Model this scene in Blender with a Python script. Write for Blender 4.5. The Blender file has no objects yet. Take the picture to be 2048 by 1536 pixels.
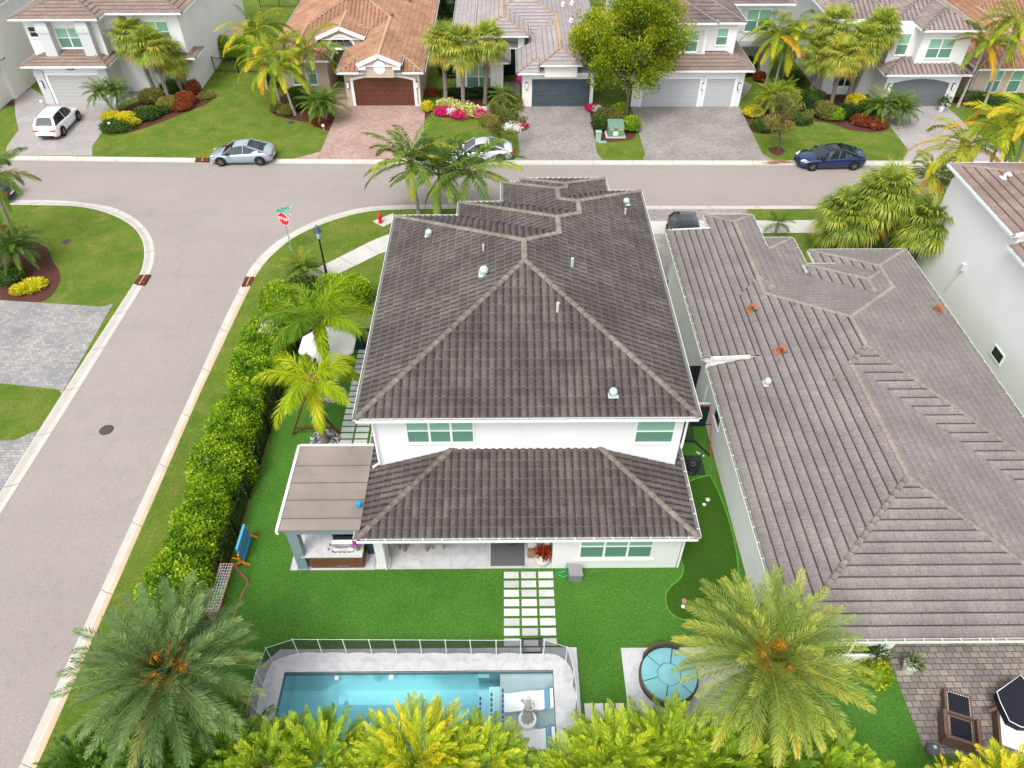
import bpy, math, random
import numpy as np
from mathutils import Vector, Matrix
random.seed(7); rng = np.random.default_rng(7)
PI = math.pi
# ---------------------------------------------------------------- camera
CF, CP, CYW, CH = 1480.0, math.radians(43.8), math.radians(-0.45), 26.5
scene = bpy.context.scene
cd = bpy.data.cameras.new('camera'); cam = bpy.data.objects.new('camera', cd)
scene.collection.objects.link(cam); scene.camera = cam
cd.sensor_width = 36.0; cd.lens = 36.0*CF/2048.0; cd.clip_start = 0.1; cd.clip_end = 3000
cam.location = (0, 0, CH); cam.rotation_euler = (PI/2-CP, 0, CYW)
# ---------------------------------------------------------------- light
SUN_EL, SUN_AZ = math.radians(58), math.radians(205)
w = bpy.data.worlds.new('World'); scene.world = w; w.use_nodes = True
wn = w.node_tree; sky = wn.nodes.new('ShaderNodeTexSky'); sky.sky_type = 'NISHITA'; sky.sun_disc = False
sky.sun_elevation = SUN_EL; sky.sun_rotation = SUN_AZ; sky.air_density = 1.0; sky.dust_density = 3.0; sky.ozone_density = 0.6
hs = wn.nodes.new('ShaderNodeHueSaturation'); hs.inputs['Saturation'].default_value = 0.22
wn.links.new(sky.outputs[0], hs.inputs['Color']); wn.links.new(hs.outputs[0], wn.nodes['Background'].inputs[0])
wn.nodes['Background'].inputs[1].default_value = 0.15
sl = bpy.data.lights.new('sun', 'SUN'); sl.energy = 0.85; sl.angle = math.radians(20); sl.color = (1, .97, .92)
so = bpy.data.objects.new('sun', sl); scene.collection.objects.link(so)
so.rotation_euler = (PI/2-SUN_EL, 0, PI-SUN_AZ)
scene.view_settings.view_transform = 'Standard'; scene.view_settings.look = 'None'
scene.view_settings.exposure = 1.06; scene.view_settings.gamma = 1.0
# ---------------------------------------------------------------- projection helper (pixel of the 2048 px photo -> point on a level plane)
_cy, _sy, _cp, _sp = math.cos(CYW), math.sin(CYW), math.cos(CP), math.sin(CP)
def ray(px, py):
    u = px-1024; v = py-768; f = CF*_cp-v*_sp; d = CF*_sp+v*_cp
    return (u*_cy-f*_sy, u*_sy+f*_cy, -d)
def G(px, py, z=0.0):
    r = ray(px, py); t = (CH-z)/-r[2]; return (r[0]*t, r[1]*t, z)
def GY(px, py, y):
    r = ray(px, py); t = y/r[1]; return (r[0]*t, y, CH+r[2]*t)
# ---------------------------------------------------------------- scene helpers
C = scene.collection
ORG = {}
def tag(o, label=None, cat=None, group=None, kind=None):
    if label: o['label'] = label
    if cat: o['category'] = cat
    if group: o['group'] = group
    if kind: o['kind'] = kind
    return o
def thing(name, label, cat, loc=(0, 0, 0), group=None):
    o = bpy.data.objects.new(name, None); o.empty_display_size = .3; C.objects.link(o); o.location = loc
    ORG[o.name] = Vector(loc); return tag(o, label, cat, group)
def copy_tree(o, parent=None):
    c = o.copy(); C.objects.link(c); c.parent = parent
    for ch in list(o.children): copy_tree(ch, c)
    return c
def place(o, loc, rz=0, s=1, label=None, group=None):
    o.location = loc; o.rotation_euler = (0, 0, rz); o.scale = (s, s, s)
    if label: o['label'] = label
    if group: o['group'] = group
    return o
class MB:
    def __init__(s): s.V = []; s.F = []; s.T = []; s.M = []; s.U = []; s.n = 0; s.cm = 0; s.hasuv = False
    def add(s, vs, fs, tint=0.5, mi=None, uv=None):
        b = s.n; s.V.extend([tuple(v) for v in vs]); s.n += len(vs)
        for f in fs:
            s.F.append(tuple(b+i for i in f)); s.T.append(tint); s.M.append(s.cm if mi is None else mi)
            if uv is not None: s.U.extend([uv[i] for i in f]); s.hasuv = True
            else: s.U.extend([(0., 0.)]*len(f))
        return s
    def addnp(s, V, Fq, T, mi=0):
        b = s.n; s.V.extend(V.tolist()); s.n += len(V)
        s.F.extend([tuple(r) for r in (Fq+b).tolist()]); s.T.extend(T.tolist() if hasattr(T, 'tolist') else [T]*len(Fq)); s.M.extend([mi]*len(Fq))
        s.U.extend([(0., 0.)]*(Fq.shape[1]*len(Fq)))
        return s
    def box(s, x0, x1, y0, y1, z0, z1, **k):
        v = [(x0, y0, z0), (x1, y0, z0), (x1, y1, z0), (x0, y1, z0), (x0, y0, z1), (x1, y0, z1), (x1, y1, z1), (x0, y1, z1)]
        return s.add(v, [(0, 3, 2, 1), (4, 5, 6, 7), (0, 1, 5, 4), (1, 2, 6, 5), (2, 3, 7, 6), (3, 0, 4, 7)], **k)
    def fbox(s, O, R, N, x0, x1, z0, z1, d0, d1, **k):
        O = Vector(O); R = Vector(R); N = Vector(N); Z = Vector((0, 0, 1))
        p = lambda x, d, z: O+R*x+N*d+Z*z
        v = [p(x0, d0, z0), p(x1, d0, z0), p(x1, d1, z0), p(x0, d1, z0), p(x0, d0, z1), p(x1, d0, z1), p(x1, d1, z1), p(x0, d1, z1)]
        return s.add(v, [(0, 3, 2, 1), (4, 5, 6, 7), (0, 1, 5, 4), (1, 2, 6, 5), (2, 3, 7, 6), (3, 0, 4, 7)], **k)
    def bar(s, p, q, wd, hg, up=(0, 0, 1), **k):
        p = Vector(p); q = Vector(q); d = (q-p).normalized(); r = d.cross(Vector(up))
        if r.length < 1e-4: r = Vector((1, 0, 0))
        r.normalize(); u = r.cross(d); a = r*wd/2; b = u*hg/2
        v = [p-a-b, p+a-b, p+a+b, p-a+b, q-a-b, q+a-b, q+a+b, q-a+b]
        return s.add(v, [(0, 1, 2, 3), (7, 6, 5, 4), (0, 4, 5, 1), (1, 5, 6, 2), (2, 6, 7, 3), (3, 7, 4, 0)], **k)
    def tube(s, pts, rad, n=8, cap=True, **k):
        pts = [Vector(p) for p in pts]; rad = rad if hasattr(rad, '__len__') else [rad]*len(pts)
        vs = []; pr = None
        for i, p in enumerate(pts):
            d = (pts[min(i+1, len(pts)-1)]-pts[max(i-1, 0)]).normalized()
            if pr is None:
                pr = d.cross(Vector((0, 0, 1)))
                if pr.length < .1: pr = d.cross(Vector((0, 1, 0)))
            pr = (pr-d*pr.dot(d)).normalized(); q = d.cross(pr)
            for j in range(n):
                a = 2*PI*j/n; vs.append(p+(pr*math.cos(a)+q*math.sin(a))*rad[i])
        fs = [(i*n+j, i*n+(j+1) % n, (i+1)*n+(j+1) % n, (i+1)*n+j) for i in range(len(pts)-1) for j in range(n)]
        if cap: fs += [tuple(range(n))[::-1], tuple((len(pts)-1)*n+j for j in range(n))]
        return s.add(vs, fs, **k)
    def lathe(s, c, prof, n=16, sx=1, sy=1, **k):
        vs = []; m = len(prof)
        for r, z in prof:
            for j in range(n):
                a = 2*PI*j/n; vs.append((c[0]+r*sx*math.cos(a), c[1]+r*sy*math.sin(a), c[2]+z))
        fs = [(i*n+j, i*n+(j+1) % n, (i+1)*n+(j+1) % n, (i+1)*n+j) for i in range(m-1) for j in range(n)]
        fs += [tuple(range(n))[::-1], tuple((m-1)*n+j for j in range(n))]
        return s.add(vs, fs, **k)
    def prism(s, poly, z0, z1, **k):
        n = len(poly); a = sum(poly[i][0]*poly[(i+1) % n][1]-poly[(i+1) % n][0]*poly[i][1] for i in range(n))
        if a < 0: poly = poly[::-1]
        vs = [(p[0], p[1], z0) for p in poly]+[(p[0], p[1], z1) for p in poly]
        return s.add(vs, [tuple(range(n))[::-1], tuple(range(n, 2*n))]+[(i, (i+1) % n, n+(i+1) % n, n+i) for i in range(n)], **k)
    def fprism(s, O, R, N, poly, d0, d1, **k):      # polygon (x,z) in a wall's own frame, pushed out d0..d1
        O = Vector(O); R = Vector(R); N = Vector(N); Z = Vector((0, 0, 1)); n = len(poly)
        vs = [O+R*x+Z*z+N*d0 for x, z in poly]+[O+R*x+Z*z+N*d1 for x, z in poly]
        return s.add(vs, [tuple(range(n)), tuple(range(n, 2*n))[::-1]]+[(i, n+i, n+(i+1) % n, (i+1) % n) for i in range(n)], **k)
    def build(s, name, mat, parent=None, smooth=False, label=None, cat=None, group=None, kind=None):
        me = bpy.data.meshes.new(name); org = Vector((0, 0, 0))
        if parent is not None:
            org = ORG.get(parent.name, org)
        V = np.array(s.V, dtype=np.float32).reshape(-1, 3)-np.array(org, dtype=np.float32)
        me.from_pydata(V.tolist(), [], s.F)
        ms = mat if isinstance(mat, (list, tuple)) else [mat]
        for m in ms: me.materials.append(m)
        me.polygons.foreach_set('material_index', s.M)
        at = me.attributes.new('tint', 'FLOAT', 'FACE'); at.data.foreach_set('value', s.T)
        if s.hasuv:
            uv = me.uv_layers.new(name='UVMap'); uv.data.foreach_set('uv', np.array(s.U, dtype=np.float32).ravel())
        if smooth: me.polygons.foreach_set('use_smooth', [True]*len(me.polygons))
        me.update()
        o = bpy.data.objects.new(name, me); C.objects.link(o)
        if parent is not None: o.parent = parent; ORG[o.name] = org
        return tag(o, label, cat, group, kind)
def struct(name, mb, m): return mb.build(name, m, kind='structure')
def text_mesh(txt, size, mat, name, parent, M, ext=.004):
    cu = bpy.data.curves.new('t', 'FONT'); cu.body = txt; cu.size = size; cu.extrude = ext; cu.align_x = 'CENTER'; cu.align_y = 'CENTER'; cu.offset = size*.02
    o = bpy.data.objects.new('t', cu); C.objects.link(o); bpy.context.view_layer.update()
    me = bpy.data.meshes.new_from_object(o.evaluated_get(bpy.context.evaluated_depsgraph_get()))
    bpy.data.objects.remove(o); me.materials.clear(); me.materials.append(mat)
    org = ORG.get(parent.name, Vector((0, 0, 0)))
    me.transform(Matrix.Translation(-org) @ M)
    r = bpy.data.objects.new(name, me); C.objects.link(r); r.parent = parent; return r
# ---------------------------------------------------------------- materials
def lin(c): c /= 255.0; return c/12.92 if c <= .04045 else ((c+.055)/1.055)**2.4
def S(r, g, b, k=1.0): return (lin(r)*k, lin(g)*k, lin(b)*k, 1)
_M = {}
def base(name, rough=.8, spec=.3):
    m = bpy.data.materials.new(name); m.use_nodes = True; nt = m.node_tree; b = nt.nodes['Principled BSDF']
    b.inputs['Roughness'].default_value = rough; b.inputs['Specular IOR Level'].default_value = spec; return m, nt, b
def N(nt, t, **k):
    n = nt.nodes.new('ShaderNode'+t)
    for a, v in k.items():
        if a.startswith('_'): setattr(n, a[1:], v)
        else:
            a = int(a[1:]) if a[0] == 'i' and a[1:].isdigit() else a.replace('__', ' ')
            n.inputs[a].default_value = v
    return n
def ramp(nt, fac, stops, interp='LINEAR'):
    r = nt.nodes.new('ShaderNodeValToRGB'); e = r.color_ramp; e.interpolation = interp
    while len(e.elements) < len(stops): e.elements.new(.5)
    for el, (p, c) in zip(e.elements, stops): el.position = p; el.color = c
    nt.links.new(fac, r.inputs[0]); return r.outputs[0]
def mixc(nt, fac, a, b, mode='MIX'):
    m = nt.nodes.new('ShaderNodeMix'); m.data_type = 'RGBA'; m.blend_type = mode
    for i, v in ((0, fac), (6, a), (7, b)):
        if hasattr(v, 'links') or hasattr(v, 'is_linked'): nt.links.new(v, m.inputs[i])
        else: m.inputs[i].default_value = v
    return m.outputs[2]
def wpos(nt): return nt.nodes.new('ShaderNodeNewGeometry').outputs['Position']
def noise(nt, sc, det=3, co=None, dist=0, rough=.5):
    n = N(nt, 'TexNoise', Scale=sc, Detail=det, Distortion=dist, Roughness=rough); nt.links.new(co or wpos(nt), n.inputs['Vector']); return n.outputs['Fac']
def maprange(nt, v, a, b, c=0., d=1.):
    n = N(nt, 'MapRange', i1=a, i2=b, i3=c, i4=d); nt.links.new(v, n.inputs[0]); return n.outputs[0]
def bump(nt, b, h, st=.3, dist=.02):
    n = N(nt, 'Bump', Strength=st, Distance=dist); nt.links.new(h, n.inputs['Height']); nt.links.new(n.outputs[0], b.inputs['Normal'])
def flat(name, col, rough=.7, spec=.3, metal=0, var=0.0, vs=3.0, coat=0):
    if name in _M: return _M[name]
    m, nt, b = base(name, rough, spec); b.inputs['Metallic'].default_value = metal; b.inputs['Coat Weight'].default_value = coat
    if var:
        c2 = tuple(x*(1-var) for x in col[:3])+(1,)
        nt.links.new(mixc(nt, maprange(nt, noise(nt, vs, 5), .35, .7), col, c2), b.inputs['Base Color'])
    else: b.inputs['Base Color'].default_value = col
    _M[name] = m; return m
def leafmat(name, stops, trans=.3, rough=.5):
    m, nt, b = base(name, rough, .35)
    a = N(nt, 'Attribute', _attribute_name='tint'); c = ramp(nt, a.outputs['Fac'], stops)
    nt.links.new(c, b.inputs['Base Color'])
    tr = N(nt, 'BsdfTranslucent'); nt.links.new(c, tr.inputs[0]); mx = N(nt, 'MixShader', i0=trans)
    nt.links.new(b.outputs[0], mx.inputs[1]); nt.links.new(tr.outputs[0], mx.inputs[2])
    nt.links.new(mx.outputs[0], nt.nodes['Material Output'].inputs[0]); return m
def tilemat(name, cols, cap=None, dark=.35, streak=0.0, joint=None, trough=0., lip=0., line=0.):
    m, nt, b = base(name, .85, .2)
    uv = N(nt, 'UVMap').outputs[0]; fl = N(nt, 'VectorMath', _operation='FLOOR'); nt.links.new(uv, fl.inputs[0])
    wn_ = N(nt, 'TexWhiteNoise', _noise_dimensions='2D'); nt.links.new(fl.outputs[0], wn_.inputs['Vector'])
    c = ramp(nt, wn_.outputs['Value'], [(i/(len(cols)-1), x) for i, x in enumerate(cols)])
    big = maprange(nt, noise(nt, .55, 6, rough=.65), .38, .68)
    c = mixc(nt, big, c, tuple(x*(1-dark) for x in cols[0][:3])+(1,))
    fine = maprange(nt, noise(nt, 14, 4), .3, .75)
    c = mixc(nt, fine, c, (.62, .62, .62, 1), 'MULTIPLY')
    fr = N(nt, 'VectorMath', _operation='FRACTION'); nt.links.new(uv, fr.inputs[0]); sx = N(nt, 'SeparateXYZ'); nt.links.new(fr.outputs[0], sx.inputs[0])
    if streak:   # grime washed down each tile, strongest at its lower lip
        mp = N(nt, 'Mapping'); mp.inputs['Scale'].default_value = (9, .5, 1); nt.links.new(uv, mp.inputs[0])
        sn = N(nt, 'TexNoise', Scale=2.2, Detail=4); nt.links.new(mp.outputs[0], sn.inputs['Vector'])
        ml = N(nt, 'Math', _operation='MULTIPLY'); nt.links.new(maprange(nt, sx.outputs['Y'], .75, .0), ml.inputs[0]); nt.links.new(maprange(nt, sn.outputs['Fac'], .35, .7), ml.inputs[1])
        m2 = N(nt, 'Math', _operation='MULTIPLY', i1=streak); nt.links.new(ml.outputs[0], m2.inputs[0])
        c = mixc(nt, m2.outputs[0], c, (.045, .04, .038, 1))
    if trough:   # shade of the pans between the barrels painted into the colour, plus settled dirt
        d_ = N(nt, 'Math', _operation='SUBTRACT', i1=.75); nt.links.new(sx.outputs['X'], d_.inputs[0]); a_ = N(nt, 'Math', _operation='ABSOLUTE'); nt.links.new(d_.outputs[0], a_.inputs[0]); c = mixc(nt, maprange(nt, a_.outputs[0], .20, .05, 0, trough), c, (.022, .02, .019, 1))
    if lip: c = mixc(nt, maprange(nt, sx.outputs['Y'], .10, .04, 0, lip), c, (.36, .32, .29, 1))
    if line: c = mixc(nt, maprange(nt, sx.outputs['Y'], .84, .95, 0, line), c, (.03, .027, .026, 1))  # shadow gap and grime below each overlapping course, painted as a dark line
    if joint:
        j = maprange(nt, sx.outputs['X'], joint, joint*.4)
        c = mixc(nt, j, c, (.5, .5, .5, 1), 'MULTIPLY')
    nt.links.new(c, b.inputs['Base Color'])
    bump(nt, b, noise(nt, 30, 3), .25, .01); _M[name] = m; return m
WHITE = flat('white_stucco', (.80, .80, .80, 1), .9, .2, var=.04, vs=.8)
def stucco(name, col):
    m, nt, b = base(name, .92, .15)
    c = mixc(nt, maprange(nt, noise(nt, .5, 6), .4, .75), col, tuple(x*.93 for x in col[:3])+(1,))
    mp = N(nt, 'Mapping'); mp.inputs['Scale'].default_value = (2.2, 2.2, .12); nt.links.new(wpos(nt), mp.inputs[0]); c = mixc(nt, maprange(nt, noise(nt, 1.5, 5, co=mp.outputs[0]), .6, .85, 0, .22), c, tuple(x*.8 for x in col[:3])+(1,)); nt.links.new(c, b.inputs['Base Color'])
    bump(nt, b, noise(nt, 35, 3), .25, .01); _M[name] = m; return m
STW = stucco('stucco_white', (.76, .76, .76, 1)); STC = stucco('stucco_cream', (.78, .76, .71, 1)); STT = stucco('stucco_tan', (.50, .42, .335, 1)); STG = stucco('stucco_grey', (.55, .56, .57, 1))
STP = stucco('stucco_pale', (.84, .84, .82, 1))
TRIM = flat('white_trim', (.82, .82, .82, 1), .5, .4)
GUT = flat('white_gutter', (.78, .80, .80, 1), .4, .4, var=.12, vs=5)
GUTD = flat('gutter_trough', (.22, .22, .2, 1), .7, var=.4, vs=9)
def glassmat(name, a, bb, rough=.08):
    m, nt, b = base(name, rough, .6)
    # blinds behind the pane: level slats
    p = N(nt, 'SeparateXYZ'); nt.links.new(wpos(nt), p.inputs[0]); ml = N(nt, 'Math', _operation='MULTIPLY', i1=15.); nt.links.new(p.outputs[2], ml.inputs[0])
    f = N(nt, 'Math', _operation='FRACT'); nt.links.new(ml.outputs[0], f.inputs[0])
    nt.links.new(mixc(nt, maprange(nt, f.outputs[0], .75, .95), a, bb), b.inputs['Base Color']); return m
GL1 = glassmat('glass_upper', (.24, .45, .33, 1), (.17, .36, .26, 1)); GL2 = glassmat('glass_screened', (.115, .25, .185, 1), (.08, .19, .14, 1), .2)
GLD = flat('glass_dark', (.012, .03, .028, 1), .08, .6)
BLACK = flat('black_metal', (.012, .012, .014, 1), .45, .4); CHROME = flat('brushed_steel', (.55, .55, .55, 1), .28, .5, metal=1)
# ---- ground materials
def grassmat(name, c1, c2, c3, sc=1.0, yell=.5, fine=60):
    m, nt, b = base(name, .95, .1)
    a = maprange(nt, noise(nt, .35*sc, 5, rough=.65), .36, .66); c = mixc(nt, a, c1, c2)
    y = maprange(nt, noise(nt, .9*sc, 6, dist=.6, rough=.7), .46, .74, 0, yell); c = mixc(nt, y, c, c3)
    f = maprange(nt, noise(nt, fine*.16, 5, rough=.8), .32, .7); c = mixc(nt, f, c, (.48, .52, .40, 1), 'MULTIPLY')
    f2 = maprange(nt, noise(nt, fine*.5, 3, rough=.9), .38, .68); c = mixc(nt, f2, c, (.42, .44, .4, 1), 'MULTIPLY')
    nt.links.new(c, b.inputs['Base Color']); bump(nt, b, noise(nt, fine*.6, 4, rough=.8), .9, .05); _M[name] = m; return m
LAWN = grassmat('lawn_grass', (.14, .245, .028, 1), (.215, .30, .04, 1), (.38, .34, .10, 1), 1.0, .75, 45)
TURF = grassmat('artificial_turf', (.10, .28, .038, 1), (.145, .35, .055, 1), (.18, .37, .075, 1), .8, .4, 60)
PUTT = grassmat('putting_turf', (.065, .175, .018, 1), (.09, .21, .022, 1), (.11, .21, .03, 1), 1.2, .4, 90)
def roadmat():
    m, nt, b = base('road_asphalt', .95, .15)
    c = mixc(nt, maprange(nt, noise(nt, .12, 6, rough=.6), .35, .7), (.385, .342, .31, 1), (.34, .302, .274, 1))
    mp = N(nt, 'Mapping'); mp.inputs['Scale'].default_value = (.04, .7, 1); nt.links.new(wpos(nt), mp.inputs[0])
    c = mixc(nt, maprange(nt, noise(nt, 1.2, 4, co=mp.outputs[0]), .5, .75, 0, .35), c, (.30, .27, .25, 1))
    c = mixc(nt, maprange(nt, noise(nt, 1.6, 5), .62, .75, 0, .35), c, (.25, .24, .22, 1))
    v = N(nt, 'TexVoronoi', Scale=22.); nt.links.new(wpos(nt), v.inputs['Vector'])
    c = mixc(nt, maprange(nt, v.outputs['Distance'], .1, .7, .45, 0), c, (.17, .155, .145, 1))
    c = mixc(nt, maprange(nt, noise(nt, .33, 3, dist=2.5), .60, .66, 0, .22), c, (.26, .24, .225, 1))
    v2 = N(nt, 'TexVoronoi', Scale=.16); v2.feature = 'DISTANCE_TO_EDGE'; nv = N(nt, 'TexNoise', Scale=.8, Detail=5.); nt.links.new(wpos(nt), nv.inputs['Vector']); ad = N(nt, 'VectorMath', _operation='MULTIPLY_ADD'); nt.links.new(nv.outputs['Color'], ad.inputs[0]); ad.inputs[1].default_value = (3, 3, 0); nt.links.new(wpos(nt), ad.inputs[2]); nt.links.new(ad.outputs[0], v2.inputs['Vector']); c = mixc(nt, maprange(nt, v2.outputs['Distance'], .0, .006, .12, 0), c, (.12, .11, .10, 1))
    c = mixc(nt, maprange(nt, noise(nt, 45, 3), .3, .7), c, (.72, .72, .72, 1), 'MULTIPLY')
    nt.links.new(c, b.inputs['Base Color']); bump(nt, b, noise(nt, 50, 3), .3, .01); return m
ROAD = roadmat()
def concrete(name, col, joint=0., stain=.3):
    m, nt, b = base(name, .9, .15)
    c = mixc(nt, maprange(nt, noise(nt, .8, 6, rough=.65), .4, .72), col, tuple(x*.84 for x in col[:3])+(1,))
    c = mixc(nt, maprange(nt, noise(nt, 30, 4), .35, .7), c, (.88, .88, .88, 1), 'MULTIPLY')
    if stain: c = mixc(nt, maprange(nt, noise(nt, 1.7, 5), .58, .75, 0, stain), c, (.50, .36, .22, 1))
    nt.links.new(c, b.inputs['Base Color']); _M[name] = m; return m
CURB = concrete('kerb_concrete', (.52, .49, .44, 1), 0, .2); WALK = concrete('walk_concrete', (.54, .52, .48, 1), 0, 0)
CURBO = concrete('kerb_rust_stained', (.52, .40, .28, 1), 0, .8)
JOINT = flat('joint_dark', (.18, .16, .14, 1), .9)
def pavermat(name, cols, sx=5., sy=5., mortar=.03, rot=0.):
    m, nt, b = base(name, .9, .2)
    mp = N(nt, 'Mapping'); mp.inputs['Rotation'].default_value = (0, 0, rot); nt.links.new(wpos(nt), mp.inputs[0])
    br = N(nt, 'TexBrick', Scale=1.0, Mortar__Size=mortar*.25, Bias=0., Brick__Width=1/sx, Row__Height=1/sy); br.offset = .5
    br.inputs['Color1'].default_value = (0, 0, 0, 1); br.inputs['Color2'].default_value = (1, 1, 1, 1); br.inputs['Mortar'].default_value = (.5, .5, .5, 1)
    nt.links.new(mp.outputs[0], br.inputs['Vector'])
    c = ramp(nt, br.outputs['Color'], [(i/(len(cols)-1), x) for i, x in enumerate(cols)])
    c = mixc(nt, maprange(nt, noise(nt, .45, 5), .4, .7, 0, .45), c, tuple(x*.6 for x in cols[0][:3])+(1,))
    c = mixc(nt, maprange(nt, noise(nt, 20, 4), .3, .7), c, (.8, .8, .8, 1), 'MULTIPLY')
    c = mixc(nt, br.outputs['Fac'], c, tuple(x*.35 for x in cols[0][:3])+(1,)); nt.links.new(c, b.inputs['Base Color']); _M[name] = m; return m
PAVG = pavermat('paver_grey', [(.27, .255, .245, 1), (.36, .33, .31, 1), (.42, .375, .335, 1)], 5, 9)
PAVR = pavermat('paver_rose', [(.40, .25, .205, 1), (.47, .32, .27, 1), (.52, .40, .345, 1)], 5, 9)
PAVL = pavermat('paver_light', [(.40, .375, .36, 1), (.47, .43, .41, 1), (.36, .33, .32, 1)], 5, 9)
PAVB = pavermat('paver_bluegrey', [(.27, .265, .27, 1), (.33, .32, .315, 1), (.42, .395, .355, 1)], 4.2, 6)
PAVP = pavermat('patio_paver', [(.21, .185, .17, 1), (.27, .24, .225, 1), (.36, .31, .25, 1)], 3.1, 4.4, .06)
def marble(name, tile=True):
    m, nt, b = base(name, .35, .4)
    nz = noise(nt, 1.4, 7, dist=2.2, rough=.6); c = mixc(nt, maprange(nt, nz, .46, .62, 0, .5), (.57, .57, .58, 1), (.38, .39, .42, 1))
    if tile:
        br = N(nt, 'TexBrick', Scale=1.0, Mortar__Size=.003, Brick__Width=.61, Row__Height=.305); br.inputs['Color1'].default_value = (.9, .9, .9, 1); br.inputs['Color2'].default_value = (1, 1, 1, 1); br.inputs['Mortar'].default_value = (.7, .7, .7, 1)
        nt.links.new(wpos(nt), br.inputs['Vector']); c = mixc(nt, 1.0, c, br.outputs['Color'], 'MULTIPLY')
    nt.links.new(c, b.inputs['Base Color']); _M[name] = m; return m
MARB = marble('marble_tile'); MARS = marble('marble_slab', False)
def mulchmat():
    m, nt, b = base('mulch', .95, .1)
    nt.links.new(ramp(nt, noise(nt, 16, 6, rough=.8), [(.3, (.03, .012, .01, 1)), (.55, (.12, .05, .038, 1)), (.8, (.22, .10, .07, 1))]), b.inputs['Base Color'])
    bump(nt, b, noise(nt, 18, 5, rough=.8), 1, .06); return m
MULCH = mulchmat()
# roof tiles
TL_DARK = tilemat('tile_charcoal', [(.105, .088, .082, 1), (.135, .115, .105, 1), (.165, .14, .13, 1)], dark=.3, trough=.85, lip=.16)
TL_CAP = tilemat('tile_cap_brown', [(.235, .20, .17, 1), (.275, .235, .20, 1), (.31, .265, .225, 1)], dark=.3)
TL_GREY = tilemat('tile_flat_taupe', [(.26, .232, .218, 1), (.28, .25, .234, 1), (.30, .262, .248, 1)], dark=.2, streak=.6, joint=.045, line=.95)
TL_CAPG = tilemat('tile_cap_taupe', [(.29, .25, .215, 1), (.335, .285, .25, 1)], dark=.2)
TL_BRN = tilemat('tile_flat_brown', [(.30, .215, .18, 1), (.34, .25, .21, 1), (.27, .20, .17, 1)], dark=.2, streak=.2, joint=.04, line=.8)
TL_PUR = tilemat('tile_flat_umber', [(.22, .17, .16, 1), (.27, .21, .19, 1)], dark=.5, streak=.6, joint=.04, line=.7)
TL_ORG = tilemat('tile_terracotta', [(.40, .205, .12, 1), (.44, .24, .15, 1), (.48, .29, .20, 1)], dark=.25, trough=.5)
TL_CAPO = tilemat('tile_cap_peach', [(.46, .31, .20, 1), (.50, .36, .24, 1)], dark=.15)
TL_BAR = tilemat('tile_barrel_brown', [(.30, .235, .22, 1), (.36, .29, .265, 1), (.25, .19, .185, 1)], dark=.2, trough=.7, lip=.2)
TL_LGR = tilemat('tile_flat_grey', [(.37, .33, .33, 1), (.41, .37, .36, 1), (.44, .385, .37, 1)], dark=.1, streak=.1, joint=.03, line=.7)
# ---------------------------------------------------------------- roof builder
def clip(poly, h, keep=1):
    a, b, c = h; out = []; n = len(poly)
    for i in range(n):
        p, q = poly[i], poly[(i+1) % n]; dp = (a*p[0]+b*p[1]+c)*keep; dq = (a*q[0]+b*q[1]+c)*keep
        if dp >= 0: out.append(p)
        if (dp > 0 and dq < 0) or (dp < 0 and dq > 0):
            t = dp/(dp-dq); out.append((p[0]+(q[0]-p[0])*t, p[1]+(q[1]-p[1])*t))
    return out
def area(p): return abs(sum(p[i][0]*p[(i+1) % len(p)][1]-p[(i+1) % len(p)][0]*p[i][1] for i in range(len(p))))/2 if len(p) > 2 else 0
def body(x0, x1, y0, y1, z, s, gable='', sides=None):
    P = {}
    if 'W' not in gable: P['W'] = (s, 0, z-s*x0)
    if 'E' not in gable: P['E'] = (-s, 0, z+s*x1)
    if 'S' not in gable: P['S'] = (0, s, z-s*y0)
    if 'N' not in gable: P['N'] = (0, -s, z+s*y1)
    return dict(r=(x0, x1, y0, y1), z=z, s=s, P=P, g=gable)
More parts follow.
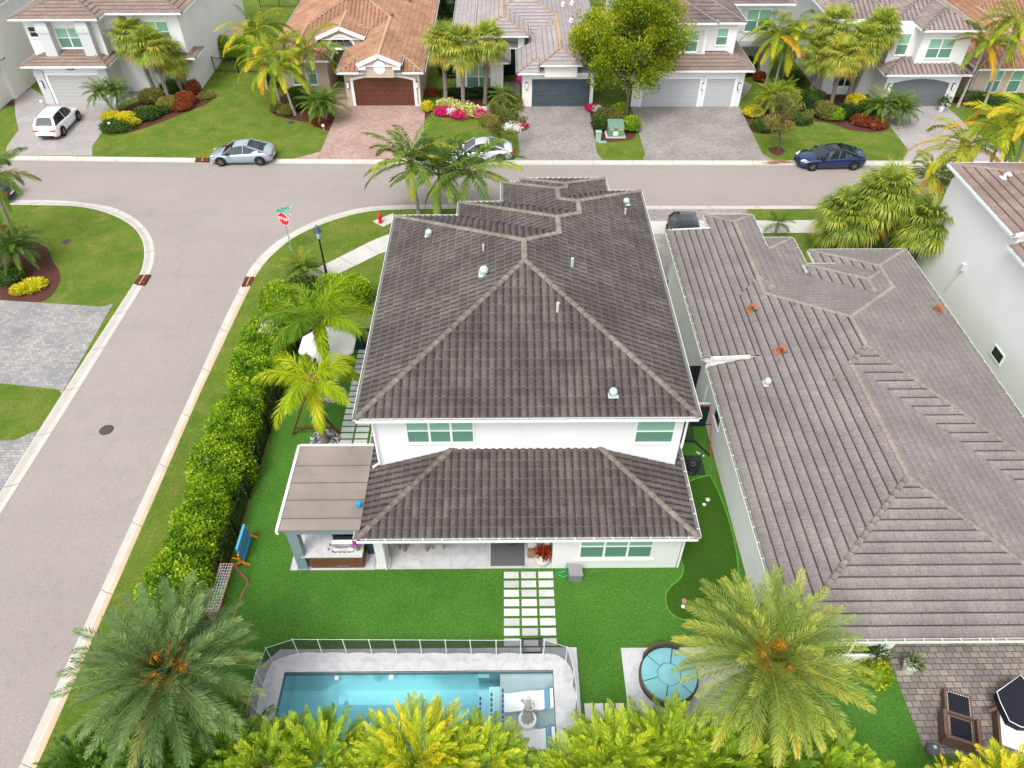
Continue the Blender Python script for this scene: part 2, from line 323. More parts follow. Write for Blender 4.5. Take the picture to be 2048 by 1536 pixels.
def roof(par, bodies, tile, capm, style='S', wall_cap=True, gut=GUT, pitch=None, course=None, samp=6, brackets=False, nogut=False):
    foot = [[(1, 0, -b['r'][0]), (-1, 0, b['r'][1]), (0, 1, -b['r'][2]), (0, -1, b['r'][3])] for b in bodies]
    def ev(x, y):
        best = None
        for i, b in enumerate(bodies):
            if all(a*x+c*y+d > -1e-6 for a, c, d in foot[i]):
                j, z = min(((k, p[0]*x+p[1]*y+p[2]) for k, p in b['P'].items()), key=lambda t: t[1])
                if best is None or z > best[0]+1e-4: best = (z, i, j)
        return best
    pieces = []
    for i, b in enumerate(bodies):
        x0, x1, y0, y1 = b['r']
        for j, p in b['P'].items():
            poly = [(x0, y0), (x1, y0), (x1, y1), (x0, y1)]
            for k, q in b['P'].items():
                if k != j and len(poly) > 2: poly = clip(poly, (q[0]-p[0], q[1]-p[1], q[2]-p[2]))
            ps = [poly] if area(poly) > 1e-3 else []
            for m, o in enumerate(bodies):
                if m == i: continue
                e = 2e-4 if m > i else -2e-4
                hs_ = list(foot[m])+[(q[0]-p[0], q[1]-p[1], q[2]-p[2]-e) for q in o['P'].values()]
                new = []
                for pl in ps:
                    rest = pl
                    for h in hs_:
                        o1 = clip(rest, h, -1)
                        if area(o1) > 1e-3: new.append(o1)
                        rest = clip(rest, h, 1)
                        if area(rest) < 1e-3: break
                ps = new
            pieces += [(pl, i, j) for pl in ps]
    if style == 'S': pt = pitch or .30; L = course or .37; st = .034; A = .042; du = pt/samp
    else: pt = pitch or .33; L = course or .36; st = .042; A = 0; du = pt
    mb = MB(); K = 2*PI/pt
    for pl, i, j in pieces:
        p = bodies[i]['P'][j]; s = bodies[i]['s']; ze = bodies[i]['z']
        ux, uy = (0, 1) if j in 'WE' else (1, 0); g = math.hypot(p[0], p[1]); vx, vy = p[0]/g, p[1]/g
        us = [x*ux+y*uy for x, y in pl]; ws = [(p[0]*x+p[1]*y+p[2]-ze)/s for x, y in pl]
        w0 = (p[2]-ze)/s
        ph = (hash((i, j)) % 7)*.0
        def xy(u, wv):  # u along eave, w plan distance from eave
            t = wv-w0
            return (ux*u+vx*t, uy*u+vy*t)
        cx = sum(a for a, _ in pl)/len(pl); cy = sum(a for _, a in pl)/len(pl)
        edges = []
        for q in range(len(pl)):
            a, b2 = pl[q], pl[(q+1) % len(pl)]; nx, ny = b2[1]-a[1], a[0]-b2[0]; c0 = -(nx*a[0]+ny*a[1])
            if nx*cx+ny*cy+c0 < 0: nx, ny, c0 = -nx, -ny, -c0
            l = math.hypot(nx, ny)
            if l > 1e-6: edges.append((nx/l, ny/l, c0/l))
        k0, k1 = int(math.floor(min(ws)/L)), int(math.ceil(max(ws)/L)); u0, u1 = int(math.floor(min(us)/du)), int(math.ceil(max(us)/du))
        def zz(x, y, kk):
            wv = (p[0]*x+p[1]*y+p[2]-ze)/s; f = min(1, max(0, wv/L-kk)); u = x*ux+y*uy
            return p[0]*x+p[1]*y+p[2]+(A*math.cos(K*u) if A else 0)+st*(1-f)
        for kk in range(k0, k1):
            wa, wb = kk*L, (kk+1)*L
            for uu in range(u0, u1):
                ua, ub = uu*du, (uu+1)*du
                q = [xy(ua, wa), xy(ub, wa), xy(ub, wb), xy(ua, wb)]
                ins = all(e[0]*c[0]+e[1]*c[1]+e[2] >= 0 for e in edges for c in q)
                qq = q
                if not ins:
                    for e in edges:
                        qq = clip(qq, e)
                        if len(qq) < 3: break
                    if area(qq) < 1e-5: continue
                vs = [(x, y, zz(x, y, kk)) for x, y in qq]
                uv = [((x*ux+y*uy)/pt+.25+17*i+(kk % 2)*.5*(A == 0), (p[0]*x+p[1]*y+p[2]-ze)/s/L+31*'WESN'.index(j)) for x, y in qq]
                # keep uv floor inside the cell
                um = (ua+ub)/2/pt+.25+17*i+(kk % 2)*.5*(A == 0)
                uv = [(a, min(max(b_, kk+.001+31*'WESN'.index(j)), kk+.999+31*'WESN'.index(j))) for a, b_ in uv]
                mb.add(vs, [tuple(range(len(vs)))], uv=uv)
                # riser under the lower edge
                low = [v for v in zip(qq, vs) if abs((p[0]*v[0][0]+p[1]*v[0][1]+p[2]-ze)/s-wa) < 1e-4]
                if len(low) == 2:
                    a, b2 = low[0][1], low[1][1]; vb = kk+.01+31*'WESN'.index(j)
                    mb.add([a, b2, (b2[0], b2[1], b2[2]-st-.012), (a[0], a[1], a[2]-st-.012)], [(0, 1, 2, 3)], uv=[(um, vb)]*4)
    rf = mb.build('roof', tile, par)
    # ridges and eaves from the piece edges
    gt = MB(); gd = MB()
    for pl, i, j in pieces:
        p = bodies[i]['P'][j]; n = len(pl); cx = sum(a for a, _ in pl)/n; cy = sum(a for _, a in pl)/n
        for q in range(n):
            a, b2 = pl[q], pl[(q+1) % n]; l = math.hypot(b2[0]-a[0], b2[1]-a[1])
            if l < .05: continue
            dx, dy = (b2[0]-a[0])/l, (b2[1]-a[1])/l; nx, ny = dy, -dx
            if (cx-a[0])*nx+(cy-a[1])*ny > 0: nx, ny = -nx, -ny
            ns = max(1, int(l/.12)); run = None
            for k in range(ns+1):
                typ = None
                if k < ns:
                    mx, my = a[0]+dx*l*(k+.5)/ns, a[1]+dy*l*(k+.5)/ns; qx, qy = mx+nx*.03, my+ny*.03
                    r = ev(qx, qy); zi = p[0]*qx+p[1]*qy+p[2]
                    if r is None or zi-r[0] > .12: typ = 'E'
                    else:
                        pp = bodies[r[1]]['P'][r[2]]
                        r2 = ev(mx-nx*.03, my-ny*.03); p2 = bodies[r2[1]]['P'][r2[2]] if r2 else p
                        if abs(pp[0]-p2[0])+abs(pp[1]-p2[1])+abs(pp[2]-p2[2]) > .02 and abs(pp[0]-p[0])+abs(pp[1]-p[1])+abs(pp[2]-p[2]) > .02 and abs(zi-r[0]) < .06 and r[0] < zi-1e-4 and (i, j) < (r[1], r[2]): typ = 'R'
                if run and run[0] != typ:
                    ka, kb = run[1], k; A0 = (a[0]+dx*l*ka/ns, a[1]+dy*l*ka/ns); B0 = (a[0]+dx*l*kb/ns, a[1]+dy*l*kb/ns)
                    za, zb = p[0]*A0[0]+p[1]*A0[1]+p[2], p[0]*B0[0]+p[1]*B0[1]+p[2]
                    if run[0] == 'R' and kb > ka: cap = MB(); ridge(cap, (A0[0], A0[1], za), (B0[0], B0[1], zb), style); cap.n and cap.build('ridge_cap', capm, par, smooth=True)
                    if run[0] == 'E' and not nogut:
                        if abs(za-zb) < .02:
                            o1, o2 = .02, .14
                            gt.add([(A0[0]+nx*o, A0[1]+ny*o, za+h) for o, h in ((o1, -.15), (o2, -.13), (o2, .0), (o2-.02, .0), (o2-.02, -.02))]+[(B0[0]+nx*o, B0[1]+ny*o, za+h) for o, h in ((o1, -.15), (o2, -.13), (o2, .0), (o2-.02, .0), (o2-.02, -.02))],
                                   [(0, 1, 6, 5), (1, 2, 7, 6), (2, 3, 8, 7), (3, 4, 9, 8)])
                            gd.add([(A0[0]+nx*o1, A0[1]+ny*o1, za-.05), (A0[0]+nx*(o2-.02), A0[1]+ny*(o2-.02), za-.05), (B0[0]+nx*(o2-.02), B0[1]+ny*(o2-.02), za-.05), (B0[0]+nx*o1, B0[1]+ny*o1, za-.05)], [(0, 1, 2, 3)])
                            gt.add([(A0[0]+nx*.021, A0[1]+ny*.021, za-.15), (B0[0]+nx*.021, B0[1]+ny*.021, za-.15), (B0[0]+nx*.021, B0[1]+ny*.021, za+.005), (A0[0]+nx*.021, A0[1]+ny*.021, za+.005)], [(0, 1, 2, 3)])
                            if brackets:
                                L2 = math.hypot(B0[0]-A0[0], B0[1]-A0[1]); nb = int(L2/.75)
                                for t in range(nb+1):
                                    f = (t+.5)/(nb+1); X, Y = A0[0]+(B0[0]-A0[0])*f, A0[1]+(B0[1]-A0[1])*f
                                    gt.bar((X, Y, za-.005), (X+nx*.13, Y+ny*.13, za-.005), .03, .012)
                        else: gt.bar((A0[0]+nx*.03, A0[1]+ny*.03, za-.03), (B0[0]+nx*.03, B0[1]+ny*.03, zb-.03), .07, .2)
                    run = None
                if typ and not run: run = (typ, k)
    if gt.n: g = gt.build('gutter', gut, par)
    if gd.n: gd.build('gutter_trough', GUTD, g)
    sf = MB()
    for i, b in enumerate(bodies):
        x0, x1, y0, y1 = b['r']; z = b['z']-.155-.003*i; sf.box(x0, x1, y0, y1, z, z+.05)
        for sd in b['g']:
            if sd in 'NS':
                yy = y0+.25 if sd == 'S' else y1-.25; h = b['s']*(x1-x0)/2
                sf.add([(x0+.1, yy, b['z']-.1), (x1-.1, yy, b['z']-.1), ((x0+x1)/2, yy, b['z']+h-.06)], [(0, 1, 2)])
    sf.build('soffit', WHITE, par)
    return ev
def ridge(cap, A, B, style):
    A = Vector(A); B = Vector(B); d = B-A; L = d.length
    if L < .1: return
    if d.z < 0: A, B = B, A; d = -d       # build from low end up
    d.normalize(); r = d.cross(Vector((0, 0, 1))).normalized(); u = r.cross(d)
    n = max(1, round(L/.36)); l = L/n; R = .135 if style == 'S' else .115
    for k in range(n):
        rn = random.random()
        a = A+d*(l*k-.03); b = A+d*(l*(k+1)); vs = []
        for pp, rr, up in ((a, R, .045), (b, R*.86, .015)):
            for t in range(7):
                an = PI*t/6; vs.append(pp+r*math.cos(an)*rr+u*(math.sin(an)*rr*.62+up-.03))
        fs = [(t, t+1, 8+t, 7+t) for t in range(6)]+[(0, 1, 2, 3, 4, 5, 6)]
        cap.add(vs, fs, uv=[(rn*97+.5, k+.5)]*14)
# ---------------------------------------------------------------- windows, doors
def window(par, O, R, Nn, x, z, wd, ht, cols=2, rows=2, arch=False, dark=False, sill=True, fw=.055, shut=False, lbl=None):
    """x,z = lower left corner in the wall frame O,R,Nn"""
    mb = MB()
    if not arch:
        mb.fbox(O, R, Nn, x-fw, x, z-fw, z+ht+fw, .0, .05); mb.fbox(O, R, Nn, x+wd, x+wd+fw, z-fw, z+ht+fw, .0, .05)
        mb.fbox(O, R, Nn, x, x+wd, z-fw, z, .0, .047); mb.fbox(O, R, Nn, x, x+wd, z+ht, z+ht+fw, .0, .047)
    else:
        arc = [(x+wd/2+(wd/2+.14)*math.cos(PI*k/14), z+ht-wd/2+(wd/2+.14)*math.sin(PI*k/14)) for k in range(15)]
        arci = [(x+wd/2+(wd/2)*math.cos(PI*k/14), z+ht-wd/2+(wd/2)*math.sin(PI*k/14)) for k in range(15)]
        for k in range(14): mb.fprism(O, R, Nn, [arc[k], arc[k+1], arci[k+1], arci[k]], 0, .06)
        zt = z+ht-wd/2; mb.fbox(O, R, Nn, x-fw, x, z-fw, zt, 0, .05); mb.fbox(O, R, Nn, x+wd, x+wd+fw, z-fw, zt, 0, .05); mb.fbox(O, R, Nn, x, x+wd, z-fw, z, 0, .047)
    for c in range(1, cols): xx = x+wd*c/cols; mb.fbox(O, R, Nn, xx-.045, xx+.045, z, z+ht-(.1 if arch else 0), .0, .045)
    if rows == 2: mb.fbox(O, R, Nn, x, x+wd, z+ht*.5-.025, z+ht*.5+.025, .0, .042)
    if sill: mb.fbox(O, R, Nn, x-fw-.03, x+wd+fw+.03, z-fw-.07, z-fw-.001, 0, .07)
    wn2 = mb.build('window', TRIM, par)
    g = MB()
    if not arch: top = [(x, z+ht*.5), (x+wd, z+ht*.5), (x+wd, z+ht), (x, z+ht)]
    else: top = [(x, z+ht*.5), (x+wd, z+ht*.5)]+[(x+wd/2+(wd/2)*math.cos(PI*k/14), z+ht-wd/2+(wd/2)*math.sin(PI*k/14)) for k in range(15)]
    g.fprism(O, R, Nn, top, 0, .02, mi=0); g.fprism(O, R, Nn, [(x, z), (x+wd, z), (x+wd, z+ht*.5), (x, z+ht*.5)], 0, .02, mi=1)
    g.build('pane', [GLD, GLD] if dark else [GL1, GL2], wn2)
    if shut:
        for xx in (x-fw-.42, x+wd+fw): MB().fbox(O, R, Nn, xx, xx+.42, z-.05, z+ht+.05, .0, .06).build('shutter', STG, par)
    return wn2
def garage(par, O, R, Nn, x, wd, ht, mat, arch=False, trim=True, ridges=8):
    def zt(xx): return ht+(0.35*(1-((xx-x-wd/2)/(wd/2))**2) if arch else 0)
    d = MB(); rows = ridges
    xs = [x+wd*k/16 for k in range(17)] if arch else [x, x+wd]
    for r in range(rows):
        za = ht/rows*r; zb = ht/rows*(r+1)-.03
        d.fbox(O, R, Nn, x, x+wd, za, zb, .0, .03); d.fbox(O, R, Nn, x, x+wd, zb, zb+.03, .0, .012)
    if arch: d.fprism(O, R, Nn, [(x, ht)]+[(x+wd, ht)]+[(xx, zt(xx)) for xx in xs[::-1]], 0, .025)
    dr = d.build('garage_door', mat, par)
    if trim:
        t = MB(); t.fbox(O, R, Nn, x-.22, x, 0, ht, 0, .09); t.fbox(O, R, Nn, x+wd, x+wd+.22, 0, ht, 0, .09)
        if arch:
            for a, b in zip(xs[:-1], xs[1:]): t.fprism(O, R, Nn, [(a, zt(a)), (b, zt(b)), (b, zt(b)+.2), (a, zt(a)+.2)], 0, .09)
            t.fbox(O, R, Nn, x-.22, x, ht, ht+.2, 0, .09); t.fbox(O, R, Nn, x+wd, x+wd+.22, ht, ht+.2, 0, .09)
        else: t.fbox(O, R, Nn, x-.22, x+wd+.22, ht, ht+.2, 0, .09)
        t.build('garage_surround', TRIM, par)
    return dr
def wall_lamp(par, O, R, Nn, x, z):
    l = MB().fbox(O, R, Nn, x-.09, x+.09, z, z+.55, 0, .12).build('wall_lamp', BLACK, par)
    MB().fbox(O, R, Nn, x-.075, x+.075, z+.05, z+.5, .12, .17).build('lamp_glass', TRIM, l)
def plaque(par, O, R, Nn, x, z):
    m = MB(); m.fprism(O, R, Nn, [(x-.34, z), (x-.28, z-.09), (x+.28, z-.09), (x+.34, z), (x+.28, z+.09), (x-.28, z+.09)], 0, .04); pq = m.build('number_plaque', BLACK, par)
    d = MB()
    for k in range(4):
        xx = x-.21+.14*k; d.fbox(O, R, Nn, xx-.04, xx+.04, z-.05, z-.03, .04, .046); d.fbox(O, R, Nn, xx-.04, xx+.04, z+.03, z+.05, .04, .046); d.fbox(O, R, Nn, xx+.015, xx+.04, z-.03, z+.03, .04, .046)
    d.build('digits', TRIM, pq)
def vent(par, x, y, z, kind='dome', s=1.0, mat=None):
    mb = MB()
    if kind == 'dome':
        mb.lathe((x, y, z-.02), [(.0, 0), (.13*s, 0), (.13*s, .18*s), (.2*s, .2*s), (.2*s, .3*s), (.14*s, .4*s), (.03, .43*s)], 14)
        mb.box(x-.24*s, x+.24*s, y-.24*s, y+.24*s, z-.0, z+.035)
    elif kind == 'goose':
        mb.tube([(x, y, z-.05), (x, y, z+.22*s), (x+.05*s, y-.06*s, z+.33*s), (x+.12*s, y-.16*s, z+.34*s), (x+.16*s, y-.24*s, z+.24*s)], .10*s, 10)
        mb.box(x-.2*s, x+.2*s, y-.2*s, y+.2*s, z, z+.03)
    else: mb.tube([(x, y, z-.05), (x, y, z+.32*s)], .05*s, 8)
    mb.build('roof_vent', mat or VENT, par, smooth=False)
VENT = flat('galvanised_vent', (.5, .56, .56, 1), .45, .4, var=.3, vs=20); VENTR = flat('terracotta_vent', (.36, .13, .07, 1), .7, var=.3, vs=8)
SX, SY = (1, 0, 0), (0, -1, 0)      # south facing wall frame
EX, EY = (0, 1, 0), (1, 0, 0)       # east facing
WX, WY = (0, -1, 0), (-1, 0, 0)     # west facing
# ================================================================ GROUND
from mathutils.geometry import tessellate_polygon
def sheet(name, outer, z, mat, holes=(), skirt=0, kind='structure', label=None, cat=None, group=None):
    loops = [[Vector((p[0], p[1], 0)) for p in l] for l in [outer]+list(holes)]
    flatp = [p for l in loops for p in l]; tri = tessellate_polygon(loops); mb = MB()
    def up(t):
        a, b, c = (flatp[i] for i in t); return t if (b-a).cross(c-a).z > 0 else t[::-1]
    mb.add([(p.x, p.y, z) for p in flatp], [tuple(up(t)) for t in tri if abs((flatp[t[1]]-flatp[t[0]]).cross(flatp[t[2]]-flatp[t[0]]).z) > 1e-9])
    if skirt:
        for l in loops:
            for i in range(len(l)):
                a, b = l[i], l[(i+1) % len(l)]; mb.add([(a.x, a.y, z), (b.x, b.y, z), (b.x, b.y, z-skirt), (a.x, a.y, z-skirt)], [(0, 1, 2, 3)])
    return mb.build(name, mat, kind=kind, label=label, cat=cat, group=group)
def rect(x0, x1, y0, y1): return [(x0, y0), (x1, y0), (x1, y1), (x0, y1)]
PX0, PX1, PY0, PY1 = -8.26, 1.61, 8.6, 12.36      # pool basin
HOLE = rect(PX0-.1, PX1+.1, PY0-.1, PY1+.1)
sheet('ground', rect(-900, 900, -500, 1500), -.16, LAWN, holes=[HOLE])
rd = MB(); zr = -.10
for a in ((-200, 200, 44.2, 53.4), (-30, -5, 36, 44.2), (-24.5, -15, -30, 36)): rd.box(a[0], a[1], a[2], a[3], zr-.05, zr)
struct('road', rd, ROAD)
def resample(pts, n):
    P = [np.array(p[:2], float) for p in pts]; s = [0]
    for a, b in zip(P[:-1], P[1:]): s.append(s[-1]+np.linalg.norm(b-a))
    out = []
    for t in np.linspace(0, s[-1], n):
        k = min(max(np.searchsorted(s, t)-1, 0), len(P)-2); f = (t-s[k])/(s[k+1]-s[k]); out.append(tuple(P[k]+(P[k+1]-P[k])*f))
    return out
def smooth(pts, it=2):
    for _ in range(it):
        q = [pts[0]]
        for a, b in zip(pts[:-1], pts[1:]): q += [tuple(np.array(a)*.75+np.array(b)*.25), tuple(np.array(a)*.25+np.array(b)*.75)]
        pts = q+[pts[-1]]
    return pts
# right block: corner curve
inR = [(912, 417), (775, 419), (735, 423), (700, 430), (655, 444), (617, 459), (580, 479), (555, 500), (530, 524), (510, 554), (502, 571), (467, 644)]
outR = [(912, 409), (825, 410), (775, 411), (735, 414), (700, 420), (655, 433), (615, 448), (575, 470), (552, 484), (535, 499), (511, 521), (490, 554), (482, 571), (450, 636)]
inR = [(60, 44.72), (9.5, 44.85)]+[G(*p)[:2] for p in inR]; outR = [(60, 45.3), (9.5, 45.43)]+[G(p[0], p[1], -.1)[:2] for p in outR]
inRw = smooth(inR)+[(-15.72, 27), (-15.80, 16.46), (-15.9, 9.1), (-16.3, -20)]; outRw = smooth(outR)+[(-16.24, 27), (-16.42, 16.46), (-16.55, 9.1), (-17., -20)]
inL = [(0, 409), (50, 410), (125, 411), (165, 414), (200, 421), (240, 436), (260, 449), (272, 459), (287, 484), (289, 514), (285, 532), (281, 546), (267, 568)]
outL = [(0, 401), (50, 400), (100, 400), (150, 403), (190, 408), (225, 414), (250, 425), (275, 439), (300, 466), (309, 494), (309, 519), (300, 549), (287, 569)]
inL = [(-80, 45.7)]+[G(*p)[:2] for p in inL]; outL = [(-80, 46.3)]+[G(p[0], p[1], -.1)[:2] for p in outL]
inLw = smooth(inL)+[(-22.75, 27), (-22.85, 20), (-23.2, -20)]; outLw = smooth(outL)+[(-22.13, 27), (-22.3, 20), (-22.6, -20)]
inN = [(-150, 54.2), (-37.9, 53.13), (-17.7, 52.42), (1, 52.08), (27, 51.78), (38.7, 51.62), (150, 50.9)]; outN = [(x, y-.58) for x, y in inN]
def curb(inner, outer, n, stain=None):
    A = resample(inner, n); B = resample(outer, n); mb = MB(); pr = [(0, .006), (.16, .004), (.42, -.055), (.55, -.088), (1.0, -.092)]
    for i in range(n-1):
        for k in range(len(pr)-1):
            v = []
            for P, Q, (f, z) in ((A[i], B[i], pr[k]), (A[i+1], B[i+1], pr[k]), (A[i+1], B[i+1], pr[k+1]), (A[i], B[i], pr[k+1])): v.append((P[0]+(Q[0]-P[0])*f, P[1]+(Q[1]-P[1])*f, z))
            mb.add(v, [(3, 2, 1, 0)], mi=1 if (stain and k < 2 and v[0][1] < stain) else 0)
    # control joints
    s = 0; last = 0
    for i in range(1, n):
        s += math.dist(A[i], A[i-1])
        if s-last > 3.0:
            last = s; a, b = np.array(A[i]), np.array(B[i])
            for (f0, z0), (f1, z1) in zip(pr[:-1], pr[1:]):
                p, q = a+(b-a)*f0, a+(b-a)*f1; mb.bar((p[0], p[1], z0+.002), (q[0], q[1], z1+.002), .025, .006, mi=2)
    return mb.build('kerb', [CURB, CURBO, JOINT], kind='structure')
curb(inRw, outRw, 420, 38); curb(inLw, outLw, 420); curb(inN, outN, 300)
sheet('lawn', inRw+[(60, -20)], 0, LAWN, holes=[HOLE], skirt=.14)
sheet('lawn', inLw+[(-80, -20)], 0, LAWN, skirt=.14)
sheet('lawn', inN+[(150, 400), (-150, 400)], 0, LAWN, skirt=.14)
# red brick utility crossings in the kerb
def gp(l, z=0): return [G(a, b, z)[:2] for a, b in l]
BRK = pavermat('brick_dark_red', [(.11, .035, .03, 1), (.15, .05, .045, 1)], 3.5, 3.5, .1)
for q, lb in ((((279, 550), (301, 549), (289, 569), (267, 568)), 'dark red brick patch in the kerb of the rounded left corner lawn'),
              (((491, 553), (510, 554), (502, 572), (483, 571)), 'dark red brick patch in the kerb below the stop sign'),
              (((392, 315.5), (419, 316), (418, 323), (390, 322.5)), 'dark red patch in the far kerb in front of the grey-blue coupe')):
    P = gp(q, 0); mb = MB(); mb.prism(P, -.1, .012)
    a, b = np.array(P[1]), np.array(P[0]); c, d = np.array(P[2]), np.array(P[3]); mb.bar((*((a+b)/2), .014), (*((c+d)/2), .014), .05, .008, mi=1)
    mb.build('brick_patch', [BRK, flat('yellow_line', (.6, .35, .03, 1))], label=lb, cat='kerb patch', group='red brick patches in the kerbs')
# manholes and covers
def cover(px, py, r, lb, z=-.1, mat=None, sq=False):
    x, y, _ = G(px, py, z); m = MB(); zb = z
    if sq: m.box(x-r, x+r, y-r*.6, y+r*.6, zb, zb+.02); m.box(x-r*.8, x+r*.8, y-r*.45, y+r*.45, zb+.02, zb+.026)
    else:
        m.lathe((x, y, zb), [(r, 0), (r, .012), (r*.86, .012), (r*.86, .006), (r*.8, .006), (r*.8, .014)], 28)
        for k in range(-3, 4): m.box(x-r*.6, x+r*.6, y+k*r*.17-.012, y+k*r*.17+.012, zb+.014, zb+.02)
    m.build('utility_cover', mat or flat('cast_iron', (.09, .07, .072, 1), .7, var=.4, vs=12), label=lb, cat='cover')
cover(213, 860, .34, 'round cast iron manhole cover in the middle of the side street')
cover(133, 483, .28, 'round grey cover sunk in the lawn of the rounded corner', 0)
cover(582, 245, .3, 'round dark cover in the lawn before the terracotta-roofed house', 0)
cover(500, 281, .22, 'pale square meter box lid in the lawn behind the grey-blue coupe', 0, flat('pale_lid', (.45, .55, .5, 1)), True)
cover(1205, 284, .3, 'small grey-blue square lid beside the green pedestal', 0, flat('grey_lid', (.3, .38, .4, 1)), True)
# driveways and walks
def drive(pts, mat, z=.008): return sheet('driveway', pts, z, mat, skirt=.012)
drive([(-38.3, 53.17), (-31.6, 53.05), (-32.2, 54.5), (-32.4, 56.6), (-33.1, 62.9), (-31.2, 64.5), (-31, 66.5), (-33.3, 66.5), (-33.3, 63), (-39, 62.9), (-42.2, 66), (-42.4, 63.4), (-41, 60.5), (-39.3, 57.5), (-38.9, 54.8)], PAVL)
drive([(-16.2, 52.4), (-6.4, 52.18), (-6.9, 62.2), (-13.4, 62.2), (-13.6, 67), (-15.2, 67), (-15.1, 62), (-14.2, 60), (-14.3, 53.6)], PAVR)
drive([(.55, 52.12), (7.3, 52.05), (6.95, 53), (7.0, 61.9), (1.2, 61.9), (1.2, 67), (-.2, 67), (-.2, 63), (.8, 61), (1.0, 53.2)], PAVG)
drive([(10.3, 52.0), (20.2, 51.9), (19.6, 53), (19.8, 61.9), (22, 66), (21, 68), (19.9, 66), (19.9, 62), (10.6, 61.9), (10.6, 53)], PAVG)
drive([(29.9, 51.76), (38.9, 51.65), (38.2, 53.2), (37.5, 57.5), (37.4, 61.7), (31.7, 61.7), (31.2, 57.8), (31, 53.4)], PAVL)
drive([(-23.0, 34.6), (-23.5, 34.3), (-31, 35.1), (-40, 35.6), (-40, 26), (-31, 27.6), (-26.3, 27.9), (-23.0, 27.4), (-22.76, 27)], PAVB)
drive([(-22.8, 24.6), (-23.7, 23.9), (-25, 23.9), (-40, 23.6), (-40, 15), (-22.85, 15)], PAVB)
drive([(7.9, 44.9), (8.7, 43.4), (8.9, 38), (8.9, 36.6), (15.6, 36.6), (15.7, 43.4), (16.6, 44.83)], PAVG)
# pavement (sidewalk) with joints
walk = MB()
WK = [G(785, 461)[:2], G(620, 544)[:2], G(550, 578)[:2]]; WK2 = [G(777, 499)[:2], G(712, 531)[:2], G(617, 576)[:2]]
L1 = [(60, 43.3), (7, 43.42), (-3, 43.0), (-6, 42.2)]+WK+[(-13.9, 34), (-14.15, 31), (-14.2, 20), (-14.4, 6), (-14.6, -10)]
L2 = [(60, 41.75), (7, 41.85), (-3, 41.3), (-5.4, 40.6)]+WK2+[(-12.6, 34), (-12.75, 31), (-12.8, 20), (-13., 6), (-13.2, -10)]
A, B = resample(smooth(L1, 1), 260), resample(smooth(L2, 1), 260)
for i in range(259):
    walk.add([(*A[i], .018), (*B[i], .018), (*B[i+1], .018), (*A[i+1], .018)], [(0, 1, 2, 3)])
sj = 0
for i in range(1, 260):
    sj += math.dist(A[i], A[i-1])
    if sj > 1.55: sj = 0; walk.bar((*A[i], .018), (*B[i], .018), .025, .006, mi=1)
walk.build('sidewalk', [WALK, JOINT], kind='structure')
# mulch beds
def blob(pts, z=.005, it=2):
    P = [G(a, b)[:2] for a, b in pts]; P = P+[P[0]]
    return smooth(P, it)[:-1]
for q in ([(205, 262), (230, 268), (265, 264), (310, 250), (370, 225), (425, 205), (425, 185), (395, 178), (330, 185), (290, 195), (250, 215), (220, 230)],
          [(537, 220), (550, 232), (600, 243), (625, 245), (600, 185), (560, 190)], [(627, 236), (632, 255), (655, 263), (685, 262), (692, 234), (660, 225)],
          [(873, 205), (880, 230), (910, 236), (960, 238), (1000, 240), (1045, 265), (1048, 210), (1000, 190), (880, 185)], [(843, 236), (855, 236), (865, 222), (855, 205), (835, 210)],
          [(1183, 268), (1200, 285), (1240, 283), (1278, 277), (1262, 215), (1176, 214)], [(1485, 240), (1500, 265), (1540, 270), (1600, 240), (1660, 245), (1700, 262), (1760, 266), (1785, 255), (1760, 210), (1700, 190), (1560, 180), (1500, 215)],
          [(1535, 297), (1545, 311), (1565, 311), (1572, 300), (1555, 292)], [(0, 600), (55, 605), (95, 603), (120, 570), (122, 545), (103, 520), (98, 495), (60, 480), (30, 482), (0, 470)],
          [(975, 305), (1015, 307), (1018, 290), (995, 280), (978, 290)], [(0, 205), (25, 215), (35, 205), (0, 192)], [(1760, 1335), (1790, 1345), (1785, 1375), (1740, 1380), (1700, 1340)], [(1905, 205), (1935, 215), (2048, 235), (2048, 195), (1905, 190)]):
    sheet('mulch_bed', blob(q), .005, MULCH)
# back garden
sheet('artificial_turf', [(-11.45, 4), (9.62, 4), (9.62, 30.35), (-11.4, 30.35)], .010, TURF, holes=[HOLE], skirt=.01)
gr_ = [(1420, 950), (1445, 1000), (1470, 1080), (1478, 1150), (1475, 1215), (1420, 1250), (1360, 1240), (1338, 1225), (1331, 1205), (1332, 1185), (1342, 1172), (1358, 1160), (1366, 1148), (1366, 1130), (1358, 1108), (1345, 1085), (1345, 985), (1350, 972), (1368, 967), (1392, 957)]
pp = blob(gr_); sheet('putting_green', pp, .016, PUTT)
edge = MB(); edge.tube([(*p, .018) for p in pp+[pp[0]]], .028, 5); edge.build('turf_seam', flat('turf_seam', (.10, .30, .04, 1), .9), kind='structure')
sheet('artificial_turf', [(9.75, 4), (16.0, 4), (16.0, 9.0), (14.2, 9.2), (14.15, 12.4), (9.75, 12.4)], .010, TURF, skirt=.01)
sheet('patio', [(14.15, 9.3), (14.15, 12.4), (13.8, 17.5), (30, 17.5), (30, 9.1)], .016, PAVP, skirt=.02)
sheet('patio', [(-5.5, 16.68), (1.76, 16.68), (1.76, 20), (-5.5, 20)], .05, MARB, skirt=.05)
sheet('patio', [(-8.95, 16.66), (-5.52, 16.66), (-5.52, 20.6), (-8.95, 20.6)], .046, MARB, skirt=.05)
sheet('pool_deck', [(-9.3, 4), (2.53, 4), (2.53, 13.24), (-8.6, 13.24), (-9.3, 12.5)], .045, MARB, holes=[rect(PX0+.0, PX1, PY0, PY1)], skirt=.05)
cop = MB()   # coping: a plain border course proud of the deck
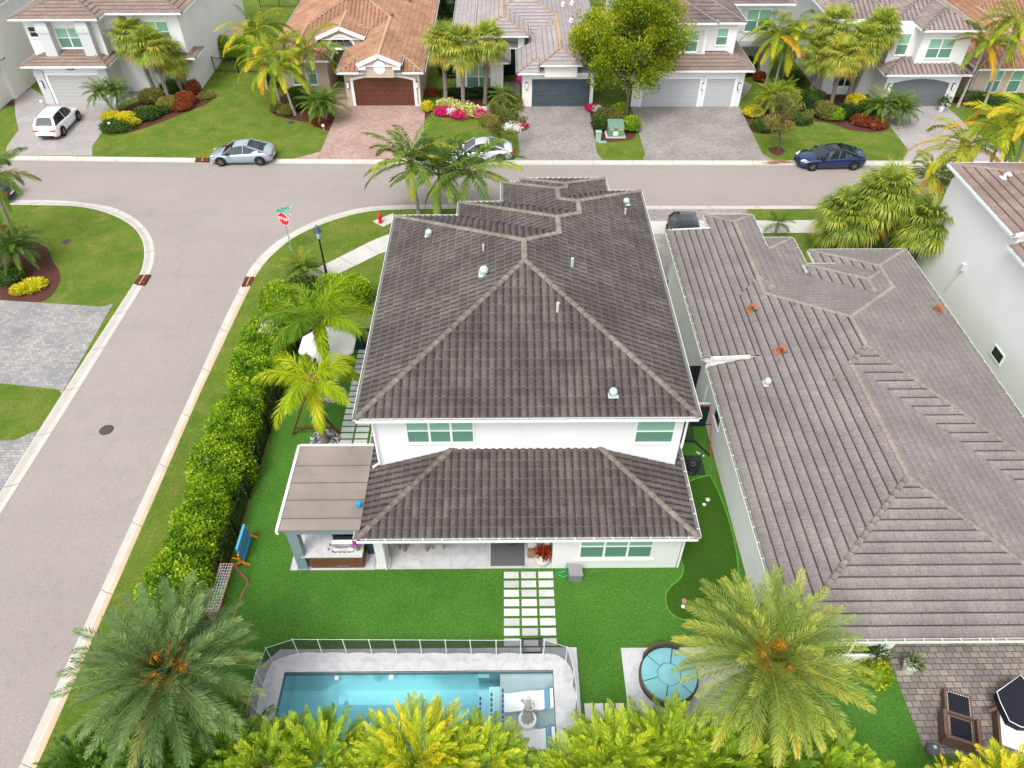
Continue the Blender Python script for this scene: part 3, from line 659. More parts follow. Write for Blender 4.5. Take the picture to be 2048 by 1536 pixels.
for a in ((PX0-.36, PX1+.36, PY1, PY1+.34), (PX0-.36, PX1+.36, PY0-.34, PY0), (PX0-.36, PX0, PY0, PY1), (PX1, PX1+.36, PY0, PY1)): cop.box(a[0], a[1], a[2], a[3], -.03, .054)
struct('pool_coping', cop, MARS)
sheet('daybed_pad', [(4.2, 8.0), (8.9, 8.0), (8.9, 13.2), (4.2, 13.2)], .045, MARB, skirt=.05)
PEB = flat('pebbles', (.30, .28, .27, 1), .9)
def slab(x0, x1, y0, y1, lb, mat=None):
    z = .022+random.uniform(-.003, .004); m = MB(); m.box(x0, x1, y0, y1, -.03, z); m.build('stepping_stone', mat or MARS, label=lb, cat='stepping stone', group='stepping stones of the %s' % ('garden path' if x0 > -1 and y0 > 12 else 'side path' if x0 < -5 else 'pool cut-through'))
ordn = ['first', 'second', 'third', 'fourth', 'fifth', 'sixth', 'seventh', 'eighth', 'ninth', 'tenth', 'eleventh', 'twelfth', 'thirteenth', 'fourteenth', 'fifteenth', 'sixteenth', 'seventeenth', 'eighteenth', 'nineteenth']
MG = [MARS, concrete('slab_pale', (.68, .68, .67, 1), 0, 0), concrete('slab_greyish', (.52, .51, .51, 1), 0, 0)]
for r in range(8):
    for c_, nm in enumerate(('left', 'middle', 'right')):
        x0 = -.2+.70*c_; y1 = 16.52-.414*r
        slab(x0, x0+.6, y1-.30, y1, 'white marble slab of the garden path, %s column, %s row from the patio' % (nm, ordn[r]), MG[[0, 1, 1, 2, 1, 0, 1, 2][(r*3+c_*5) % 8]])
for r in range(19):
    for c_, nm in enumerate(('left', 'right')):
        x0 = -8.1+.72*c_; y0 = 22.68+.412*r
        slab(x0, x0+.63, y0, y0+.31, 'white slab of the narrow side path, %s column, %s from the pergola' % (nm, ordn[r]), MG[(r*2+c_) % 2])
for k in range(4): slab(2.66+.372*k, 2.96+.372*k, 10.55, 11.14, 'white slab between pool deck and daybed pad, %s from the pool' % ordn[k], MG[1])
for k in range(4): slab(2.66+.372*k, 2.96+.372*k, 9.85, 10.44, 'white slab in the lower row between pool deck and daybed pad, %s from the pool' % ordn[k], MG[0])
# swimming pool
pool = thing('swimming_pool', 'rectangular turquoise swimming pool with pale tanning shelf and submerged steps', 'swimming pool', (-3, 10.5, 0))
PL = flat('pool_plaster', (.80, .88, .88, 1), .6, var=.06, vs=1.5); TILEB = flat('waterline_tile', (.10, .17, .20, 1), .25, .5, var=.5, vs=25)
b = MB(); zf = -1.55
b.box(PX0-.08, PX1+.08, PY0-.08, PY1+.08, zf-.1, zf); b.box(PX0-.08, PX0, PY0, PY1, zf, -.031); b.box(PX1, PX1+.08, PY0, PY1, zf, -.031); b.box(PX0-.08, PX1+.08, PY1, PY1+.08, zf, -.031); b.box(PX0-.08, PX1+.08, PY0-.08, PY0, zf, -.031)
b.build('basin', PL, pool)
xs = G(1000, 1400, -.3)[0]
MB().box(xs, PX1-.002, PY0+.002, PY1-.002, zf+.002, -.42).build('tanning_shelf', flat('shelf_plaster', (.46, .50, .50, 1), .6, var=.12, vs=1.1), pool)
for k in range(2): MB().box(xs-.42*(k+1), xs-.42*k-.002, PY0+.002, PY1-.25-.0*k, zf+.002, -.42-.33*(k+1)).build('pool_step', PL, pool)
for k in range(3):
    m = MB(); x = xs+.10-.42*k; z = -.42-.33*k
    y = PY0+.3
    while y < PY1-.6: m.box(x-.035, x+.035, y, y+.13, z, z+.008); y += .19
    m.build('step_tile_line', flat('step_tile', (.04, .12, .25, 1), .3), pool)
m = MB(); m.box(PX0+.0, PX1, PY1-.012, PY1-.002, -.22, -.04); m.box(PX0+.002, PX0+.012, PY0+.02, PY1-.02, -.22, -.04); m.box(PX1-.012, PX1-.002, PY0+.02, PY1-.02, -.22, -.04); m.build('waterline_tile', TILEB, pool)
for px in (669, 779): x, y, z = GY(px, 1346, PY1-.05); MB().lathe((x, PY1-.02, -.45), [(.09, 0), (.09, .02), (.05, .03)], 12).build('pool_light', TRIM, pool)
wm = bpy.data.materials.new('pool_water'); wm.use_nodes = True; nt = wm.node_tree; nt.nodes.clear()
out = N(nt, 'OutputMaterial'); gl = N(nt, 'BsdfGlossy', Roughness=.03); tr = N(nt, 'BsdfTransparent'); fr = N(nt, 'Fresnel', IOR=1.33); mx = N(nt, 'MixShader')
bp = N(nt, 'Bump', Strength=.12, Distance=.03); nt.links.new(noise(nt, 2.4, 4, dist=1.0), bp.inputs['Height']); nt.links.new(bp.outputs[0], gl.inputs['Normal']); nt.links.new(bp.outputs[0], fr.inputs['Normal'])
nt.links.new(fr.outputs[0], mx.inputs[0]); nt.links.new(tr.outputs[0], mx.inputs[1]); nt.links.new(gl.outputs[0], mx.inputs[2]); nt.links.new(mx.outputs[0], out.inputs[0])
va = N(nt, 'VolumeAbsorption', Color=(.01, .80, .90, 1), Density=.40); nt.links.new(va.outputs[0], out.inputs['Volume'])
MB().box(PX0+.001, PX1-.001, PY0+.001, PY1-.001, zf+.001, -.13).build('water', wm, pool)
# ================================================================ MAIN HOUSE
H = thing('house', 'two-storey white house with charcoal barrel-tile hip roof in the centre, behind the pool garden', 'house', (0, 16.7, 0))
w_ = MB()
w_.box(1.76, 6.85, 16.68, 19.55, 0, 2.9)                       # ground floor room
w_.box(-5.28, 6.84, 19.62, 33.0, 0, 6.35); w_.box(-2.1, 6.83, 33.0, 34.2, 0, 6.35); w_.box(.2, 6.82, 34.2, 35.2, 0, 6.35); w_.box(1.3, 5.0, 35.2, 36.6, 0, 6.35)
w_.box(6.3, 6.85, 19.55, 19.62, 0, 2.9)
w_.build('wall', STW, H)
co = MB(); co.box(-5.34, -4.92, 16.70, 17.12, .05, 2.85); co.box(-5.4, -4.86, 16.69, 17.18, .05, .2); co.build('patio_column', STW, H)
bm_ = MB(); bm_.box(-5.34, 1.755, 16.72, 17.08, 2.62, 2.9); bm_.build('patio_beam', STW, H)
# glazed doors at the back of the covered patio
dm = MB()
for k in range(4): dm.box(-4.6+1.5*k, -3.2+1.5*k, 19.58, 19.60, .06, 2.5)
dmo = dm.build('sliding_door', GLD, H); dd = MB()
for k in range(5): dd.box(-4.7+1.5*k, -4.6+1.5*k, 19.57, 19.615, .05, 2.6)
dd.build('door_frame', TRIM, dmo)
s = 5/12
up = [body(-5.68, 7.12, 19.05, 33.3, 6.5, s), body(-2.45, 7.12, 19.05, 34.65, 6.5, s), body(-.2, 7.12, 19.05, 35.75, 6.5, s), body(-.2, 5.35, 19.05, 36.75, 6.5, s), body(.75, 5.35, 19.05, 37.15, 6.5, s)]
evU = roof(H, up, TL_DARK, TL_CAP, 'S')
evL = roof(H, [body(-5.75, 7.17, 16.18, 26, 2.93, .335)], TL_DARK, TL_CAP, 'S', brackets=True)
O = (0, 19.62, 0)
window(H, O, SX, SY, -3.93, 4.55, 2.55, 1.3, cols=3); window(H, O, SX, SY, 5.03, 4.48, 1.45, 1.25, cols=1)
O = (0, 16.68, 0); window(H, O, SX, SY, 2.87, .85, 2.8, 1.5, cols=3)
t = MB(); t.box(2.7, 5.85, 16.60, 16.679, .62, .70); t.build('window_sill', STW, H)
for q_ in ([(6.9, 16.62, 2.8), (6.9, 16.62, .15)], [(-5.22, 19.5, 6.3), (-5.22, 19.5, 3.4), (-5.5, 19.4, 3.25)], [(-4.98, 16.62, 2.75), (-4.98, 16.62, .12)], [(6.92, 19.52, 6.3), (6.92, 19.52, 4.2)]): MB().tube(q_, .048, 8).build('downspout', TRIM, H)
def vents(par, ev, lst, z0=6.5, mat=None):
    for px, py, kd, s_ in lst:
        z = z0+1
        for _ in range(12):
            x, y, _z = G(px, py, z); r = ev(x, y)
            if r is None: break
            z = r[0]
        vent(par, x, y, z, kd, s_, mat)
vents(H, evU, [(858, 471, 'dome', .8), (967, 501, 'pipe', 1), (968, 549, 'dome', .95), (1144, 534, 'pipe', 1.4), (1226, 790, 'dome', .8), (1115, 622, 'pipe', 1.3), (1252, 408, 'dome', .8), (1250, 428, 'pipe', 1)])
vents(H, evL, [(1226, 762, 'pipe', .01)][:0])
# ================================================================ NEIGHBOUR (flat taupe tile)
NB = thing('house', 'long single-storey house with pale taupe flat-tile roof right of the main house', 'house', (15, 18, 0))
w_ = MB(); w_.box(9.66, 13.75, 12.5, 14.5, 0, 2.8); w_.box(9.662, 21, 14.5, 25.6, 0, 2.8); w_.box(9.6, 16.0, 25.6, 36, 0, 2.9); w_.box(9.602, 10.3, 25.65, 35.9, 2.9, 3.3); w_.box(16.5, 20.6, 25.6, 33.0, 0, 2.9); w_.box(17.4, 22.1, 25.6, 34.9, 0, 2.85)
w_.box(12, 13.9, 36, 37.7, 0, 3.5); w_.build('wall', STP, NB)
s = .30
nb = [body(9.43, 20.7, 12.0, 33.4, 3.0, s), body(9.43, 22.5, 18.3, 33.4, 3.0, s), body(9.43, 16.45, 18.3, 36.55, 3.0, s), body(11.6, 14.3, 30, 38.0, 3.66, s), body(17.1, 22.5, 18.3, 35.3, 3.0, s),
      body(16.2, 20.9, 26.5, 33.4, 3.35, s), body(9.15, 11.75, 25.6, 36.5, 3.55, .056, gable='ENS')]
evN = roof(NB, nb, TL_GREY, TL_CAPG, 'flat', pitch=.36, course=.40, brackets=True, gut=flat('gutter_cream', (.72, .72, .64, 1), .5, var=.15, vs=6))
w_ = MB(); w_.add([(9.3, 25.62, 2.6), (11.7, 25.62, 2.6), (11.7, 25.62, 3.66), (9.3, 25.62, 3.52)], [(0, 1, 2, 3)]); w_.box(9.6, 11.6, 25.63, 26, 2.6, 3.4); w_.build('gable_wall', STP, NB)
window(NB, (0, 12.5, 0), SX, SY, 11.3, .9, 1.9, 1.35, cols=2, dark=True)
window(NB, (9.66, 0, 0), WX, WY, -23.9, 1.5, .9, .9, cols=1, rows=1, dark=True)
vents(NB, evN, [(1500, 620, 'goose', 1.1), (1557, 703, 'goose', 1.1), (1870, 622, 'goose', 1.1)], 3.2, VENTR)
vents(NB, evN, [(1586, 613, 'pipe', 1), (1646, 700, 'pipe', 1), (1828, 619, 'pipe', .8), (1556, 725, 'pipe', 1), (1667, 762, 'pipe', .8)], 3.2, flat('vent_brown', (.25, .18, .14, 1)))
vents(NB, evN, [(1534, 768, 'dome', .8)], 3.2)
cover_ = MB(); cover_.fbox((9.6, 0, 0), WX, WY, -36.2, -36.0, .5, 3.0, .0, .08); cover_.build('downspout', flat('gutter_cream', (.72, .72, .64, 1)), NB)
# ================================================================ WHITE TWO-STOREY HOUSE, FAR RIGHT
WR = thing('house', 'tall blank white house side wall with brown flat-tile roof at the right edge', 'house', (28, 30, 0))
w_ = MB(); w_.box(25.42, 38, 20, 38.4, 0, 5.75); w_.box(25.44, 38, 31.4, 38.3, 5.75, 6.35); w_.build('wall', STW, WR)
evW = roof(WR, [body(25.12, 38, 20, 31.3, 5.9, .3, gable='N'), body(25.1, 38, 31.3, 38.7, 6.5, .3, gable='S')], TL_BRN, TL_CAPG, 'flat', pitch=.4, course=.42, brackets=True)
vents(WR, evW, [(2008, 356, 'goose', .9)], 6.5, TRIM)
window(WR, (25.42, 0, 0), WX, WY, -29.0, .75, .9, .55, cols=1, rows=1, dark=True, sill=False)
mt = MB(); mt.box(25.25, 25.42, 33.9, 34.15, 2.5, 2.9); mt.tube([(25.38, 34, 2.5), (25.38, 34.6, .6)], .02, 5); mt.build('meter_box', STG, WR)
# ================================================================ HOUSES ACROSS THE STREET
# far left sliver
H1 = thing('house', 'white house wall cut off at the far left edge of the picture', 'house', (-46, 66, 0))
MB().box(-52, -42.35, 63.6, 82, 0, 6.6).build('wall', STC, H1)
roof(H1, [body(-53, -42.0, 63.0, 82, 6.75, .3)], TL_BRN, TL_CAPG, 'flat', pitch=.5, course=.5)
w_ = MB(); w_.box(-52, -42.7, 61.2, 63.59, 0, 3); w_.build('garage_wing', STC, H1)
roof(H1, [body(-53, -42.35, 60.8, 64.5, 3.1, .3)], TL_BRN, TL_CAPG, 'flat', pitch=.5, course=.5)
# H2 white two-storey
H2 = thing('house', 'white two-storey house with brown tile roofs and pale grey garage, upper left', 'house', (-34, 68, 0))
w_ = MB(); w_.box(-39.25, -33.3, 62.75, 64.0, 0, 3.25); w_.box(-39.3, -33.25, 64.0, 76, 0, 6.5); w_.box(-33.25, -26.95, 65.15, 82, 0, 6.5); w_.build('wall', STW, H2)
evA = roof(H2, [body(-39.85, -32.7, 63.25, 76, 6.6, .3), body(-39.85, -26.45, 64.65, 82.5, 6.6, .3)], TL_BRN, TL_CAPG, 'flat', pitch=.5, course=.46)
roof(H2, [body(-39.85, -32.75, 62.15, 66, 3.3, .33)], TL_BRN, TL_CAPG, 'flat', pitch=.5, course=.4)
roof(H2, [body(-31.2, -26.3, 64.5, 67, 3.1, .33)], TL_BRN, TL_CAPG, 'flat', pitch=.5, course=.4)
for x in (-38.0, -34.75):
    m = MB(); m.box(x, x+.95, 63.3, 63.99, 3.4, 6.35); m.box(x-.05, x+1.0, 63.25, 63.995, 5.5, 5.9); m.build('pilaster', STG, H2)
for x in (-39.3, -33.95):
    m = MB(); m.box(x, x+.72, 62.62, 62.745, 0, 2.75); m.box(x-.04, x+.76, 62.58, 62.743, 2.3, 2.6); m.build('pier', STG, H2)
O = (0, 64.0, 0); window(H2, O, SX, SY, -36.85, 4.15, 1.9, 1.5); window(H2, O, SX, SY, -39.0, 5.0, .62, .75, cols=1, dark=True)
O = (0, 65.15, 0); window(H2, O, SX, SY, -30.0, 4.2, 1.9, 1.55); window(H2, O, SX, SY, -29.7, .75, 1.9, 1.7, shut=False)
O = (0, 62.75, 0); garage(H2, O, SX, SY, -38.3, 4.3, 2.35, flat('garage_lightgrey', (.42, .42, .41, 1), .5)); plaque(H2, O, SX, SY, -36.2, 2.85)
for x in (-38.95, -33.6): wall_lamp(H2, (0, 62.6, 0), SX, SY, x, 1.4)
MB().tube([(-27.0, 65.05, 6.4), (-27.0, 65.05, .1)], .06, 6).build('downspout', STG, H2)
# H3 terracotta
H3 = thing('house', 'tan one-storey house with orange terracotta roof and arched wooden garage door', 'house', (-13, 66, 0))
w_ = MB(); w_.box(-13.45, -7.2, 62.0, 86, 0, 2.85); w_.box(-19.4, -15.35, 64.75, 86, 0, 2.85); w_.box(-15.35, -13.45, 68.6, 86, 0, 2.85); w_.build('wall', STT, H3)
s = .40
h3 = [body(-13.85, -6.75, 61.45, 78, 3.0, s), body(-20.3, -14.95, 64.05, 78, 3.0, s), body(-20.3, -6.75, 66.9, 90, 3.0, s), body(-12.05, -8.55, 61.15, 70, 3.72, s, gable='S'), body(-16.3, -12.3, 66.8, 76, 3.9, s, gable='S')]
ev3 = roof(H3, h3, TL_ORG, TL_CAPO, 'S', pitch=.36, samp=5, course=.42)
g_ = MB(); g_.fprism((0, 61.45, 0), SX, SY, [(-11.45, 2.62), (-9.15, 2.62), (-9.15, 3.72), (-10.3, 4.3), (-11.45, 3.72)], -.5, .16); g_.build('gable_wall', STT, H3)
g_ = MB(); g_.lathe((0, 0, 0), [(0, 0), (.48, 0), (.48, .06), (.0, .06)], 24); rm = MB()
rm.fprism((0, 61.41, 0), SX, SY, [(-10.3+.48*math.cos(2*PI*k/24), 3.45+.55*math.sin(2*PI*k/24)) for k in range(24)], .12, .17); rm.build('round_medallion', TRIM, H3)
for sx_ in (-1, 1):
    tr_ = MB(); tr_.bar((-10.3, 61.12, 4.39), (-10.3+sx_*1.78, 61.12, 3.65), .14, .28); tr_.box(-10.3+sx_*1.4-.3, -10.3+sx_*1.4+.3, 61.1, 61.3, 3.3, 3.5); tr_.build('gable_trim', TRIM, H3)
# entry portico with arch
e_ = MB(); oy = 66.98; cx = -14.3
arc = [(cx+1.05*math.cos(PI*k/12), 3.0+.95*math.sin(PI*k/12)) for k in range(13)]
e_.fprism((0, oy, 0), SX, SY, [(cx-1.75, 2.3), (cx-1.75, 3.95), (cx, 4.62), (cx+1.75, 3.95), (cx+1.75, 2.3), (cx+1.05, 2.3)]+arc+[(cx-1.05, 2.3)], -.25, .0); e_.build('portico_wall', STT, H3)
e_ = MB()
for k in range(12):
    f = lambda r, k: (cx+(1.05+r)*math.cos(PI*k/12), 3.0+(.95+r)*math.sin(PI*k/12))
    e_.fprism((0, oy, 0), SX, SY, [f(0, k), f(0, k+1), f(.2, k+1), f(.2, k)], 0, .06)
for sx_ in (-1, 1): e_.fbox((0, oy, 0), SX, SY, cx+sx_*1.4-.38, cx+sx_*1.4+.38, 2.85, 3.05, 0, .062); e_.bar((cx, 66.78, 4.66), (cx+sx_*2.1, 66.78, 3.82), .14, .28)
e_.build('arch_trim', TRIM, H3)
window(H3, (0, 68.58, 0), SX, SY, cx-.7, 2.95, 1.7, .75, cols=3, rows=1, dark=True, sill=False)
MB().box(-14.3, -13.5, 68.52, 68.57, 0, 2.3).build('front_door', flat('door_wood', (.05, .015, .01, 1), .4), H3)
O = (0, 64.75, 0); window(H3, O, SX, SY, -18.45, .75, .8, 1.85, cols=1, arch=True); window(H3, O, SX, SY, -17.2, .75, .8, 1.85, cols=1, arch=True)
O = (0, 62.0, 0); garage(H3, O, SX, SY, -12.75, 5.0, 2.15, flat('garage_wood', (.135, .048, .028, 1), .4, .4, var=.45, vs=6), arch=True, ridges=5); plaque(H3, O, SX, SY, -10.25, 2.82)
for x in (-13.2, -7.45): wall_lamp(H3, O, SX, SY, x, 1.5)
MB().tube([(-7.3, 61.95, 2.9), (-7.3, 61.95, .15), (-7.5, 61.7, .05)], .05, 6).build('downspout', TRIM, H3)
vents(H3, ev3, [(784, 32, 'dome', .8), (820, 3, 'dome', .8)], 4, VENTR)
# H4 grey tile
H4 = thing('house', 'cream one-storey house with grey flat-tile roof and dark slate garage door', 'house', (1, 66, 0))
w_ = MB(); w_.box(1.35, 7.3, 61.7, 86, 0, 2.85); w_.box(-4.3, -.25, 64.15, 86, 0, 2.85); w_.box(-.25, 1.35, 68.6, 86, 0, 4.3); w_.build('wall', STC, H4)
h4 = [body(.95, 8.2, 61.2, 80, 3.0, s), body(-4.85, .25, 63.55, 80, 3.0, s), body(-4.85, 8.2, 67.0, 90, 3.0, s), body(2.75, 6.2, 60.95, 70, 3.75, s), body(-2.6, 1.95, 66.6, 76, 4.1, s)]
ev4 = roof(H4, h4, TL_LGR, TL_CAPO, 'flat', pitch=.36, course=.40)
MB().box(3.15, 5.8, 61.16, 62.6, 2.66, 3.6).build('gable_wall', STC, H4); w_ = MB(); w_.box(-2.2, 1.6, 67.0, 67.3, 3.9, 4.1); w_.box(1.05, 1.6, 67.0, 67.5, 0, 3.899); w_.box(-2.2, -.3, 67.0, 67.3, 2.7, 3.899); w_.build('entry_wall', STC, H4)
MB().box(-.2, 1.3, 68.5, 68.59, 0, 2.9).build('front_door', GLD, H4)
window(H4, (0, 64.15, 0), SX, SY, -3.35, .7, 2.0, 1.75)
O = (0, 61.7, 0); garage(H4, O, SX, SY, 2.15, 4.85, 2.3, flat('garage_slate', (.065, .09, .105, 1), .4, var=.2, vs=2), trim=False, ridges=7); plaque(H4, O, SX, SY, 4.5, 2.72); wall_lamp(H4, O, SX, SY, 1.7, 1.5)
vents(H4, ev4, [(1124, 12, 'goose', 1), (1142, 10, 'goose', 1), (1140, 45, 'goose', 1)], 4, TRIM)
# H5 white two-storey three garages
H5 = thing('house', 'white two-storey house with umber roofs and three-car pale grey garage behind the big tree', 'house', (16, 66, 0))
w_ = MB(); w_.box(10.5, 19.75, 61.6, 63.2, 0, 3.1); w_.box(10.6, 16.4, 62.85, 63.2, 3.1, 6.4); w_.box(10.55, 18.85, 63.2, 84, 0, 6.3); w_.box(18.85, 24.2, 68.2, 84, 2.9, 6.3); w_.box(18.85, 19.7, 63.2, 68, 0, 3.0)
w_.box(23.1, 23.9, 68.25, 69.0, 0, 2.9); w_.box(18.85, 24, 71, 84, 0, 2.9); w_.build('wall', STW, H5)
MB().fbox((0, 68.2, 0), SX, SY, 19.8, 24.25, 2.6, 3.1, -.3, .06).build('fascia_band', STG, H5)
roof(H5, [body(10.0, 20.25, 61.1, 69, 3.2, .36)], TL_BRN, TL_CAPG, 'flat', pitch=.5, course=.42)
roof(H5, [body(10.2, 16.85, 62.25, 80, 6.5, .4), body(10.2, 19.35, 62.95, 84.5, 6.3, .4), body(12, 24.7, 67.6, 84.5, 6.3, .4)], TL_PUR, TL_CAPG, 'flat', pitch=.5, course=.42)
O = (0, 62.85, 0); window(H5, O, SX, SY, 13.8, 4.1, 1.85, 1.6, shut=True)
O = (0, 63.2, 0); window(H5, O, SX, SY, 17.25, 4.5, .85, 1.25, cols=1)
O = (0, 68.2, 0); window(H5, O, SX, SY, 20.9, 3.9, 2.05, 1.75, shut=True)
gm = flat('garage_palegrey', (.45, .46, .48, 1), .5)
O = (0, 61.6, 0); garage(H5, O, SX, SY, 11.4, 4.7, 2.35, gm); garage(H5, O, SX, SY, 16.65, 2.35, 2.35, gm)
for x in (16.37, 19.4): wall_lamp(H5, O, SX, SY, x, 1.45)
# H6
H6 = thing('house', 'white two-storey house with brown barrel-tile roof and arched grey garage door, upper right', 'house', (33, 66, 0))
w_ = MB(); w_.box(31.6, 37.75, 61.5, 63.0, 0, 2.75); w_.box(33.7, 37.7, 62.25, 63.0, 2.75, 5.95); w_.box(31.65, 37.7, 63.0, 80, 0, 5.95); w_.box(27.4, 31.65, 64.0, 80, 0, 5.95); w_.build('wall', STW, H6)
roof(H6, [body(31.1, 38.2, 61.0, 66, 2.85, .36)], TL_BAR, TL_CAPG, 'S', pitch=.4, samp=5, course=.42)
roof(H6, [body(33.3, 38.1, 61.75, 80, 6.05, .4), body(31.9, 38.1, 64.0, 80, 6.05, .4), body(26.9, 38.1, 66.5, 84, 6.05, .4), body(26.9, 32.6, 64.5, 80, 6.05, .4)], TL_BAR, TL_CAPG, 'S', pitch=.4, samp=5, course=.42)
O = (0, 62.25, 0); window(H6, O, SX, SY, 34.4, 3.75, 2.0, 1.45, fw=.05)
O = (0, 63.0, 0); window(H6, O, SX, SY, 32.2, 3.75, .85, 1.6, cols=1)
O = (0, 64.0, 0); window(H6, O, SX, SY, 28.3, .75, 1.9, 1.7, cols=2, dark=True)
O = (0, 61.5, 0); garage(H6, O, SX, SY, 32.2, 4.7, 1.95, flat('garage_grey', (.14, .155, .165, 1), .45), arch=True, trim=False); plaque(H6, O, SX, SY, 34.5, 2.55)
for x in (31.9, 37.3): wall_lamp(H6, O, SX, SY, x, 1.4)
# H7
H7 = thing('house', 'tan house with terracotta roof and twin arched windows at the upper right edge', 'house', (43, 66, 0))
w_ = MB(); w_.box(39.5, 46.5, 62.4, 86, 0, 2.85); w_.box(46.5, 55, 66, 86, 0, 2.85); w_.build('wall', STT, H7)
roof(H7, [body(39.0, 47.0, 61.8, 84, 3.0, .4), body(39.0, 56, 68, 90, 3.0, .4)], TL_ORG, TL_CAPO, 'S', pitch=.4, samp=5, course=.42)
O = (0, 62.4, 0); window(H7, O, SX, SY, 40.7, .85, .95, 1.9, cols=1, arch=True); window(H7, O, SX, SY, 42.45, .85, .95, 1.9, cols=1, arch=True)
MB().tube([(39.42, 62.5, 2.9), (39.42, 62.5, .1)], .05, 6).build('downspout', TRIM, H7)
# ================================================================ VEGETATION
def ls(*st): return [(p, S(r, g, b, k)) for p, r, g, b, k in st]
LF_YG = leafmat('frond_yellow_green', ls((0, 70, 95, 20, .8), (.35, 120, 150, 25, .85), (.7, 190, 190, 30, .9), (1, 215, 170, 30, .9)))
LF_G = leafmat('frond_green', ls((0, 45, 78, 28, .8), (.45, 95, 130, 38, .85), (.8, 150, 165, 55, .9), (1, 205, 160, 40, .9)))
LF_SAB = leafmat('fan_frond_olive', ls((0, 78, 100, 32, .85), (.45, 132, 152, 50, .95), (.8, 182, 185, 72, 1), (1, 190, 150, 50, .9)))
LF_DATE = leafmat('frond_bluegreen', ls((0, 58, 84, 44, .85), (.5, 100, 128, 70, .92), (.8, 148, 160, 88, .95), (1, 200, 150, 40, .95)), .2)
LF_DATE2 = leafmat('frond_olive', ls((0, 70, 94, 36, .85), (.45, 122, 144, 54, .95), (.75, 172, 176, 72, 1), (1, 205, 158, 40, 1)), .22)
LF_HEDGE = leafmat('hedge_leaf', ls((0, 70, 108, 22, .9), (.45, 122, 160, 28, .95), (.85, 170, 195, 40, 1), (1, 200, 205, 60, 1)), .3, .4)
LF_CLUMP = leafmat('clump_leaf', ls((0, 90, 130, 26, .9), (.4, 140, 170, 36, 1), (.75, 190, 198, 42, 1), (1, 228, 198, 40, 1)), .32)
LF_TREE = leafmat('tree_leaf', ls((0, 70, 95, 15, .8), (.5, 128, 150, 18, .95), (.85, 180, 185, 28, 1), (1, 190, 160, 40, .95)), .35)
LF_OLV = leafmat('small_tree_leaf', ls((0, 85, 98, 40, .8), (.5, 130, 135, 60, .9), (1, 165, 140, 75, .9)), .25)
LF_BUSH = leafmat('bush_leaf', ls((0, 35, 62, 20, .8), (.5, 66, 98, 28, .85), (1, 110, 130, 45, .9)), .2)
LF_YEL = leafmat('yellow_leaf', ls((0, 150, 160, 25, .9), (.5, 205, 195, 30, 1), (1, 235, 215, 60, 1)), .25)
LF_RED = leafmat('croton_leaf', ls((0, 90, 30, 20, .8), (.4, 140, 60, 35, .9), (.8, 165, 95, 50, .9), (1, 90, 110, 40, .9)), .2)
LF_MAG = leafmat('magenta_flower', ls((0, 170, 15, 75, .9), (.7, 205, 25, 100, 1), (1, 225, 130, 170, 1)), .2)
LF_WHT = leafmat('white_flower', ls((0, 90, 120, 60, .9), (.35, 220, 225, 215, 1), (1, 245, 245, 240, 1)), .2)
LF_PYEL = leafmat('cream_flower', ls((0, 95, 115, 40, .9), (.45, 150, 160, 60, 1), (.6, 235, 225, 140, 1), (1, 240, 235, 190, 1)), .2)
LF_DARK = leafmat('dark_bush', ls((0, 20, 45, 18, .8), (.6, 45, 75, 28, .85), (1, 80, 105, 40, .9)), .2)
BRK1 = flat('palm_trunk_grey', (.27, .235, .20, 1), .9, .1, var=.35, vs=9); BRK2 = flat('palm_trunk_boots', (.34, .19, .10, 1), .95, .1, var=.55, vs=11); BRKS = flat('crownshaft_green', (.24, .30, .10, 1), .6, var=.3, vs=5)
BRKP = flat('palm_trunk_pale', (.44, .40, .36, 1), .9, .1, var=.25, vs=5); BRK3 = flat('tree_bark', (.16, .12, .095, 1), .95, .1, var=.4, vs=8); FRUIT = leafmat('fruit_stalk', ls((0, 165, 100, 20, 1), (.5, 205, 140, 30, 1), (1, 225, 170, 55, 1)), .1)
LF_CLG = leafmat('clump_leaf_green', ls((0, 62, 100, 24, .9), (.5, 115, 150, 34, 1), (1, 178, 192, 45, 1)), .3)
LF_LIME = leafmat('frond_lime', ls((0, 100, 138, 20, .95), (.5, 160, 185, 22, 1), (1, 208, 208, 30, 1)), .32)
def norm(v): return v/np.maximum(np.linalg.norm(v, axis=-1, keepdims=True), 1e-9)
def diamonds(P, D, W, L, wd, T, mb, mi=0, fold=.0, n=None):
    """leaves: base P, unit direction D, unit side W, length L, half width wd"""
    m1 = P+D*(L*.45)[:, None]-W*wd[:, None]; m2 = P+D*(L*.45)[:, None]+W*wd[:, None]; tip = P+D*L[:, None]
    if n is not None: tip = tip+n*(L*fold)[:, None]
    V = np.stack([P, m1, tip, m2], 1).reshape(-1, 3); F = np.arange(len(P)*4).reshape(-1, 4); mb.addnp(V, F, T, mi)
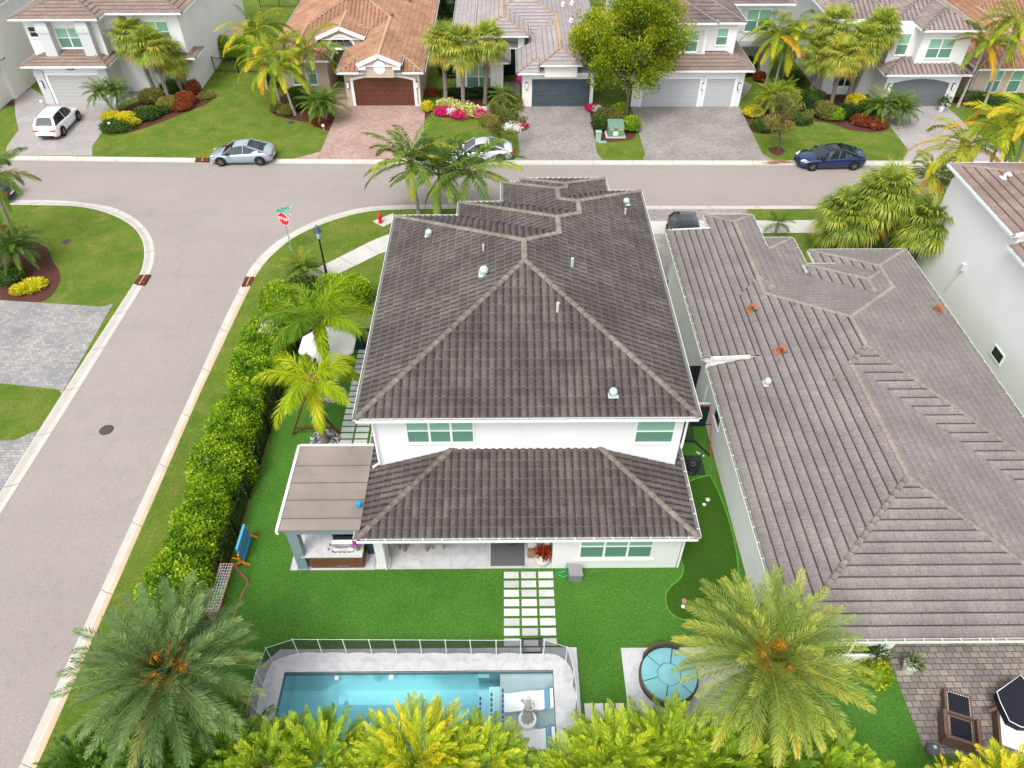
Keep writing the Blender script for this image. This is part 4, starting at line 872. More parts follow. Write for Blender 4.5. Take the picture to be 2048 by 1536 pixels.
def frond(mb, az, el, L, droop, nl, ll, lw, base=(0, 0, 0), t0=.14, tint=.4, tips=.0, ang=52, down=.25, vee=.25, twist=0, jit=.08, stem=True, curl=0):
    n = 14; ts = np.linspace(0, 1, n); e = el-droop*ts**1.4; ds = L/(n-1)
    az_ = az+curl*ts**2
    d = np.stack([np.cos(e)*np.cos(az_), np.cos(e)*np.sin(az_), np.sin(e)], 1); pts = np.array(base)+np.vstack([np.zeros(3), np.cumsum(d[:-1]*ds, 0)])
    tl = np.linspace(t0, .995, nl); P = np.stack([np.interp(tl, ts, pts[:, k]) for k in range(3)], 1); D = norm(np.stack([np.interp(tl, ts, d[:, k]) for k in range(3)], 1))
    side = norm(np.cross(D, np.array([0, 0, 1.]))); upv = norm(np.cross(side, D))
    if twist: side = side*math.cos(twist)+upv*math.sin(twist); upv = norm(np.cross(side, D))
    prof = ll*(np.sin(PI*np.clip(.16+.80*(tl-t0)/(1-t0), 0, 1))**.55)
    for sg in (-1, 1):
        a = np.radians(ang-22*(tl-t0)/(1-t0)+rng.normal(0, 5, nl)); v = vee+rng.normal(0, jit, nl)
        dr = D*np.cos(a)[:, None]+side*(sg*np.sin(a)*np.cos(v))[:, None]+upv*(np.sin(a)*np.sin(v))[:, None]
        dr = norm(dr+np.array([0, 0, -1.])*(down*rng.uniform(.5, 1.5, nl))[:, None])
        Wd = norm(np.cross(dr, norm(upv+side*sg*rng.normal(0, .35, nl)[:, None]+D*rng.normal(0, .3, nl)[:, None])))
        Ln = prof*rng.uniform(.85, 1.1, nl)
        T = np.clip(tint+rng.normal(0, .07, nl)+tips*np.clip((tl-.35)/.65, 0, 1)**1.2, 0, 1)
        diamonds(P, dr, Wd, Ln, np.full(nl, lw)*rng.uniform(.8, 1.2, nl), T, mb, 0, -.06, upv)
    if stem: mb.tube(pts[::2].tolist()+[pts[-1].tolist()], [max(.004, .022*L/2.5*(1-.85*k/7)) for k in range(8)], 4, cap=False, tint=min(1, tint+.25))
def fan(mb, az, el, pet, R, nb=22, tint=.45, base=(0, 0, 0), old=0.):
    d = np.array([math.cos(el)*math.cos(az), math.cos(el)*math.sin(az), math.sin(el)]); hub = np.array(base)+d*pet+np.array([0, 0, -.12*pet])
    mb.tube([tuple(base), tuple(np.array(base)+d*pet*.5), tuple(hub)], [.02, .015, .01], 4, cap=False, tint=.6)
    dd = norm(d+np.array([0, 0, -.35])); side = norm(np.cross(dd, [0, 0, 1.])); up = norm(np.cross(side, dd))
    a = np.linspace(-2.0, 2.0, nb)+rng.normal(0, .04, nb); R_ = R*(1-.18*np.abs(a)/2)*rng.uniform(.88, 1.08, nb)
    D = dd*np.cos(a)[:, None]+side*np.sin(a)[:, None]+up*(.22+.1*rng.random(nb))[:, None]-up*(.18*np.cos(a))[:, None]; D = norm(D)
    W = norm(np.cross(D, up)); M = hub+D*(R_*.6)[:, None]; D2 = norm(D+np.array([0, 0, -1.])*(.55+.35*rng.random(nb)+old)[:, None]); Tp = M+D2*(R_*.45)[:, None]
    w0, w1 = .034*R, .036*R; T = np.clip(tint+rng.normal(0, .09, nb), 0, 1)
    V = np.stack([hub-W*w0*.6, hub+W*w0*.6, M+W*w1, M-W*w1], 1).reshape(-1, 3); mb.addnp(V, np.arange(nb*4).reshape(-1, 4), T)
    V = np.stack([M-W*w1, M+W*w1, Tp+W*.004, Tp-W*.004], 1).reshape(-1, 3); mb.addnp(V, np.arange(nb*4).reshape(-1, 4), np.clip(T+.12, 0, 1))
def trunk(par, top, r0, r1, mats=(None,), bend=.0, boots=0, rings=True):
    tx, ty, tz = top; n = max(6, int(tz/.22)); pts = []; rad = []
    for k in range(n+1):
        f = k/n; pts.append((tx*f+bend*math.sin(PI*f), ty*f, tz*f)); r = r0+(r1-r0)*f; r *= (1.35-.35*min(1, f*8)); rad.append(r*(1.04 if (rings and k % 2) else .98))
    m = MB(); m.tube(pts, rad, 12)
    o = m.build('trunk', mats[0], par, smooth=not rings)
    return o
def palm_feather(name, lab, cat, base, crown, nf, L, mat, ll=.45, lw=.022, nl=44, droop=1.35, r0=.13, r1=.09, el=(1.25, -.25), tint=.4, tv=.12, tips=0, yel=.15, shaft=True, group=None, down=.3, tmat=None, vee=.2, fb=0.0, curl=.25, jit=.12):
    """base: ground point, crown: (x, z) of crown centre at the same depth"""
    t = thing(name, lab, cat, base, group); top = (crown[0]-base[0], fb, crown[1]); hs_ = .9 if shaft else .0
    ORG_ = Vector(base)
    loc = thing.__dict__.get('x')
    def off(o): o.parent = t; ORG[o.name] = ORG_
    tp = (top[0]*(1-hs_*.8/top[2]), top[1]*(1-hs_*.8/top[2]), top[2]-hs_*.8)
    m = MB(); n = max(6, int(tp[2]/.2)); pts = [(base[0]+tp[0]*k/n, base[1]+tp[1]*k/n, tp[2]*k/n) for k in range(n+1)]
    m.tube(pts, [(r0+(r1-r0)*k/n)*(1.4-.4*min(1, k/n*8))*(1.05 if k % 2 else .97) for k in range(n+1)], 10); m.build('trunk', tmat or BRK1, t)
    if shaft: MB().tube([pts[-1], (base[0]+top[0]*.98, base[1]+top[1]*.98, tp[2]+hs_*.45), (base[0]+top[0], base[1]+top[1], top[2])], [r1*1.25, r1*1.15, r1*.5], 10).build('crownshaft', BRKS, t, smooth=True)
    c = MB(); B = (base[0]+top[0], base[1]+top[1], top[2]-.05)
    for k in range(nf):
        f = (k+.5)/nf; e = el[0]+(el[1]-el[0])*f**.8+random.uniform(-.1, .1); az = k*2.39996+random.uniform(-.25, .25)
        ti = tint+random.gauss(0, tv)+(yel*3 if (random.random() < yel and f > .45) else 0)
        frond(c, az, e, L*random.uniform(.85, 1.08)*(1 if f > .12 else .8), droop*random.uniform(.8, 1.15), nl, ll, lw, B, tint=ti, tips=tips*random.uniform(.4, 1.4), down=down, vee=vee, twist=random.uniform(-.5, .5), curl=random.uniform(-curl, curl), jit=jit)
    c.build('crown', mat, t); return t
def palm_fan(name, lab, cat, base, crown, nf=34, R=.85, mat=None, pet=.8, group=None, boots=True, fb=0., tint=.45):
    t = thing(name, lab, cat, base, group); top = (base[0]+(crown[0]-base[0]), base[1]+fb, crown[1]); z = crown[1]
    n = max(8, int(z/.18)); m = MB(); pts = [(base[0]+(top[0]-base[0])*k/n, base[1]+fb*k/n, z*k/n) for k in range(n+1)]
    m.tube(pts, [.17*(1.3-.3*min(1, k/n*9))*(1.06 if k % 2 else .95) for k in range(n+1)], 10); m.build('trunk', BRK1, t)
    b = MB(); V0 = Vector(pts[0]); V1 = Vector(pts[-1]); dz = (V1-V0).normalized()
    nb = int(z*.45*26)
    for k in range(nb):   # old leaf bases
        f = 1-.5*k/nb if boots else 1-.15*k/nb; a = k*2.4; p = V0+(V1-V0)*f; r = Vector((math.cos(a), math.sin(a), 0)); b.bar(p+r*.13, p+r*(.25+.05*random.random())+Vector((0, 0, .22)), .07, .03, tint=random.random())
    b.build('leaf_bases', BRK2, t); c = MB()
    for k in range(nf):
        f = (k+.5)/nf; e = 1.35-2.15*f+random.uniform(-.15, .15); fan(c, k*2.39996+random.uniform(-.2, .2), e, pet*random.uniform(.8, 1.15), R*random.uniform(.85, 1.1), 26, tint+random.gauss(0, .1)+(.3 if f > .88 else 0), top, old=.3*f)
    c.build('crown', mat or LF_SAB, t); return t
def shell(mb, c, rx, ry, rz, n, ll, lw, tint=.5, tv=.18, mi=0, zmin=-.3, inner=.75, clump=9, up=.5, boxy=1.0):
    """leaves through the outer part of an ellipsoid volume, gathered in uneven clumps"""
    u = rng.normal(size=(n, 3)); u = norm(u); u = u[u[:, 2] > zmin]; n = len(u)
    if boxy != 1.0: u = np.sign(u)*np.abs(u)**boxy; 
    cl = norm(rng.normal(size=(clump, 3))); ca = rng.uniform(-.13, .13, clump); ct = rng.normal(0, tv*.7, clump)
    dt = u@cl.T; wgt = np.exp((dt-1)*9); bmp = (wgt*ca).sum(1)*1.2; tc = (wgt*ct).sum(1)/np.maximum(wgt.sum(1), .05)
    r = rng.uniform(inner, 1.03, n)+bmp; P = np.array(c)+u*np.array([rx, ry, rz])*r[:, None]
    D = norm(u+rng.normal(0, .6, (n, 3))+np.array([0, 0, up])); W = norm(np.cross(D, rng.normal(size=(n, 3))))
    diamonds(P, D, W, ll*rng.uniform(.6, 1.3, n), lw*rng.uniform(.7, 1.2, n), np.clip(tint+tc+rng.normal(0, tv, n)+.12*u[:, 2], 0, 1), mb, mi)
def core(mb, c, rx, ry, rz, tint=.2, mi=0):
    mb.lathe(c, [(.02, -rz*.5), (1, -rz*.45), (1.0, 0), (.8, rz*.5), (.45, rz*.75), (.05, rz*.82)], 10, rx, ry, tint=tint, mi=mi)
def shrub(px, py, rx, h, mat, lab, name='shrub', cat='shrub', ry=None, n=None, ll=.14, lw=.045, tint=.5, flowers=None, group=None, xy=None, boxy=1.0):
    x, y = xy if xy else G(px, py)[:2]; ry = ry or rx; t = thing(name, lab, cat, (x, y, 0), group); m = MB()
    n = n or int(1300*(rx+ry)*.5*(h+.4)*(rx*1.0+.35)); n = min(n, 9000)
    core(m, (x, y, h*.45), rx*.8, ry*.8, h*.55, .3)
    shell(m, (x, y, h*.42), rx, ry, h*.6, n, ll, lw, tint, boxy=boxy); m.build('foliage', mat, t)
    if flowers:
        for fm, fn, fr in flowers:
            f = MB(); shell(f, (x, y, h*.45), rx*1.02, ry*1.02, h*.64, int(n*fr), .09, .045, .6, .25, zmin=0., inner=.95); f.build(fn, fm, t)
    else: MB().tube([(x, y, 0), (x, y, h*.5)], [.05, .03], 6).build('stem', BRK3, t)
    return t
def spiky(px, py, R, h, mat, lab, n=60, name='grass_plant', cat='plant', lw=.02, tint=.5, group=None):
    x, y = G(px, py)[:2]; t = thing(name, lab, cat, (x, y, 0), group); m = MB(); nl = 1
    a = rng.uniform(0, 2*PI, n); e = rng.uniform(.35, 1.4, n); D = np.stack([np.cos(e)*np.cos(a), np.cos(e)*np.sin(a), np.sin(e)], 1); W = norm(np.cross(D, [0, 0, 1.]))
    P = np.array([x, y, .05])+D*.03; L = np.full(n, R)*rng.uniform(.7, 1.2, n); M = P+D*(L*.6)[:, None]; D2 = norm(D+np.array([0, 0, -.7])); T = np.clip(tint+rng.normal(0, .2, n), 0, 1)
    m.addnp(np.stack([P-W*lw, P+W*lw, M+W*lw, M-W*lw], 1).reshape(-1, 3), np.arange(n*4).reshape(-1, 4), T)
    m.addnp(np.stack([M-W*lw, M+W*lw, M+D2*(L*.45)[:, None], M+D2*(L*.45)[:, None]-W*.003], 1).reshape(-1, 3), np.arange(n*4).reshape(-1, 4), T)
    m.build('leaves', mat, t); return t
# ---- the hedge along the black fence
hd = thing('hedge', 'long glossy yellow-green clipped hedge between the pavement and the black fence', 'hedge', (-12.6, 20, 0)); hm = MB()
HX0, HX1 = -13.75, -11.75
hm.prism([(-13.3, 8.4), (-12.2, 8.4), (-12.2, 30.2), (-13.3, 30.2)], .2, 1.35, tint=.15)
nh = 76000; yy = rng.uniform(8.2, 31.2, nh); aa = rng.uniform(-.05, PI+.05, nh)
bulge = .13*np.sin(yy*2.1+1)+.15*np.sin(yy*.93)+.10*np.sin(yy*5.3+aa*2)+.06*np.sin(yy*9.1-aa*3)
px_ = (HX0+HX1)/2+np.sign(np.cos(aa))*np.abs(np.cos(aa))**.75*(1.0+bulge)*rng.uniform(.82, 1.06, nh); pz_ = .55+np.abs(np.sin(aa))**.6*1.45*(1+bulge*.6)*rng.uniform(.86, 1.04, nh)
low = rng.random(nh) < .28; pz_ = np.where(low, rng.uniform(.1, 1.5, nh), pz_); px_ = np.where(low, (HX0+HX1)/2+np.sign(np.cos(aa))*(1.0+bulge)*rng.uniform(.9, 1.05, nh), px_)
P = np.stack([px_, yy, pz_], 1); D = norm(rng.normal(0, .6, (nh, 3))+np.stack([np.cos(aa)*.6, np.zeros(nh), np.full(nh, .7)], 1)); W = norm(np.cross(D, rng.normal(size=(nh, 3))))
cn = .16*np.sin(yy*3.1+px_*2.2)+.12*np.sin(yy*7.7-px_*5)
diamonds(P, D, W, rng.uniform(.09, .16, nh), rng.uniform(.032, .055, nh), np.clip(.48+cn+rng.normal(0, .15, nh), 0, 1), hm); hm.build('foliage', LF_HEDGE, hd)
st_ = MB()
for k in range(26): st_.tube([(-12.75, 8.6+.86*k, 0), (-12.75, 8.6+.86*k, 1)], .05, 5)
st_.build('stems', BRK3, hd)
# hedge continuing along the north fence (dark-green palms and bushes)
for k, (px, py, r, h, mt, lb) in enumerate([(565, 625, 1.1, 1.9, LF_HEDGE, 'bushy green shrub at the bend of the hedge under the green palm'), (618, 612, 1.1, 1.7, LF_BUSH, 'deep green shrub behind the palms near the lamp post'),
        (668, 602, 1.1, 1.6, LF_HEDGE, 'light green shrub right of the lamp post foot'), (712, 600, 1.0, 1.4, LF_HEDGE, 'yellow-green shrub beside the north fence and the house')]): shrub(px, py, r, h, mt, lb, ll=.17, lw=.05, n=4200)
# ---- palms
pf = palm_feather
pf('foxtail_palm', 'tall palm with lime-yellow plumes and stout shaggy trunk in the turf by the pergola', 'palm tree', G(650, 885), GY(622, 762, G(650, 885)[1])[::2], 11, 2.85, LF_LIME, ll=.74, lw=.019, nl=150, jit=.9, droop=1.75, r0=.15, r1=.17, tint=.6, tv=.1, el=(1.1, .25), shaft=False, down=.75, vee=.1, yel=.1)
q = G(668, 792); pf('foxtail_palm', 'tall dark green plumed palm hanging over the white parasol', 'palm tree', q, GY(634, 640, q[1])[::2], 15, 3.2, LF_LIME, ll=.72, lw=.018, nl=135, jit=.8, droop=1.5, r0=.13, r1=.12, tint=.12, tv=.12, el=(1.2, .1), shaft=False, down=.6, yel=.1)
q = G(838, 430); pf('royal_palm', 'palm with broad dark fronds and pale trunk at the street bend, left of its pair', 'palm tree', q, GY(820, 324, q[1])[::2], 18, 3.9, LF_G, el=(1.5, .0), ll=.68, lw=.036, nl=54, droop=1.35, tint=.48, tv=.14, yel=.1, tips=.22, down=.3)
q = G(880, 431); pf('royal_palm', 'palm with broad dark fronds and forked pale stems, right of its pair by the street', 'palm tree', q, GY(877, 350, q[1])[::2], 19, 3.8, LF_G, el=(1.5, .0), ll=.68, lw=.036, nl=54, droop=1.3, tint=.46, tv=.14, yel=.1, tips=.22, down=.3)
q = G(915, 432); pf('royal_palm', 'palm behind the roof corner with fronds reaching over the street and white car', 'palm tree', q, GY(938, 340, q[1])[::2], 18, 3.9, LF_G, ll=.65, lw=.036, nl=52, droop=1.2, tint=.38, tv=.14, yel=.1, tips=.25, down=.3)
for (bp, cp, L, tt, lb) in [((562, 216), (536, 112), 3.1, .72, 'slender palm with golden fronds, left of the two before the terracotta house'), ((590, 230), (556, 134), 2.9, .68, 'slender palm with golden fronds leaning left beside the twin arched windows'),
        ((622, 200), (611, 96), 3.3, .5, 'slender green palm in front of the arched windows of the terracotta house'), ((535, 178), (512, 60), 3.3, .55, 'green-yellow palm between white house and terracotta house'),
        ((1530, 172), (1556, 70), 3.1, .6, 'slender palm right of the three garages, leftmost of three leaning right'), ((1549, 170), (1572, 84), 2.9, .62, 'slender palm with yellow fronds, middle of three leaning right'),
        ((1567, 163), (1592, 62), 3.5, .55, 'slender palm with orange-tipped fronds, rightmost of three leaning right'), ((1915, 214), (1975, 84), 3.0, .68, 'leaning palm with orange fronds beside the tan house at right'),
        ((1965, 218), (2035, 40), 3.0, .6, 'leaning palm with green and orange fronds in the top right corner'), ((1890, 440), (1932, 292), 3.4, .72, 'golden palm on the near side of the street, its fronds over the right driveway'),
        ((1935, 445), (2006, 262), 3.3, .52, 'green palm at the right edge beyond the white roof corner'), ((1858, 440), (1868, 352), 2.4, .5, 'small palm by the white roof corner near the fan palms'), ((2000, 445), (2060, 235), 3.3, .55, 'green palm cut by the right edge above the roof')]:
    q = G(*bp); pf('adonidia_palm', lb, 'palm tree', q, GY(*cp, q[1])[::2], 17, L*1.14, LF_YG if tt > .45 else LF_G, ll=.6, lw=.032, nl=46, droop=1.5, r0=.11, r1=.075, tint=tt*.62, tv=.12, tips=.35, yel=.2, down=.35, tmat=BRKP)
q = G(38, 492); pf('foxtail_palm', 'palm with long green fronds and grey trunk at the left edge over the street', 'palm tree', q, GY(-22, 352, q[1])[::2], 12, 3.1, LF_G, ll=.6, lw=.016, nl=100, jit=.7, droop=1.4, tint=.5, tv=.1, down=.55)
for (bp, cp, lb) in [((312, 188), (263, 74), 'cabbage palm with round olive head, left of three before the white house'), ((340, 202), (300, 92), 'cabbage palm with round olive head, middle of three before the white house'), ((367, 188), (334, 112), 'cabbage palm with orange trunk, right of three before the white house'),
        ((892, 206), (886, 84), 'cabbage palm with olive head, left of three beside the cream house'), ((927, 214), (923, 92), 'cabbage palm with crosshatched trunk, middle of three beside the cream house'), ((970, 207), (974, 84), 'cabbage palm with orange bark, right of three beside the cream house'),
        ((1618, 190), (1646, 108), 'cabbage palm, left of the group before the upper right white house'), ((1660, 214), (1688, 112), 'cabbage palm shaggy with golden skirts, middle of the upper right group'), ((1692, 205), (1730, 84), 'cabbage palm tall at the right of the upper right group'), ((1640, 180), (1668, 50), 'cabbage palm tallest and farthest back in the upper right group'), ((1700, 196), (1762, 58), 'cabbage palm beside the upstairs window of the upper right house'),
        ((1688, 505), (1692, 432), 'cabbage palm, leftmost beyond the taupe roof'), ((1735, 500), (1738, 412), 'cabbage palm low in the middle beyond the taupe roof'), ((1770, 505), (1775, 385), 'cabbage palm tallest of three beyond the taupe roof'), ((1818, 528), (1856, 446), 'cabbage palm with orange trunk against the white side wall')]:
    q = G(*bp); palm_fan('cabbage_palm', lb, 'palm tree', q, GY(*cp, q[1])[::2], nf=40, R=1.3 if q[1] < 50 else 1.15, pet=1.05, tint=.40 if q[1] < 50 else .5 if 'golden' not in lb else .6)
for bx, by, cx_, cz in ((650, 885, 622, 762), (668, 792, 634, 640)):
    q = G(bx, by); e = GY(cx_, cz, q[1]); V0 = Vector(q); V1 = Vector((e[0], q[1], e[2])); o = [o for o in C.objects if o.name.startswith('foxtail_palm') and (o.location-V0).length < .1][0]; b = MB()
    for k in range(150):
        f = 1-.42*k/150; a = k*2.4; P_ = V0+(V1-V0)*f; r = Vector((math.cos(a), math.sin(a), 0)); b.bar(P_+r*.13, P_+r*(.26+.08*random.random()*f)+Vector((0, 0, .24)), .11, .04, tint=random.random())
    b.build('leaf_bases', BRK2, o)
# ---- date palms in the foreground
def date_palm(c, z, L, mat, lab, nf, tips, old):
    t = thing('date_palm', lab, 'palm tree', (c[0], c[1], 0)); z0 = z
    n = 30; MB().tube([(c[0], c[1], z*k/n) for k in range(n+1)], [.26*(1.08 if k % 2 else .92) for k in range(n+1)], 14).build('trunk', BRK2, t)
    m = MB()
    for k in range(nf):
        f = (k+.5)/nf; e = 1.38-1.75*f**.9+random.uniform(-.06, .06); az = k*2.39996+random.uniform(-.12, .12)
        frond(m, az, e, L*random.uniform(.9, 1.06)*(.62+.38*min(1, f*3.2)), (.5+.35*f)*random.uniform(.8, 1.2), 60, .42, .0150, (c[0]+.1*math.cos(az), c[1]+.1*math.sin(az), z-.1), t0=.12, tint=.42+random.gauss(0, .08)+(old if (f > .55 and random.random() < .3) else 0), tips=tips*max(0, random.gauss(.8, .5)), ang=58, down=.12, vee=.42, twist=random.uniform(-.25, .25), curl=random.uniform(-.15, .15))
    m.build('crown', mat, t)
    for k in range(9):
        az = k*2.4+.5; r = .38+.3*random.random(); cx_, cy_, cz = c[0]+r*math.cos(az), c[1]+r*math.sin(az)-.1, z+.5+random.uniform(-.15, .2); fm = MB()
        for _ in range(110):
            d = Vector((random.gauss(0, 1), random.gauss(0, 1), random.gauss(-.1, .8))).normalized(); p = Vector((cx_, cy_, cz)); L_ = random.uniform(.12, .3)
            e1 = p+d*L_; e2 = e1+Vector((d.x*.3, d.y*.3, -.5))*L_*.5; fm.tube([p, e1, e2], [.011, .009, .006], 3, cap=False, tint=random.random())
        fm.tube([(c[0], c[1], z-.1), ((c[0]+cx_)/2, (c[1]+cy_)/2, z+.15), (cx_, cy_, cz)], .018, 5, tint=.9); fm.build('fruit_cluster', FRUIT, t)
c = G(332, 1340, 4.6); date_palm(c, 4.6, 2.9, LF_DATE, 'large blue-green date palm beside the pool, lower left', 96, .08, .14)
c = G(1540, 1318, 4.7); date_palm(c, 4.7, 3.0, LF_DATE2, 'large olive date palm with golden tips over the daybed, lower right', 92, .2, .15)
# ---- pygmy date palms and small feather clumps
def pygmy(px, py, h, L, lab, mat=None, stems=((0, 0),), nf=44, tint=.45):
    x, y = G(px, py)[:2]; t = thing('pygmy_palm', lab, 'palm', (x, y, 0)); c = MB(); tr_ = MB()
    for dx, dy in stems:
        MB().tube([(x, y, 0), (x+dx, y+dy, h)], [.1, .07], 8).build('trunk', BRK1, t)
        for k in range(nf):
            f = (k+.5)/nf; frond(c, k*2.4+random.uniform(-.2, .2), 1.35-1.5*f, L*random.uniform(.85, 1.1), 1.2, 40, .30, .013, (x+dx, y+dy, h), tint=tint+random.gauss(0, .12), down=.25, vee=.2)
    c.build('crown', mat or LF_G, t); return t
pygmy(235, 232, 1.9, 1.6, 'double pygmy palm at the corner of the upper left garage', stems=((-.7, .1), (.5, .3)))
pygmy(650, 245, 1.5, 1.9, 'full pygmy palm left of the rose paver driveway', stems=((-.3, 0), (.5, .2)))
pygmy(1540, 232, 1.5, 1.9, 'yellow-tinged pygmy palm right of the three-garage driveway', LF_YG, ((-.2, 0), (.6, .2)), tint=.35)
pygmy(1765, 245, 1.4, 1.8, 'double pygmy palm left of the arched grey garage', stems=((-.7, 0), (.6, .1)))
pygmy(45, 540, 1.5, 2.0, 'dark green pygmy palm in the left corner bed', stems=((-.5, .4), (.3, 0)), tint=.3)
pygmy(1005, 220, 1.1, 1.4, 'small pygmy palm before the entrance of the cream house', stems=((0, 0),))
pygmy(612, 566, 1.0, 1.5, 'young palm with fine fronds at the pavement bend', stems=((0, 0),), tint=.55)
pygmy(1550, 470, .9, 1.1, 'small wispy palm by the pavement beyond the taupe roof', nf=14)
# ---- broadleaf trees
def tree(px, py, cx, cz, R, Rz, mat, lab, name='tree', n=16000, ll=.2, lw=.06, trunk_r=.14, nblob=26, dens=1.):
    x, y = G(px, py)[:2]; t = thing(name, lab, 'tree', (x, y, 0)); X = cx; m = MB(); tk = MB(); bl = []
    tk.tube([(x, y, 0), (x+(X-x)*.3, y, cz*.35), (x+(X-x)*.6, y, cz*.6), (X, y, cz)], [trunk_r*1.3, trunk_r, trunk_r*.75, trunk_r*.3], 9)
    for k in range(nblob):
        u = norm(rng.normal(size=3)); u[2] = u[2]*.9+.1; f = rng.uniform(.35, 1.0); p = np.array([X, y, cz])+u*np.array([R, R*.85, Rz])*f; bl.append(p)
        s0 = Vector((x+(X-x)*.5, y, cz*random.uniform(.4, .75))); tk.tube([s0, (s0+Vector(p))/2+Vector((0, 0, .2)), Vector(p)], [trunk_r*.4, trunk_r*.25, .015], 5)
    tk.build('trunk', BRK3, t)
    for p in bl:
        rr = R*rng.uniform(.17, .34); shell(m, p, rr, rr, rr*.8, int(n/nblob), ll, lw, .48+rng.normal(0, .1), .2, zmin=-1, inner=.25, clump=5)
    m.build('crown', mat, t); return t
tree(1252, 238, GY(1265, 112, 59.5)[0], 5.9, 4.7, 4.3, LF_TREE, 'big yellow-green shade tree in front of the grey-garage houses', n=52000, ll=.18, lw=.058, nblob=64, trunk_r=.16)
tree(1558, 300, GY(1567, 212, 53.5)[0], 2.9, 2.1, 1.4, LF_OLV, 'small thin-leaved young tree in the lawn behind the blue car', n=5200, ll=.15, lw=.03, trunk_r=.06, nblob=20)
tree(997, 303, GY(1000, 228, 53.5)[0], 2.5, 1.9, 1.6, LF_OLV, 'small thin-leaved young tree with flowers at its foot behind the white car', n=5200, ll=.15, lw=.03, trunk_r=.06, nblob=20)
# ---- shrubs across the street
for a in [
    (255, 244, .9, .7, LF_YEL, 'bright yellow bush at the driveway edge, upper left'), (226, 240, .8, .6, LF_YEL, 'second yellow bush left of the bright yellow one, upper left'), (240, 255, 1.5, .5, LF_BUSH, 'low dark green border clump below the yellow bushes, upper left'), (296, 236, 1.1, .8, LF_BUSH, 'round dark green bush right of the yellow bushes, upper left'),
    (308, 202, 1.1, 1.0, LF_OLV, 'olive bush under the three cabbage palms, upper left'), (342, 215, 1.1, .8, LF_OLV, 'olive-red bush in front of the three cabbage palms'), (372, 208, 1.0, .9, LF_RED, 'russet bush at the right of the upper left bed'), (390, 188, .7, 1.1, LF_RED, 'tall reddish bush by the white house corner'), (350, 182, 1.2, .9, LF_BUSH, 'green bush under the lower window of the white house'),
    (15, 195, .5, .9, LF_BUSH, 'small clipped bush at the far left driveway'), (555, 222, .6, .7, LF_OLV, 'olive bush at the foot of the golden palms'), (575, 228, .7, .7, LF_OLV, 'olive bush between the golden palm trunks'), (600, 196, 1.1, .8, LF_BUSH, 'green bush under the twin arched windows'), (640, 248, .7, .4, LF_RED, 'dark red bush at the foot of the pygmy palm by the rose driveway'), (552, 170, .9, 1.3, LF_BUSH, 'dark bush at the left wall of the terracotta house'),
    (900, 150, 1.1, 1.5, LF_DARK, 'dark hedge clump between the terracotta and grey roofs'), (865, 190, .6, .5, LF_RED, 'reddish low bush right of the rose driveway corner'), (1262, 262, .7, 1.2, LF_HEDGE, 'bright green bush right of the green utility box'), (1203, 258, .8, 1.2, LF_BUSH, 'rounded green bush left of the green utility box'), (1225, 246, 1.0, 1.0, LF_OLV, 'olive bush behind the green utility box'),
    (1505, 232, .8, .8, LF_YEL, 'yellow-green bush at the three-garage driveway corner'), (1530, 256, 1.2, .5, LF_BUSH, 'low dark border clump right of the wide driveway'), (1518, 162, .6, .8, LF_RED, 'wine-red bush by the entrance column'), (1492, 150, .8, 1.5, LF_DARK, 'dark bush beside the entrance column'), (1585, 170, .9, 1.2, LF_BUSH, 'green bush behind the three leaning palms'),
    (1608, 225, 1.0, 1.2, LF_DARK, 'dark spiky bush below the cabbage palms, upper right'), (1645, 232, 1.1, 1.1, LF_OLV, 'pale speckled bush in the upper right bed'), (1690, 235, .9, 1.1, LF_DARK, 'dark green bush in the middle of the upper right bed'), (1720, 248, .8, .7, LF_RED, 'red-brown croton left in the upper right bed'), (1748, 252, 1.0, .6, LF_RED, 'red-brown croton right in the upper right bed'), (1712, 215, .9, 1.0, LF_YEL, 'yellow-green bush beside the double pygmy palm, upper right'),
    (1800, 490, 1.2, 1.0, LF_DARK, 'dark bush beyond the taupe roof near the white wall'), (1775, 520, .9, .8, LF_BUSH, 'green bush by the north end of the taupe roof'), (70, 575, .75, .4, LF_YEL, 'golden low bush around the left corner bed, right half'), (45, 583, .6, .4, LF_YEL, 'golden low bush in the left corner bed, front half'), (15, 480, .8, .9, LF_RED, 'red croton in the left corner bed by the palm trunk'), (22, 560, .9, .8, LF_BUSH, 'dark green bush in the left corner bed'),
    (1742, 1352, .6, .7, LF_CLUMP, 'yellow-green plant at the corner of the taupe-roofed house by the patio'), (855, 222, .5, .8, LF_YEL, 'lime tuft at the corner of the rose paver driveway'), (1790, 470, .8, 1.2, LF_YEL, 'yellow-green plant between the fan palms and the white wall'),
    ]: shrub(*a)
shrub(940, 195, 2.6, .75, LF_DARK, 'clipped dark hedge under the window of the cream house', name='hedge', cat='hedge', ry=.5, boxy=.7); shrub(1990, 212, 2.4, .9, LF_BUSH, 'clipped green hedge under the twin windows of the tan house', name='hedge', cat='hedge', ry=.6, boxy=.6)
shrub(468, 118, 2.3, 2.0, LF_HEDGE, 'clipped green hedge behind the short black fence, top left', name='hedge', cat='hedge', ry=.8, boxy=.6)
shrub(905, 20, 1.6, 3.5, LF_DARK, 'tall dark hedge between terracotta and grey roofs at the top edge', name='hedge', cat='hedge', ry=4, boxy=.7)
